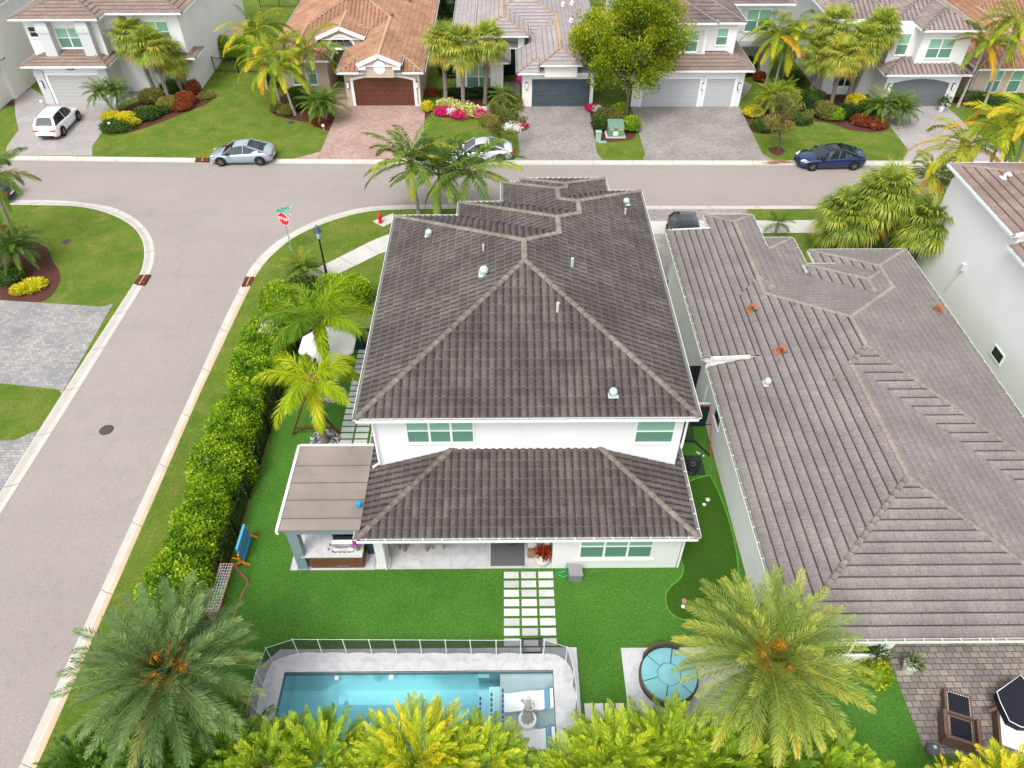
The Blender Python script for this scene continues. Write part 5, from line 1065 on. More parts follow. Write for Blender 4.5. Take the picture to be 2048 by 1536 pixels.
for (px, py, r, f, lb) in [(887, 228, .8, LF_MAG, 'magenta flower clump at the left end of the cream house bed'), (918, 234, .8, LF_MAG, 'magenta flower clump second from the left in the cream house bed'), (903, 230, .5, LF_WHT, 'white flower clump between two magenta ones'), (940, 228, 1.1, LF_PYEL, 'cream-yellow flower clump in the middle of the bed'), (895, 212, 1.0, LF_PYEL, 'cream-yellow flower clump at the foot of the left cabbage palm'), (925, 218, .9, LF_PYEL, 'pale yellow flower clump at the foot of the middle cabbage palm'),
        (960, 232, .8, LF_MAG, 'magenta flower clump at the right end of the cream house bed'), (972, 226, .5, LF_WHT, 'white flower clump beside the right cabbage palm'), (1028, 258, .9, LF_WHT, 'white flower clump at the grey driveway edge'), (1042, 256, .55, LF_MAG, 'magenta flower clump touching the grey driveway'), (997, 302, .85, LF_MAG, 'round magenta and white flower clump at the young tree'), (1003, 306, .6, LF_WHT, 'white flower clump in front of the young tree'),
        (1183, 221, .55, LF_MAG, 'red flower clump at the slate garage corner'), (1193, 224, .45, LF_WHT, 'white flower clump at the slate garage corner')]: shrub(px, py, r, .45, f, lb, name='flower_clump', cat='flowers', n=int(700*r), ll=.13, lw=.07)
spiky(890, 204, .6, .6, LF_OLV, 'spiky grey-green plant beside the left cabbage palm of the cream house')
# ---- foreground clumps: upright plumes with broad leaflets
def clump(c, z, n, L, tint, lab, tips=.12, sp=.9, mat=None):
    t = thing('plume_palm', lab, 'palm', (c[0], c[1], 0)); m = MB(); sm = MB()
    for k in range(n):
        az = k*2.39996+random.uniform(-.3, .3); f = (k+.5)/n; r = sp*math.sqrt(f); bx, by = c[0]+r*math.cos(az), c[1]+r*math.sin(az)*.8; bz = z-L*(.55+.55*f**1.5)+random.uniform(-.2, .2)
        e = 1.35-.75*f+random.uniform(-.12, .12)
        frond(m, az+random.uniform(-.5, .5), e, L*random.uniform(.75, 1.3), .9*random.uniform(.6, 1.3), 20, .28, .018, (bx, by, bz), t0=.1, tint=tint+random.gauss(0, .1)-.12*f, tips=tips, ang=48, down=.05, vee=.4, twist=random.uniform(-.8, .8), jit=.15)
        if k % 4 == 0: sm.tube([(c[0]+r*.3*math.cos(az), c[1]+r*.3*math.sin(az), 0), (bx, by, bz)], [.04, .02], 5)
    m.build('crown', mat or LF_CLUMP, t); sm.build('stems', BRKS, t)
for k, (px, py, z, n, L, ti, sp, lb) in enumerate([
    (175, 1490, 2.8, 90, 1.1, .25, 1.1, 'olive plume palm at the bottom left beside the pavement'), (330, 1475, 3.5, 120, 1.3, .38, 1.2, 'green plume palm under the blue-green date palm'), (440, 1460, 3.5, 110, 1.3, .42, 1.1, 'green plume palm left of the pool, third from the left'), (530, 1480, 3.6, 90, 1.3, .6, 1.0, 'yellow-green plume palm at the pool corner'),
    (640, 1478, 3.6, 120, 1.5, .58, 1.1, 'yellow-green plume palm before the pool, left of its middle'), (735, 1520, 3.6, 90, 1.4, .62, 1.0, 'golden plume palm at the bottom, left of the tallest one'), (835, 1470, 4.1, 150, 1.6, .8, 1.15, 'tallest golden plume palm before the middle of the pool'), (950, 1490, 3.7, 120, 1.4, .68, 1.0, 'golden-green plume palm before the pool steps'),
    (1055, 1545, 3.2, 60, 1.1, .5, .9, 'thin plume palm with bare twigs before the tanning shelf'), (1170, 1515, 3.3, 100, 1.3, .66, 1.0, 'golden plume palm right of the pool corner'), (1245, 1480, 3.6, 120, 1.5, .68, 1.1, 'golden plume palm below the slabs by the daybed'), (1345, 1460, 3.6, 120, 1.5, .62, 1.1, 'golden plume palm in front of the daybed'),
    (1440, 1490, 3.6, 110, 1.4, .55, 1.1, 'orange-tinted plume palm under the olive date palm'), (1545, 1480, 3.4, 110, 1.3, .42, 1.1, 'green plume palm right of the olive date palm trunk'), (1640, 1490, 3.2, 110, 1.3, .52, 1.1, 'yellow-green plume palm by the right-hand turf'), (1705, 1525, 3.0, 70, 1.1, .6, .9, 'low yellow plume palm at the bottom right of the row'),
    (1950, 1570, 3.2, 70, 1.2, .85, .8, 'golden plume palm at the lower right corner'), (2040, 1530, 3.6, 60, 1.2, .95, .7, 'orange plume palm cut by the right edge of the picture')]):
    clump(G(px, py+38, z-.5), z-.5, int(n*1.5), L*.72, ti-.2, lb, tips=.15 if ti < .8 else .25, sp=sp, mat=LF_CLG if k in (0, 1, 2, 13) else None)
# extra greenery that fills the beds between the named plants
for a in [(262, 250, .8, .5, LF_YEL, 'yellow low bush at the right end of the yellow pair, upper left'), (365, 218, .9, .6, LF_RED, 'low russet bush in front of the reddish ones, upper left'), (325, 224, .8, .5, LF_BUSH, 'low green bush between the olive ones, upper left'), (415, 195, .7, .4, LF_OLV, 'low olive tuft at the tip of the upper left bed'),
    (598, 215, .9, .7, LF_BUSH, 'dark green bush behind the olive pair, terracotta house'), (635, 215, .8, .9, LF_HEDGE, 'light green bush behind the full pygmy palm'), (1600, 245, .9, .7, LF_BUSH, 'green bush at the left of the upper right bed'), (1625, 205, 1.0, 1.0, LF_BUSH, 'green bush at the foot of the leftmost upper right cabbage palm'),
    (1668, 238, .8, .9, LF_HEDGE, 'light green bush between speckled and dark bushes, upper right'), (1735, 226, 1.0, 1.1, LF_BUSH, 'green bush under the double pygmy palm, upper right'), (1575, 200, .9, .9, LF_HEDGE, 'bright green bush below the three leaning palms'), (1550, 205, .8, 1.1, LF_YEL, 'yellow-green bush behind the yellow-tinged pygmy palm'),
    (1020, 215, 1.0, 1.0, LF_OLV, 'olive bush behind the small pygmy palm, cream house'), (1015, 240, .9, .8, LF_BUSH, 'green bush between young tree and driveway, cream house'), (985, 248, .7, .7, LF_RED, 'red bush at the foot of the bed, cream house'), (1240, 232, .8, 1.0, LF_HEDGE, 'yellow-green bush around the foot of the street lamp in the tree'), (1207, 240, .8, .9, LF_OLV, 'olive-green bush under the big shade tree, left side')]: shrub(*a)
spiky(1610, 232, 1.0, .8, LF_DARK, 'dark sword-leaved plant in the upper right bed', n=90, lw=.03)
pygmy(1795, 250, 1.2, 1.5, 'pygmy palm right of the double one beside the grey garage drive', stems=((.1, 0),))
# ================================================================ OBJECTS
WOOD = flat('teak_wood', (.19, .085, .04, 1), .5, .3, var=.4, vs=7); WOODL = flat('light_wood', (.30, .19, .11, 1), .55, .3, var=.3, vs=6); WICK = flat('brown_wicker', (.10, .065, .05, 1), .8, var=.4, vs=25)
REDW = flat('stained_wood', (.16, .045, .02, 1), .5, .3, var=.4, vs=5); TURQ = flat('aqua_cushion', (.20, .46, .50, 1), .8, .2, var=.1, vs=3); WPL = flat('white_plastic', (.85, .85, .86, 1), .35, .4)
TEAL = flat('teal_plastic', (.02, .22, .25, 1), .4, .4); GPOST = flat('post_blue_grey', (.22, .29, .31, 1), .5, .3); NAVY = flat('blue_fabric', (.15, .36, .50, 1), .8)
BLKF = flat('black_fabric', (.012, .013, .022, 1), .9); RED = flat('red_paint', (.62, .012, .015, 1), .35, .5); GRN = flat('utility_green', (.16, .27, .20, 1), .5, var=.2, vs=6)
# ---- pergola
p = thing('pergola', 'flat taupe panel pergola roof on blue-grey posts over the outdoor kitchen', 'pergola', (-7.2, 18.6, 0))
PAN = flat('pergola_panel', (.27, .228, .20, 1), .5, .3, var=.3, vs=.55); ys = [16.47]+[G(640, y, 3.0)[1] for y in (1038, 1001.5, 967, 933)]+[20.76]
for a, b in zip(ys[:-1], ys[1:]):
    m = MB(); m.box(-8.75, -5.66, a+.02, b-.01, 2.98, 3.03); m.box(-8.75, -5.66, a+.02, a+.06, 3.03, 3.06); m.box(-8.75, -5.66, (a+b)/2-.008, (a+b)/2+.008, 3.03, 3.037); m.build('roof_panel', PAN, p)
m = MB(); m.box(-8.86, -8.76, 16.45, 20.8, 2.84, 3.07); m.box(-8.75, -5.66, 20.77, 20.84, 2.84, 3.07); m.build('gutter', TRIM, p); MB().box(-8.7, -5.7, 16.52, 20.7, 2.9, 2.975).build('roof_underside', GPOST, p)
MB().box(-8.6, -5.75, 16.6, 16.78, 2.62, 2.9).build('beam', GPOST, p)
for x, y in ((-8.6, 16.68), (-8.6, 20.3)):
    m = MB(); m.box(x, x+.4, y, y+.34, 0.05, 2.9); m.box(x-.06, x+.46, y-.05, y+.39, .05, .09); m.build('post', GPOST, p)
c = thing('ball', 'small bright blue ball resting on the pergola roof by the tile edge', 'ball', G(718, 1008, 3.15)); MB().lathe(G(718, 1008, 3.15), [(.02, -.12)]+[(.13*math.sin(PI*k/8), -.13*math.cos(PI*k/8)) for k in range(1, 8)]+[(.02, .12)], 14).build('ball_shell', flat('ball_blue', (.0, .25, .62, 1), .3), c, smooth=True)
# ---- outdoor kitchen
k_ = thing('kitchen_counter', 'outdoor kitchen counter with white stone top and walnut front under the pergola', 'counter', (-7.1, 17.2, .05))
MB().box(-8.33, -5.88, 16.66, 17.78, .90, .965).build('countertop', MARS, k_); MB().box(-8.08, -5.93, 16.74, 17.7, .05, .9).build('cabinet', WOOD, k_)
for z in (.86, .2): MB().box(-7.0, -6.55, 16.715, 16.735, z-.012, z+.012).build('handle', CHROME, k_)
g = thing('grill', 'stainless steel barbecue grill set in the white counter', 'grill', (-6.7, 17.2, .965)); hd_ = MB()
for i in range(7):
    a0, a1 = PI*i/7, PI*(i+1)/7; f = lambda a: (17.28-.29*math.cos(a), .99+.34*math.sin(a))
    (y0, z0), (y1, z1) = f(a0), f(a1); hd_.add([(-7.1, y0, z0), (-6.28, y0, z0), (-6.28, y1, z1), (-7.1, y1, z1)], [(0, 1, 2, 3)])
for x in (-7.1, -6.28): hd_.add([(x, 17.28-.29*math.cos(PI*i/7), .99+.34*math.sin(PI*i/7)) for i in range(8)], [tuple(range(8))])
hd_.build('lid', CHROME, g, smooth=False); MB().box(-7.12, -6.26, 16.86, 17.6, .967, 1.0).build('firebox', CHROME, g); MB().bar((-6.95, 16.93, 1.2), (-6.43, 16.93, 1.2), .03, .03).build('handle', CHROME, g); MB().box(-7.2, -6.0, 17.55, 17.75, .967, 1.5).build('back_panel', BLACK, g)
for i in range(4): MB().lathe((-6.98+.19*i, 16.85, .985), [(.02, -.01), (.025, .0), (.02, .01)], 8).build('knob', BLACK, g)
v = thing('flower_vase', 'vase of pink orchids on the counter right of the grill', 'vase', (-6.1, 16.98, .965)); MB().lathe((-6.1, 16.98, .965), [(.06, 0), (.08, .1), (.05, .22)], 12).build('vase', flat('vase_green', (.2, .3, .08, 1), .3), v)
m = MB(); shell(m, (-6.12, 17.0, 1.4), .18, .18, .16, 160, .09, .05, .5, zmin=-1, inner=.3); m.build('blossoms', leafmat('orchid', ls((0, 150, 80, 160, 1), (.6, 205, 130, 200, 1), (1, 200, 40, 60, 1))), v)
for i, (x, y) in enumerate(((-7.28, 17.0), (-7.25, 17.2))): t = thing('spice_jar', 'small brown jar left of the grill, %s one' % ('front' if i == 0 else 'rear'), 'jar', (x, y, .965)); MB().lathe((x, y, .965), [(.035, 0), (.035, .1), (.02, .13)], 8).build('jar_body', WOODL, t)
t = thing('bin', 'dark teal bin between the kitchen and the white patio column', 'bin', (-5.7, 17.6, .05)); m = MB(); m.prism([(-5.85, 17.4), (-5.55, 17.4), (-5.55, 17.8), (-5.85, 17.8)], .05, .75); m.build('bin_body', flat('bin_teal', (.01, .05, .06, 1), .4), t); MB().box(-5.87, -5.53, 17.38, 17.82, .752, .8).build('lid', BLACK, t)
# ---- covered patio furniture
t = thing('dining_table', 'wooden dining table on the marble patio, half hidden by the eave', 'table', (-3.85, 18.2, .05)); MB().box(-4.4, -3.35, 17.45, 19.2, .74, .8).build('tabletop', WOODL, t)
for x in (-4.38, -3.47):
    for y in (17.5, 19.05): MB().box(x, x+.1, y, y+.1, .05, .74).build('leg', WOODL, t)
def chair(x, y, rz, lb):
    t = thing('dining_chair', lb, 'chair', (0, 0, 0), 'wooden chairs at the patio dining table'); m = MB(); m.box(-.25, .25, -.25, .25, .42, .48); m.build('seat', WICK, t)
    m = MB(); m.add([(.24, -.26, .48), (.3, -.26, .86), (.3, .26, .86), (.24, .26, .48), (.28, -.26, .48), (.34, -.26, .86), (.34, .26, .86), (.28, .26, .48)], [(0, 1, 2, 3), (7, 6, 5, 4), (0, 4, 5, 1), (3, 2, 6, 7), (1, 5, 6, 2)]); m.build('backrest', WICK, t)
    for a in (-.22, .22):
        for b in (-.22, .22): MB().box(a-.025, a+.025, b-.025, b+.025, 0, .42).build('leg', WOODL, t)
    place(t, (x, y, .05), rz)
chair(-4.78, 17.85, PI, 'wicker chair left of the dining table, nearest the lawn'); chair(-2.95, 17.85, 0, 'wicker chair right of the dining table, nearest the lawn'); chair(-4.78, 18.7, PI, 'wicker chair left of the dining table, farther under the roof')
tag(MB().box(-.75, .66, 16.78, 19.2, .052, .062).build('rug', pavermat('rug_pattern', [(.30, .31, .31, 1), (.38, .39, .39, 1)], 14, 14, .12)), 'grey patterned rug under the round patio table', 'rug')
t = thing('round_table', 'round woven coffee table on the grey rug', 'table', (.12, 18.1, .06)); MB().lathe((.12, 18.1, .06), [(.35, 0), (.45, .2), (.42, .38), (.55, .40), (.55, .44), (.0, .44)], 28).build('tabletop', WICK, t)
t = thing('armchair', 'wood armchair with pale cushions and blue pillow at the right end of the patio', 'armchair', (1.2, 17.7, .05)); MB().box(.78, 1.7, 17.15, 17.27, .05, .6).build('arm', WOODL, t); MB().box(.78, 1.7, 18.1, 18.22, .05, .6).build('arm', WOODL, t); MB().box(.8, 1.6, 17.28, 18.09, .25, .5).build('seat_cushion', WHITE, t); MB().box(1.45, 1.68, 17.28, 18.09, .5, .95).build('back_cushion', WHITE, t)
b = MB(); b.lathe((1.32, 17.5, .66), [(.02, -.17), (.15, -.1), (.19, 0), (.15, .1), (.02, .17)], 12); b.build('pillow', NAVY, t)
t = thing('planter', 'round white planter with rust-orange bromeliads at the patio corner', 'planter', (1.38, 16.95, .05)); MB().lathe((1.38, 16.95, .05), [(.16, 0), (.30, .15), (.33, .35), (.22, .52), (.24, .55)], 18).build('pot', flat('planter_cream', (.66, .62, .56, 1), .6), t, smooth=True); m = MB(); shell(m, (1.38, 16.95, .72), .28, .28, .22, 420, .2, .035, .4, zmin=-.5, inner=.2, up=1); m.build('foliage', leafmat('bromeliad', ls((0, 110, 30, 15, .9), (.5, 180, 70, 30, 1), (1, 210, 120, 50, 1))), t)
# ---- hose box + hose
t = thing('hose_box', 'grey plastic hose reel box on the turf by the ground-floor wall', 'hose box', (2.68, 16.32, .01)); m = MB(); m.prism([(2.45, 16.05), (2.95, 16.05), (2.92, 16.5), (2.42, 16.5)], .01, .42); m.build('box_body', flat('box_grey', (.20, .20, .21, 1), .6), t); m = MB(); m.prism([(2.42, 16.02), (2.98, 16.02), (2.94, 16.53), (2.39, 16.53)], .42, .5); m.build('lid', flat('box_lid', (.25, .245, .26, 1), .5), t)
t = thing('garden_hose', 'bright green garden hose looping from the wall tap to the hose box', 'hose', (2.0, 16.5, 0)); MB().tube([(2.43, 16.3, .1), (2.2, 16.25, .03), (2.0, 16.38, .03), (1.85, 16.5, .03), (2.1, 16.46, .03), (2.3, 16.5, .1), (2.38, 16.62, .5)], .02, 6).build('hose_tube', flat('hose_green', (.02, .42, .22, 1), .4), t, smooth=True)
# ---- pool fence
SCR = bpy.data.materials.new('pool_fence_mesh'); SCR.use_nodes = True; nt = SCR.node_tree; b = nt.nodes['Principled BSDF']; b.inputs['Base Color'].default_value = (.02, .02, .022, 1); b.inputs['Roughness'].default_value = .8; tr = N(nt, 'BsdfTransparent'); mx = N(nt, 'MixShader', i0=.52); nt.links.new(tr.outputs[0], mx.inputs[1]); nt.links.new(b.outputs[0], mx.inputs[2]); nt.links.new(mx.outputs[0], nt.nodes['Material Output'].inputs[0])
t = thing('pool_fence', 'low removable pool fence of black mesh between slim white posts', 'fence', (-3.4, 13.0, .045))
left = [(-8.9, 8.9), (-8.92, 9.9), (-8.92, 10.9), (-8.92, 11.83), (-8.77, 12.74)]; FP = left+[(-7.88, 13.06)]+[(-6.99+.93*i, 13.05-.012*i) for i in range(8)]+[(.42, 12.97)]; RP = [(1.28, 12.97), (2.1, 12.68), (2.28, 11.78), (2.3, 10.85), (2.31, 9.9)]
for L_ in (FP, RP):
    for i, (x, y) in enumerate(L_): MB().tube([(x, y, .05), (x+random.uniform(-.02, .02), y, 1.18)], .02, 6).build('post', TRIM, t)
    for a, b2 in zip(L_[:-1], L_[1:]):
        m = MB(); n = 5; sag = .05 if L_ is FP else .12; d = Vector((b2[1]-a[1], a[0]-b2[0], 0)).normalized()
        for i in range(n):
            f0, f1 = i/n, (i+1)/n; s0, s1 = sag*math.sin(PI*f0), sag*math.sin(PI*f1); q = lambda f, s, z: (a[0]+(b2[0]-a[0])*f-d.x*s, a[1]+(b2[1]-a[1])*f-d.y*s, z)
            m.add([q(f0, s0*.2, 1.15-s0*.3), q(f1, s1*.2, 1.15-s1*.3), q(f1, s1, .08), q(f0, s0, .08)], [(0, 1, 2, 3)])
        m.build('mesh_panel', SCR, t); mm = MB(); mm.tube([(*a, 1.16), ((a[0]+b2[0])/2-d.x*sag*.2, (a[1]+b2[1])/2-d.y*sag*.2, 1.16-sag*.3), (*b2, 1.16)], .008, 4); mm.build('top_cord', TRIM, t)
m = MB(); m.bar((.5, 13.0, .1), (.5, 13.0, 1.2), .05, .05); m.bar((1.2, 13.0, .1), (1.2, 13.0, 1.2), .05, .05); m.bar((.5, 13.0, .12), (1.2, 13.0, .12), .05, .05); m.bar((.5, 13.0, 1.18), (1.2, 13.0, 1.18), .05, .05); m.bar((1.2, 13, 1.1), (1.2, 13.0, 1.4), .03, .03); gate = m.build('gate', BLACK, t)
m = MB(); m.add([(.52, 13, .14), (1.18, 13, .14), (1.18, 13, 1.16), (.52, 13, 1.16)], [(0, 1, 2, 3)]); m.build('gate_mesh', SCR, gate)
# ---- loungers in the pool
def lounger(y, lb):
    t = thing('pool_lounger', lb, 'lounger', (0, 0, 0), 'white loungers on the tanning shelf'); m = MB(); n = 22; pr = []
    for i in range(n+1):
        f = i/n; x = -.88+1.76*f; z = .30-.12*math.cos(f*PI*1.6)+(.42*max(0, f-.72)/.28*.9 if f > .72 else 0)-.05*f; pr.append((x, z))
    for (x0, z0), (x1, z1) in zip(pr[:-1], pr[1:]): m.add([(x0, -.34, z0), (x1, -.34, z1), (x1, .34, z1), (x0, .34, z0), (x0, -.34, z0-.12), (x1, -.34, z1-.12), (x1, .34, z1-.12), (x0, .34, z0-.12)], [(0, 1, 2, 3), (7, 6, 5, 4), (0, 4, 5, 1), (3, 2, 6, 7), (1, 5, 6, 2), (0, 3, 7, 4)])
    m.build('lounger_body', WPL, t); m = MB(); m.box(-.7, -.4, -.3, .3, .0, .14); m.box(.15, .45, -.3, .3, .0, .2); m.build('base', WPL, t); m = MB(); x0, z0 = pr[19]; m.add([(x0-.1, -.36, z0-.06), (x0+.08, -.36, z0+.14), (x0+.08, .36, z0+.14), (x0-.1, .36, z0-.06), (x0-.07, -.36, z0-.12), (x0+.12, -.36, z0+.08), (x0+.12, .36, z0+.08), (x0-.07, .36, z0-.12)], [(0, 1, 2, 3), (7, 6, 5, 4), (0, 4, 5, 1), (3, 2, 6, 7), (1, 5, 6, 2), (0, 3, 7, 4)]); m.build('head_pillow', NAVY, t); place(t, (.68, y, -.42))
lounger(11.3, 'white wave-shaped pool lounger with blue pillow behind the statue'); lounger(9.95, 'white wave-shaped pool lounger with blue pillow nearest the plume palms')
# ---- statue
t = thing('statue', 'grey stone statue of a draped standing woman on a white drum pedestal in the pool', 'statue', (.62, 10.5, -.42)); x, y = .62, 10.5
MB().lathe((x, y, -.42), [(.32, 0), (.32, .08), (.28, .12), (.27, .62), (.31, .66), (.31, .72), (0, .72)], 28).build('pedestal', WPL, t)
STN = flat('statue_stone', (.55, .545, .53, 1), .85, var=.3, vs=16)
def skin(name, verts, edges, par, mat, sub=2):
    me = bpy.data.meshes.new(name); me.from_pydata([v[:3] for v in verts], edges, []); o = bpy.data.objects.new(name, me); C.objects.link(o); me.materials.append(mat); sk = o.modifiers.new('s', 'SKIN'); ss = o.modifiers.new('u', 'SUBSURF'); ss.levels = sub; ss.render_levels = sub
    for i, v in enumerate(verts): me.skin_vertices[0].data[i].radius = (v[3], v[4] if len(v) > 4 else v[3]*.8)
    me.skin_vertices[0].data[0].use_root = True; bpy.context.view_layer.update(); dg = bpy.context.evaluated_depsgraph_get(); nm = bpy.data.meshes.new_from_object(o.evaluated_get(dg)); bpy.data.objects.remove(o)
    for pl in nm.polygons: pl.use_smooth = True
    r = bpy.data.objects.new(name, nm); C.objects.link(r); r.parent = par; return r
V_ = [(0, 0, 1.62, .13, .1), (0, 0, 1.86, .115, .09), (0, 0, 2.05, .17, .1), (0, 0, 2.16, .06, .06), (0, -.02, 2.25, .06, .065), (0, -.02, 2.35, .085, .095), (0, -.02, 2.43, .05, .06), (.16, 0, 2.09, .05), (.21, -.05, 1.88, .042), (.15, -.15, 1.76, .034), (.07, -.18, 1.8, .03), (-.16, 0, 2.09, .05), (-.23, -.02, 2.22, .04), (-.19, -.04, 2.38, .034), (-.12, -.05, 2.44, .03), (0, 0, 1.45, .17, .13)]
V_ = [(a[0], a[1], a[2]-1.35, *a[3:]) for a in V_]; fig = skin('figure', V_, [(0, 1), (1, 2), (2, 3), (3, 4), (4, 5), (5, 6), (2, 7), (7, 8), (8, 9), (9, 10), (2, 11), (11, 12), (12, 13), (13, 14), (0, 15)], t, STN); fig.location = (0, 0, 1.42)
dr = MB(); nn = 36; rows = [(.12, 1.62), (.145, 1.45), (.155, 1.2), (.17, .95), (.21, .74), (.22, .725)]
vs = [(x+(r*(1+.14*math.sin(a*9+z*3)))*math.cos(a), y+(r*.85*(1+.14*math.sin(a*9+z*3)))*math.sin(a), z-.42) for r, z in rows for a in [2*PI*k/nn for k in range(nn)]]
dr.add(vs, [(i*nn+j, i*nn+(j+1) % nn, (i+1)*nn+(j+1) % nn, (i+1)*nn+j) for i in range(len(rows)-1) for j in range(nn)]+[tuple(range(nn))]); dr.build('robe', STN, t, smooth=True)
hr = MB(); hr.lathe((x, y+.02, 1.49), [(.02, -.1), (.10, -.08), (.12, .0), (.09, .08), (.02, .11)], 12); hr.build('hair', STN, t, smooth=True)
# ---- daybed
cx, cy, R = 5.75, 11.95, 1.0; t = thing('daybed', 'round wicker daybed with turquoise wedge cushions under the olive date palm', 'daybed', (cx, cy, .045)); MB().lathe((cx, cy, .045), [(.95, 0), (1.04, .05), (1.07, .34), (1.0, .36), (0, .36)], 40).build('wicker_base', WICK, t)
bk = MB()
for k in range(10):
    a0, a1 = math.radians(62+8*k), math.radians(62+8*(k+1)); f = lambda a, r: (cx+r*math.cos(a), cy+r*math.sin(a))
    bk.prism([f(a0, 1.02), f(a1, 1.02), f(a1, 1.10), f(a0, 1.10)], .36, .8)
bk.build('backrest', WICK, t)
for k in range(6):
    m = MB(); a0, a1 = 2*PI*k/6+.25, 2*PI*(k+1)/6+.25; g0 = .02; pts = [(cx+r*math.cos(a), cy+r*math.sin(a)) for r, aa in ((.99, np.linspace(a0+g0, a1-g0, 10)), (.43, np.linspace(a1-g0*2, a0+g0*2, 6))) for a in aa]; m.prism(pts, .405, .53); pc = [((p_[0]-cx)*.94+cx, (p_[1]-cy)*.94+cy) for p_ in pts]; m.prism(pts, .53, .545); m.build('seat_cushion', TURQ, t)
MB().lathe((cx, cy, .405), [(.41, 0), (.41, .13), (.38, .15), (0, .15)], 28).build('round_cushion', TURQ, t)
# ---- swing set
t = thing('swing_set', 'brown wooden A-frame swing set on the turf behind the lime palm', 'swing set', (-9.3, 25.3, .01)); zt_ = GY(621, 793, 24.2)[2]
for y0, nm in ((24.2, 0), (26.55, 1)):
    for xf in (-10.38, -8.12): m = MB(); m.bar((xf, y0, .01), (-9.32, y0, zt_), .09, .09); m.build('leg', REDW, t)
    f = .2; MB().bar((-10.38+1.06*f, y0-.06, zt_*f), (-8.12-1.2*f, y0-.06, zt_*f), .05, .09).build('crossbar', REDW, t)
MB().bar((-9.32, 23.9, zt_), (-9.32, 26.8, zt_), .1, .12).build('beam', REDW, t)
for y in (24.75, 25.5):
    sw = MB(); sw.box(-9.55, -9.1, y-.12, y+.12, .45, .5); sw.box(-9.55, -9.5, y-.12, y+.12, .5, .7); sw.build('swing_seat', TEAL, t)
    for x in (-9.53, -9.12): MB().bar((-9.32+(x+9.32)*.4, y, zt_-.05), (x, y, .5), .015, .015).build('rope', TEAL, t)
# ---- parasol
x, y = -9.0, 28.15; t = thing('parasol', 'white octagonal parasol behind the two plumed palms', 'parasol', (x, y, .01)); MB().tube([(x, y, .01), (x, y, 2.85)], .03, 8).build('pole', TRIM, t); MB().lathe((x, y, .01), [(.3, 0), (.3, .06), (.05, .1)], 16).build('base', flat('stone_base', (.4, .4, .4, 1)), t)
m = MB(); n = 8; rim = [(x+1.45*math.cos(2*PI*(k+.5)/n), y+1.45*math.sin(2*PI*(k+.5)/n), 2.35) for k in range(n)]; mid = [(x+.75*math.cos(2*PI*(k+.5)/n), y+.75*math.sin(2*PI*(k+.5)/n), 2.72) for k in range(n)]; m.add(rim+mid+[(x, y, 2.95)], [(k, (k+1) % n, n+(k+1) % n, n+k) for k in range(n)]+[(n+k, n+(k+1) % n, 2*n) for k in range(n)]); lo = [(p_[0], p_[1], p_[2]-.14) for p_ in rim]; m.add(rim+lo, [(k, n+k, n+(k+1) % n, (k+1) % n) for k in range(n)]); m.build('canopy', flat('canopy_white', (.82, .80, .78, 1), .9, var=.06), t)
# ---- soccer goal
t = thing('soccer_goal', 'small soccer goal with faded red frame and pale net against the black fence', 'goal', (-11, 15.4, .01)); fr_ = flat('faded_red', (.45, .16, .13, 1), .5, var=.3); y0, y1 = 14.2, 16.25; Z = 1.18
fm = MB()
for y in (y0, y1): fm.tube([(-10.75, y, .03), (-10.88, y, Z), (-11.38, y, Z), (-11.4, y, .03)], .022, 6)
fm.tube([(-10.88, y0, Z), (-10.88, y1, Z)], .022, 6); fm.tube([(-11.38, y0, Z), (-11.38, y1, Z)], .018, 6); fm.tube([(-10.75, y0, .03), (-10.62, (y0+y1)/2+.5, .03), (-10.5, y1-.15, .03), (-10.75, y1, .6), (-10.88, y1, Z)], .03, 6); fm.build('frame', fr_, t)
nt_ = MB()
for i in range(17): y = y0+(y1-y0)*i/16; nt_.bar((-10.88, y, Z), (-11.38, y, Z), .008, .008); nt_.bar((-11.38, y, Z), (-11.4, y, .05), .008, .008)
for i in range(5): xx = -10.88-.1*i-.05; nt_.bar((xx, y0, Z), (xx, y1, Z), .008, .008)
for i in range(9): z = .1+.12*i; nt_.bar((-11.39, y0, z), (-11.39, y1, z), .008, .008)
nt_.build('net', TRIM, t)
# ---- giant four-in-a-row game
t = thing('garden_game', 'giant blue grid board game on orange feet beside the black fence', 'game', (-10.95, 17.5, .01)); m = MB(); Y0, Y1, Z0, Z1 = 16.98, 18.15, .22, 1.1; BL = flat('board_blue', (.08, .33, .52, 1), .4); X = -10.95
for i in range(8): y = Y0+(Y1-Y0)*i/7; m.box(X-.05, X+.05, y-.02, y+.02, Z0+.08, Z1)
for i in range(7): z = Z0+.08+(Z1-Z0-.08)*i/6; m.box(X-.049, X+.049, Y0-.02, Y1+.02, z-.018, z+.018)
m.box(X-.08, X+.08, Y0-.04, Y1+.04, Z0-.08, Z0+.06); m.build('board', BL, t); OR = flat('game_orange', (.62, .20, .02, 1), .4)
for y in (Y0-.08, Y1+.08):
    m = MB(); m.bar((X-.3, y, .05), (X, y, .3), .08, .08); m.bar((X+.3, y, .05), (X, y, .3), .08, .08); m.bar((X, y, .25), (X, y, .8), .07, .07); m.bar((X-.28, y-.02, .62), (X, y, .45), .04, .04); m.build('foot', OR, t)
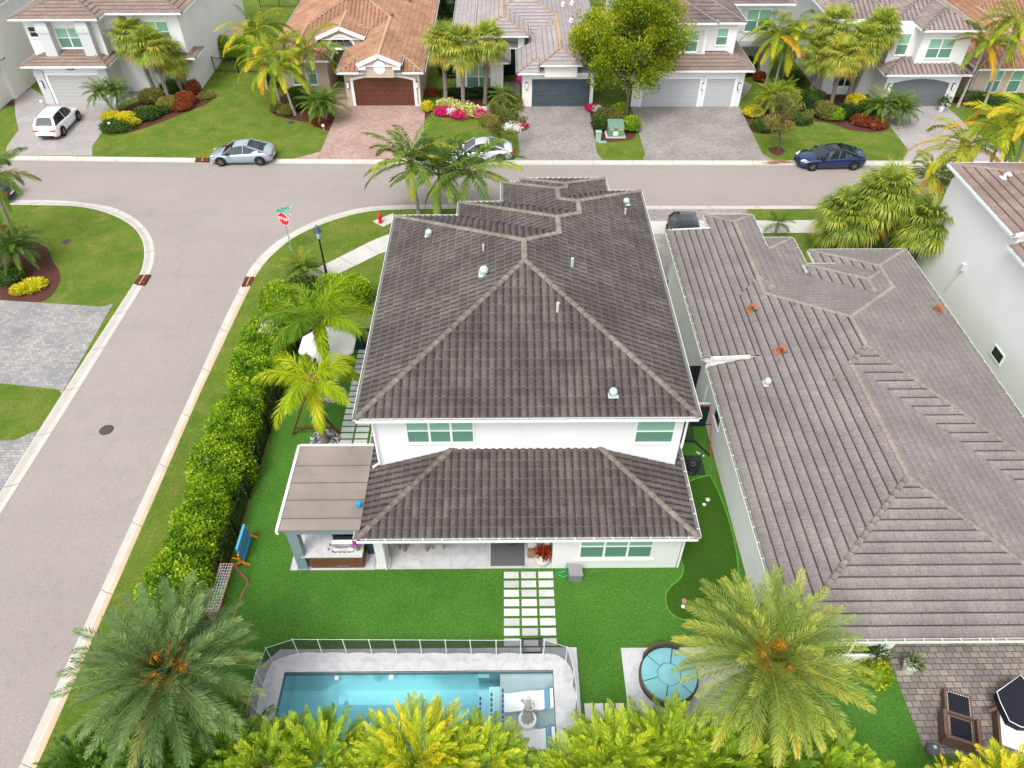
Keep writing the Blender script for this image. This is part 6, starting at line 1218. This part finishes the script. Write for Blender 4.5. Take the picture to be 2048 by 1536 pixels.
# ---- fences
def picket(nm, lb, a, b, h, sp=.12, z=0, post=1.9, mat=BLACK, rails=(.12, .92), name='fence'):
    t = thing(nm, lb, 'fence', (a[0], a[1], z)); a = Vector((*a, z)); b = Vector((*b, z)); d = b-a; L = d.length; d.normalize(); n = int(L/sp); Z = Vector((0, 0, 1)); np_ = max(1, round(L/post)); m = None
    for k in range(np_):
        m = MB(); A = a+d*(L*k/np_); B = a+d*(L*(k+1)/np_)
        for r in rails: m.bar(A+Z*h*r, B+Z*h*r, .035, .04)
        q = int((B-A).length/sp)
        for i in range(1, q): P_ = A+(B-A)*(i/q); m.bar(P_+Z*.06, P_+Z*h, .018, .018, up=(0, 1, 0))
        m.build('panel', mat, t)
    for k in range(np_+1): P_ = a+d*(L*k/np_); MB().bar(P_, P_+Z*(h+.06), .07, .07, up=(0, 1, 0)).build('post', mat, t)
    return t
picket('metal_fence', 'long black metal picket fence between the hedge and the turf garden', (-11.55, 8.5), (-11.5, 30.3), 1.35)
picket('metal_fence', 'short black metal fence in front of the clipped hedge, top left', (-26.8, 69.4), (-22.4, 69.0), 1.4)
picket('metal_fence', 'black metal back garden fence along the top edge behind the terracotta house', (-27, 87.8), (-18.5, 87.7), 1.4, .2)
picket('metal_fence', 'thin black metal back garden fence along the top edge right of the grey roof', (9.2, 88), (13.8, 88), 1.4, .25)
t = thing('privacy_fence', 'dark green screened fence panel joining the main house to the north-west fence', 'fence', (-8.5, 30.35, 0)); MB().box(-11.4, -5.3, 30.33, 30.37, .05, 1.5).build('screen', flat('screen_green', (.006, .03, .035, 1), .8), t)
for x in (-11.4, -9.4, -7.4, -5.35): MB().box(x, x+.07, 30.28, 30.325, 0, 1.6).build('post', BLACK, t)
t = thing('privacy_fence', 'dark teal screen closing the side passage between the two houses', 'fence', (8.3, 24.6, 0)); MB().box(6.9, 9.6, 24.55, 24.6, .03, 1.55).build('screen', flat('screen_green', (.006, .03, .035, 1), .8), t); MB().box(6.9, 9.6, 24.52, 24.63, 1.55, 1.6).build('top_rail', STG, t)
t = thing('side_gate', 'black slatted gate deeper in the passage between the two houses', 'gate', (8.3, 26.9, 0)); m = MB()
for i in range(14): m.box(6.9, 9.55, 26.9, 26.94, .05+.13*i, .05+.13*i+.11)
m.build('gate_panel', BLACK, t); MB().box(6.9, 6.98, 26.88, 26.96, 0, 1.95).build('post', BLACK, t)
# ---- side yard golf corner
x, y = 8.6, 22.05; tag(MB().box(7.55, 9.05, 21.5, 22.7, .02, .035).build('golf_mat', flat('mat_dark', (.02, .05, .022, 1), .95)), 'dark square golf hitting mat on the side turf', 'mat')
t = thing('fire_bowl', 'black ringed metal fan heater bowl at the corner of the golf mat', 'heater', (8.42, 21.75, .04)); q_ = MB()
for r in (.30, .2, .1): q_.tube([(8.42+r*math.cos(2*PI*k/20), 21.75+r*math.sin(2*PI*k/20), .55-.3*r) for k in range(21)], .012, 5, cap=False)
q_.build('rings', CHROME, t); MB().lathe((8.42, 21.75, .04), [(.28, 0), (.3, .1), (.1, .2), (.1, .4), (.33, .45), (.33, .5), (0, .42)], 20).build('bowl', BLACK, t)
t = thing('golf_net', 'black and red framed golf practice net leaning in the side passage', 'golf net', (8.7, 23.3, 0)); m = MB(); m.tube([(7.3, 23.5, .1), (8.9, 23.5, .12), (9.45, 22.6, .1)], .04, 6); m.tube([(7.3, 23.9, .9), (8.7, 23.9, .9), (9.35, 23.2, 1.6)], .02, 6); m.build('frame', BLACK, t); m = MB(); m.tube([(6.9, 24.3, 1.55), (8.4, 24.3, 1.7), (9.4, 24.1, 1.9), (9.5, 23.4, .9), (9.45, 22.5, .1)], .022, 6); m.build('red_tube', flat('tube_red', (.5, .07, .03, 1), .5), t)
m = MB(); m.add([(7.3, 23.5, .12), (8.9, 23.5, .12), (8.7, 23.9, .9), (7.3, 23.9, .9)], [(0, 1, 2, 3)]); m.build('net', SCR, t)
for i, (px, py) in enumerate(((1394, 905), (1398, 907), (1407, 912))): xx, yy, _z = G(px, py, .04); t = thing('golf_ball', 'white golf ball beside the hitting mat, %s of three' % ('leftmost', 'middle', 'rightmost')[i], 'ball', (xx, yy, .04)); MB().lathe((xx, yy, .05), [(.045*math.sin(PI*k/6)+.001, -.045*math.cos(PI*k/6)) for k in range(7)], 10).build('ball_shell', WPL, t, smooth=True)
for i, (px, py, cl, lb) in enumerate(((1415, 1001, WPL, 'white hole marker on the putting green, nearest the golf mat'), (1408, 1010, WPL, 'pale cup ring on the putting green near the golf mat'), (1368, 1203, flat('pink_marker', (.7, .2, .25, 1)), 'pink hole marker at the wide end of the putting green'), (1366, 1214, WPL, 'pale cup ring at the wide end of the putting green'))):
    xx, yy, _z = G(px, py); t = thing('hole_marker', lb, 'marker', (xx, yy, .016)); m = MB(); m.lathe((xx, yy, .017), [(.07, 0), (.08, .03), (.04, .05)], 10); m.build('marker_disc', cl, t)
    if i % 2 == 0:
        m = MB()
        for k in range(5): m.lathe((xx+.07*math.cos(k*1.256), yy+.07*math.sin(k*1.256), .06), [(.035, 0), (.035, .02), (.0, .03)], 6)
        m.build('petals', cl, t)
# ---- pebble rings at the palm feet (uncountable)
for px, py, r, lb in ((650, 880, .72, 'grey pebbles around the foot of the lime palm'), (668, 790, .62, 'grey pebbles around the foot of the dark palm')):
    xx, yy, _z = G(px, py); m = MB()
    for k in range(520):
        a = random.uniform(0, 2*PI); rr = r*math.sqrt(random.random()); s0 = random.uniform(.02, .045); m.box(xx+rr*math.cos(a)-s0, xx+rr*math.cos(a)+s0, yy+rr*math.sin(a)-s0*.8, yy+rr*math.sin(a)+s0*.8, .01, .02+s0, tint=random.random())
    tag(m.build('pebbles', leafmat('pebble_mat', ls((0, 60, 60, 66, 1), (.5, 130, 128, 130, 1), (1, 205, 203, 200, 1)), 0)), lb, 'pebbles', kind='stuff')
# ---- street furniture
def lamp(x, y, h, lb):
    t = thing('street_lamp', lb, 'street lamp', (x, y, 0)); MB().lathe((x, y, 0), [(.16, 0), (.16, .1), (.09, .2), (.075, .9), (.06, 1.0), (.05, h-.5)], 12).build('pole', BLACK, t, smooth=False)
    MB().lathe((x, y, h-.5), [(.05, 0), (.14, .06), (.09, .1)], 6).build('collar', BLACK, t); MB().lathe((x, y, h-.42), [(.12, 0), (.22, .45)], 6).build('lantern_glass', flat('lantern_glass', (.6, .62, .64, 1), .15, .5), t)
    m = MB(); m.lathe((x, y, h+.03), [(.27, 0), (.25, .03), (.09, .30), (.05, .33), (.04, .4)], 6)
    for k in range(6): a = 2*PI*k/6; m.bar((x+.125*math.cos(a), y+.125*math.sin(a), h-.42), (x+.225*math.cos(a), y+.225*math.sin(a), h+.03), .018, .018, up=(0, 1, 0))
    m.build('lantern_roof', flat('lamp_roof', (.03, .05, .09, 1), .3, .5), t); return t
lamp(-10.9, 36.88, 3.35, 'black street lamp with glass lantern on the corner lawn by the pavement'); lamp(9.9, 58.2, 3.9, 'black street lamp half hidden in the big shade tree')
x, y = -13.65, 39.81; t = thing('stop_sign', 'red octagonal stop sign with green street name blades on a grey post', 'sign', (x, y, 0)); MB().tube([(x, y, 0), (x, y, 3.3)], .035, 8).build('post', flat('galv_post', (.35, .37, .37, 1), .5), t)
dr_ = math.radians(-28); R_ = Vector((math.cos(dr_), math.sin(dr_), 0)); Nn = Vector((math.sin(dr_), -math.cos(dr_), 0)); O_ = Vector((x, y, 0))
oct_ = lambda r, zc: [(r*math.cos(PI/8+PI/4*k), zc+r*math.sin(PI/8+PI/4*k)) for k in range(8)]
MB().fprism(O_, R_, Nn, oct_(.46, 2.45), .04, .05).build('sign_border', TRIM, t); sf_ = MB().fprism(O_, R_, Nn, oct_(.43, 2.45), .05, .056).build('sign_face', RED, t)
Mx = Matrix(((R_.x, 0, Nn.x, x+Nn.x*.06), (R_.y, 0, Nn.y, y+Nn.y*.06), (0, 1, 0, 2.45), (0, 0, 0, 1))); text_mesh('STOP', .29, TRIM, 'lettering', sf_, Mx)
GS = flat('street_sign_green', (.02, .38, .28, 1), .4)
for k, (an, z, w2) in enumerate(((35, 3.0, .48), (-28, 2.88, .5))):
    a = math.radians(an); Rv = Vector((math.cos(a), math.sin(a), 0)); Nv = Vector((math.sin(a), -math.cos(a), 0)); sg = MB(); sg.fbox(O_, Rv, Nv, -w2*.7, w2, z, z+.17, .01+.03*k, .03+.03*k); s_o = sg.build('street_name_blade', GS, t); lt = MB()
    for q in range(9): xx = -w2*.55+q*.12*w2/.5; lt.fbox(O_, Rv, Nv, xx, xx+.05, z+.04, z+.13, .031+.03*k, .034+.03*k)
    lt.build('lettering', flat('sign_letters', (.45, .75, .65, 1), .4), s_o)
x, y, _z = G(761, 446); tag(sheet('hydrant_pad', [G(746, 443)[:2], G(766, 454)[:2], G(796, 440)[:2], G(786, 427)[:2]], .03, WALK, skirt=.05, kind=None), 'pale concrete pad under the red hydrant', 'pad')
t = thing('fire_hydrant', 'red fire hydrant on a concrete pad near the street bend', 'hydrant', (x, y, .03)); MB().lathe((x, y, .03), [(.16, 0), (.16, .05), (.11, .07), (.11, .5), (.15, .52), (.15, .56), (.12, .6), (.07, .72), (.02, .75)], 14).build('barrel', RED, t)
for a in (0, PI, -PI/2): MB().tube([(x+.08*math.cos(a), y+.08*math.sin(a), .44), (x+.19*math.cos(a), y+.19*math.sin(a), .44)], .06, 10).build('nozzle_cap', RED, t)
MB().lathe((x, y, .78), [(.03, 0), (.03, .06)], 6).build('top_nut', RED, t)
x0, y0 = 8.02, 55.75; t = thing('transformer_box', 'green electrical transformer cabinet with warning labels on a concrete pad', 'utility box', (8.65, 56.2, 0)); MB().box(x0-.15, x0+1.4, y0-.12, y0+1.25, 0, .09).build('pad', WALK, t)
m = MB(); m.add([(x0, y0, .09), (x0+1.25, y0, .09), (x0+1.25, y0+1.1, .09), (x0, y0+1.1, .09), (x0, y0, .8), (x0+1.25, y0, .8), (x0+1.25, y0+1.1, 1.05), (x0, y0+1.1, 1.05)], [(4, 5, 6, 7), (0, 1, 5, 4), (1, 2, 6, 5), (2, 3, 7, 6), (3, 0, 4, 7)]); cb = m.build('cabinet', GRN, t)
m = MB(); m.box(x0+.12, x0+.42, y0-.012, y0-.002, .62, .74); m.box(x0+.85, x0+1.15, y0-.012, y0-.002, .62, .74); m.build('warning_label', flat('label_yellow', (.55, .45, .08, 1)), cb); MB().box(x0+.4, x0+.78, y0-.013, y0-.003, .2, .52).build('notice', TRIM, cb); MB().box(x0+.55, x0+.65, y0-.04, y0-.002, .62, .74).build('handle', CHROME, cb)
x, y, _z = G(1196, 282); t = thing('utility_pedestal', 'pale green cable pedestal left of the transformer cabinet', 'utility box', (x, y, 0)); MB().box(x-.2, x+.2, y-.15, y+.2, 0, .72).build('pedestal_body', flat('pedestal_green', (.30, .46, .36, 1), .5), t); MB().box(x-.23, x+.23, y-.18, y+.23, .72, .8).build('cap', flat('pedestal_green', (.3, .46, .36, 1)), t)
xx, yy, _z = G(1553, 327, -.09); t = thing('palm_frond', 'dead brown palm frond lying at the kerb in front of the blue car', 'palm frond', (xx, yy, -.09)); m = MB(); frond(m, 0.05, .12, 2.3, .28, 40, .5, .02, (xx-1.1, yy, -.03), tint=.35, down=.1, vee=.1, ang=38); frond(m, .25, .1, 1.6, .2, 30, .4, .02, (xx-.9, yy-.15, -.03), tint=.6, down=.1, vee=.05, ang=35); m.build('leaflets', leafmat('dead_frond', ls((0, 120, 75, 45, .8), (.5, 175, 125, 80, .9), (1, 200, 160, 110, 1)), 0), t)
for px, py, lb in ((648, 262, 'small white yard sign at the foot of the pygmy palm by the rose driveway'), (222, 258, 'small white yard marker at the yellow bushes, upper left'), (87, 213, 'white globe light beside the upper left driveway')):
    xx, yy, _z = G(px, py); t = thing('yard_marker', lb, 'marker', (xx, yy, 0)); MB().tube([(xx, yy, 0), (xx, yy, .35)], .015, 5).build('stake', TRIM, t); MB().lathe((xx, yy, .45), [(.02, -.12), (.11, -.07), (.13, 0), (.11, .07), (.02, .12)], 10).build('head', TRIM, t)
xx, yy, _z = G(1039, 165); t = thing('toy', 'bright pink toy by the front door of the cream house', 'toy', (xx, yy, 0)); MB().lathe((xx, yy, .05), [(.1, -.05), (.3, .05), (.33, .3), (.2, .5), (.05, .55)], 12).build('toy_body', flat('pink_plastic', (.75, .03, .35, 1), .4), t); MB().tube([(xx-.2, yy, .5), (xx, yy, .8), (xx+.2, yy, .5)], .03, 6).build('handle', flat('pink_plastic', (.75, .03, .35, 1)), t)
xx, yy, _z = G(1881, 222); t = thing('potted_plant', 'plant in a white pot at the arched grey garage corner', 'potted plant', (xx, yy, 0)); MB().lathe((xx, yy, 0), [(.15, 0), (.24, .3), (.25, .42), (.2, .42)], 14).build('pot', TRIM, t); m = MB(); shell(m, (xx, yy, .85), .5, .5, .5, 350, .2, .04, .5, zmin=-1, inner=.2); m.build('foliage', LF_BUSH, t)
xx, yy, _z = G(905, 152); t = thing('ac_unit', 'white air conditioning unit between the terracotta and grey roofed houses', 'air conditioner', (xx, yy, 0)); MB().box(xx-.45, xx+.45, yy, yy+.8, 0, .9).build('case', WPL, t); MB().lathe((xx, yy+.4, .9), [(.35, 0), (.35, .03), (.05, .04)], 16).build('fan_grille', BLACK, t)
xx, yy, _z = G(1578, 165); t = thing('ac_unit', 'grey air conditioning unit behind the three leaning palms', 'air conditioner', (xx, yy, 0)); MB().box(xx-.45, xx+.45, yy, yy+.8, 0, .9).build('case', STG, t); MB().lathe((xx, yy+.4, .9), [(.35, 0), (.35, .03), (.05, .04)], 16).build('fan_grille', BLACK, t)
# ---- right hand patio
t = thing('patio_chair', 'brown slatted lounge chair with bare black webbing on the right-hand patio', 'lounge chair', (0, 0, 0)); BW = flat('brown_slats', (.15, .09, .065, 1), .6, .3, var=.3, vs=14)
m = MB(); m.box(-.46, .46, -.42, .42, .26, .34); m.build('seat_frame', BW, t); MB().box(-.30, .36, -.32, .34, .342, .35).build('webbing', BLKF, t)
m = MB(); m.box(-.60, -.46, -.5, .45, .02, .55); m.build('arm', BW, t); m = MB(); m.box(.46, .60, -.5, .45, .02, .55); m.build('arm', BW, t)
m = MB()
for i in range(5): m.box(-.6, .6, -.62+.0, -.52, .1+.12*i, .1+.12*i+.1)
m.build('backrest', BW, t)
m = MB(); m.box(-.45, .45, .47, 1.35, .02, .34); m.build('footstool_frame', BW, t); MB().box(-.34, .34, .56, 1.26, .342, .35).build('webbing', BLKF, t)
zz = MB()
for i in range(9):
    for a in (-.37, .35): zz.box(a, a+.03, .58+.075*i, .60+.075*i, .351, .356); zz.box(a-.0, a+.03, -.30+.075*i, -.28+.075*i, .351, .356)
    zz.box(-.32+.08*i, -.29+.08*i, 1.25, 1.29, .351, .356)
zz.build('lacing', TRIM, t); place(t, (15.48, 10.02, .02), math.radians(-20))
t = thing('patio_bench', 'white topped low table with brown frame under the black cover, right edge', 'table', (0, 0, 0)); MB().box(-.5, .6, -.6, .6, .38, .42).build('tabletop', WPL, t); m = MB(); m.box(-.58, -.501, -.65, .7, .02, .44); m.bar((-.55, .7, .4), (-.85, .45, .38), .1, .08); m.build('frame', BW, t); place(t, (17.3, 9.85, .02), math.radians(-22))
t = thing('hammock_cover', 'black fabric lounger cover with white piping at the right edge of the patio', 'cover', (17.7, 10.6, .02)); q = [(17.0, 10.75), (17.05, 11.1), (18.2, 11.7), (18.6, 9.8), (17.3, 9.9), (17.0, 10.1)]; MB().prism(q, .5, .8).build('cover_cloth', BLKF, t); m = MB(); m.tube([(*a, .81) for a in q+[q[0]]], .015, 5); m.build('piping', TRIM, t)
x, y, _z = G(1812, 1342); t = thing('potted_plant', 'white tapered pot with spiky green plant at the corner of the right-hand patio', 'potted plant', (x, y, .02)); MB().lathe((x, y, .02), [(.16, 0), (.27, .5), (.27, .55), (.23, .55), (.22, .5)], 20).build('pot', flat('pot_white', (.7, .68, .64, 1), .5), t); m = MB(); n = 90; shell(m, (x, y, .6), .26, .26, .3, 260, .32, .02, .5, zmin=-.1, inner=.1, up=.4); m.build('foliage', LF_BUSH, t)
x, y, _z = G(1862, 1502, .1); t = thing('stone_ball', 'grey woven stone ball at the lower left corner of the right-hand patio', 'ball', (x, y, .02)); MB().lathe((x, y, .24), [(.22*math.sin(PI*k/10)+.001, -.22*math.cos(PI*k/10)) for k in range(11)], 18).build('ball_shell', flat('ball_stone', (.13, .13, .14, 1), .9, var=.5, vs=40), t, smooth=True); MB().lathe((x, y, .44), [(.05, 0), (.06, .03), (.02, .05)], 8).build('top_knob', flat('pale_lid', (.45, .5, .5, 1)), t)
x, y = 12.95, 12.15; t = thing('small_tree', 'little bonsai-like tree against the wall of the taupe-roofed house', 'tree', (x, y, 0)); MB().tube([(x, y, 0), (x+.1, y, .5), (x-.05, y, .9), (x+.15, y, 1.4)], .03, 6).build('trunk', BRK3, t); m = MB(); shell(m, (x+.15, y, 1.55), .36, .3, .22, 300, .16, .02, .4, zmin=-1, inner=.2); m.build('crown', LF_BUSH, t)
# ================================================================ CARS
TYRE = flat('tyre', (.012, .012, .012, 1), .85); RIM = flat('alloy_rim', (.30, .30, .29, 1), .3, .5, metal=.8); CGL = flat('car_glass', (.015, .022, .025, 1), .04, .8); TAIL = flat('tail_light', (.45, .02, .03, 1), .2, .5); HEADL = flat('head_light', (.7, .72, .75, 1), .12, .6)
def car(lb, loc, rz, paint, L=4.8, W=1.88, Hh=1.42, suv=False, roofmat=None, group=None):
    t = thing('parked_car', lb, 'car', (0, 0, 0), group); hl = L/2
    # stations: x, half width, hood/belt height, underside
    if suv: st = [(-hl, .78, .95, .38), (-hl+.12, .9, 1.02, .28), (-hl+.6, .94, 1.06, .24), (-.6, .95, 1.02, .22), (.5, .95, .98, .22), (1.1, .94, .96, .22), (hl-.55, .9, .88, .22), (hl-.15, .8, .74, .26), (hl, .62, .62, .34)]
    else: st = [(-hl, .70, .84, .40), (-hl+.1, .82, .93, .30), (-hl+.6, .92, .96, .22), (-.7, .94, .91, .20), (.5, .94, .88, .20), (1.05, .93, .86, .20), (hl-.6, .88, .74, .20), (hl-.18, .78, .62, .24), (hl, .58, .52, .32)]
    def sec(x, w, h, z0):
        return [(x, -w*.90, z0), (x, -w, z0+.14), (x, -w*1.0, z0+(h-z0)*.55), (x, -w*.965, h-.10), (x, -w*.88, h-.02), (x, -w*.55, h+.035), (x, 0, h+.05), (x, w*.55, h+.035), (x, w*.88, h-.02), (x, w*.965, h-.10), (x, w, z0+(h-z0)*.55), (x, w, z0+.14), (x, w*.90, z0)]
    m = MB(); vs = [v for s_ in st for v in sec(s_[0], s_[1]*W/1.88, s_[2]*Hh/1.42 if not suv else s_[2], s_[3])]; n = 13
    m.add(vs, [(i*n+j, i*n+j+1, (i+1)*n+j+1, (i+1)*n+j) for i in range(len(st)-1) for j in range(n-1)]+[tuple(range(n))[::-1], tuple((len(st)-1)*n+j for j in range(n))]); body_ = m.build('body', paint, t, smooth=True)
    md = body_.modifiers.new('b', 'SUBSURF'); md.levels = 1; md.render_levels = 1
    # glasshouse
    zb = .98 if suv else .86*Hh/1.42; ht = Hh
    gs = [(-hl+.28, .60, zb+.02), (-hl+.75, .62, ht-.14), (-hl+1.3, .64, ht-.03), (-.3, .65, ht), (.15, .64, ht-.02), (.55, .62, ht-.12), (1.25, .66, zb+.0)] if suv else [(-hl+.35, .55, zb+.07), (-hl+1.0, .58, zb+.29), (-hl+1.75, .60, ht-.03), (-.35, .61, ht), (.05, .60, ht-.015), (.45, .58, ht-.12), (1.3, .62, zb+.0)]
    m = MB(); gv = []
    for x, w, z in gs: gv += [(x, -.84*W/1.88, zb-.05), (x, -w, z-.02 if z > zb+.1 else zb-.0), (x, w, z-.02 if z > zb+.1 else zb-.0), (x, .84*W/1.88, zb-.05)]
    k = len(gs); m.add(gv, [(i*4, i*4+1, (i+1)*4+1, (i+1)*4) for i in range(k-1)]+[(i*4+1, i*4+2, (i+1)*4+2, (i+1)*4+1) for i in range(k-1)]+[(i*4+2, i*4+3, (i+1)*4+3, (i+1)*4+2) for i in range(k-1)]+[(0, 3, 2, 1), ((k-1)*4, (k-1)*4+1, (k-1)*4+2, (k-1)*4+3)]); m.build('windows', CGL, t)
    m = MB(); rr = gs[1:6] if suv else gs[2:6]
    for (x0, w0, z0), (x1, w1, z1) in zip(rr[:-1], rr[1:]): m.add([(x0, -w0-.015, z0-.03), (x0, -w0*.6, z0+.022), (x0, w0*.6, z0+.022), (x0, w0+.015, z0-.03), (x1, -w1-.015, z1-.03), (x1, -w1*.6, z1+.022), (x1, w1*.6, z1+.022), (x1, w1+.015, z1-.03)], [(0, 1, 5, 4), (1, 2, 6, 5), (2, 3, 7, 6)])
    m.build('roof', roofmat or paint, t)
    for s_ in (-1, 1):     # pillars
        [MB().bar(*q_).build('pillar', paint, t) for q_ in (((1.25, s_*.83*W/1.88, zb), (.5, s_*.63, ht-.1), .05, .05), ((rr[0][0], s_*.62, rr[0][2]-.03), (-hl+.3, s_*.8*W/1.88, zb+.03), .16 if suv else .13, .06), ((-.25, s_*.845*W/1.88, zb-.05), (-.35, s_*.64, ht-.03), .06, .03))]
        m = MB(); m.box(.75, .95, min(s_*.93, s_*1.1), max(s_*.93, s_*1.1), zb+.02, zb+.15); m.build('mirror', paint if suv else BLACK, t)
    m = MB(); m.lathe((0, 0, 0), [(.0, 0)], 3) if 0 else None
    for xw in (hl-.93, -hl+.95):
        for s_ in (-1, 1):
            yw = s_*(W/2-.06); r = .345 if not suv else .37; w_ = MB(); prof = [(r-.03, -.11), (r, -.09), (r, .09), (r-.03, .11), (r*.68, .115), (r*.66, .09), (.0, .09)]
            vs = []; nn = 22
            for rad, off in prof:
                for q in range(nn): a = 2*PI*q/nn; vs.append((xw+rad*math.cos(a), yw+s_*off, r+rad*math.sin(a)))
            w_.add(vs, [(i*nn+j, i*nn+(j+1) % nn, (i+1)*nn+(j+1) % nn, (i+1)*nn+j) for i in range(len(prof)-1) for j in range(nn)]); wo = w_.build('wheel', TYRE, t)
            rm = MB()
            for q in range(5):
                for da in (-.16, .16): a = 2*PI*q/5; rm.bar((xw, yw+s_*.105, r), (xw+r*.66*math.cos(a+da), yw+s_*.11, r+r*.66*math.sin(a+da)), .03, .02, up=(0, 1, 0))
            rm.build('rim', RIM, wo)
            ar = MB(); ra = r+.075; ar.add([(xw, yw+s_*.065, r)]+[(xw+ra*math.cos(PI*q/14-.1), yw+s_*.066, r+ra*math.sin(PI*q/14-.1)) for q in range(15)]+[(xw-ra, yw+s_*.066, r-.1)], [(0, q+1, q+2) for q in range(15)]); ar.build('wheel_arch', BLACK, t)
    for s_ in (-1, 1):
        m = MB(); q = (hl-.28, s_*.62, .60 if not suv else .72); m.add([(hl-.12, s_*.45, q[2]-.03), (hl-.1, s_*.68, q[2]-.02), (hl-.5, s_*.84*W/1.88, q[2]+.10), (hl-.35, s_*.55, q[2]+.10)], [(0, 1, 2, 3)] if s_ > 0 else [(3, 2, 1, 0)]); m.V = [(a, b, c_+.05) for a, b, c_ in m.V]; m.build('headlight', HEADL, t)
        m = MB(); zt2 = (.78 if not suv else .82)*1.0; m.box(-hl-.01, -hl+.22, min(s_*.45, s_*.84), max(s_*.45, s_*.84), zt2-.06, zt2+.03); m.build('tail_light', TAIL, t)
    MB().box(-hl-.02, -hl+.02, -.26, .26, .48, .60).build('licence_plate', TRIM, t); MB().box(-hl-.012, -hl+.1, -.6, .6, .32, .42).build('bumper_insert', BLACK, t); MB().box(hl-.12, hl+.012, -.5, .5, .30, .42).build('grille', BLACK, t)
    return place(t, loc, rz)
def paint(n, c, met=.3): return flat(n, c, .22, .5, metal=met, coat=1)
x0, y0, _z = G(482, 333, -.1); car('grey-blue coupe parked on the far kerb facing left', (x0, y0+1.0, -.1), PI+.03, paint('paint_greyblue', (.30, .37, .41, 1), .2), 4.78, 1.87, 1.44)
x0, y0, _z = G(1664, 342, -.1); car('deep blue sedan with black roof parked on the far kerb', (x0, y0+1.0, -.1), PI+.03, paint('paint_blue', (.004, .022, .10, 1), .3), 5.0, 1.95, 1.44, roofmat=flat('roof_black_glass', (.01, .01, .012, 1), .05, .7))
x0, y0, _z = G(955, 328, -.1); car('white sedan on the far kerb half hidden by palm fronds', (x0+.3, y0+1.0, -.1), PI+.03, paint('paint_silverwhite', (.62, .64, .67, 1), .15), 4.7, 1.85, 1.44)
car('white SUV parked on the upper left paver driveway', (-36.05, 57.85, .01), math.radians(90), paint('paint_white', (.78, .78, .78, 1), 0), 4.7, 1.92, 1.66, suv=True)
car('black SUV cut off by the left edge of the picture', (-36.9, 46.75, -.1), PI+.02, paint('paint_black', (.008, .009, .012, 1), .3), 4.8, 1.92, 1.7, suv=True)
car('black SUV mostly hidden behind the taupe roof on the driveway', (11.35, 40.2, .01), math.radians(-92), paint('paint_black', (.008, .009, .012, 1), .3), 4.8, 1.95, 1.75, suv=True)
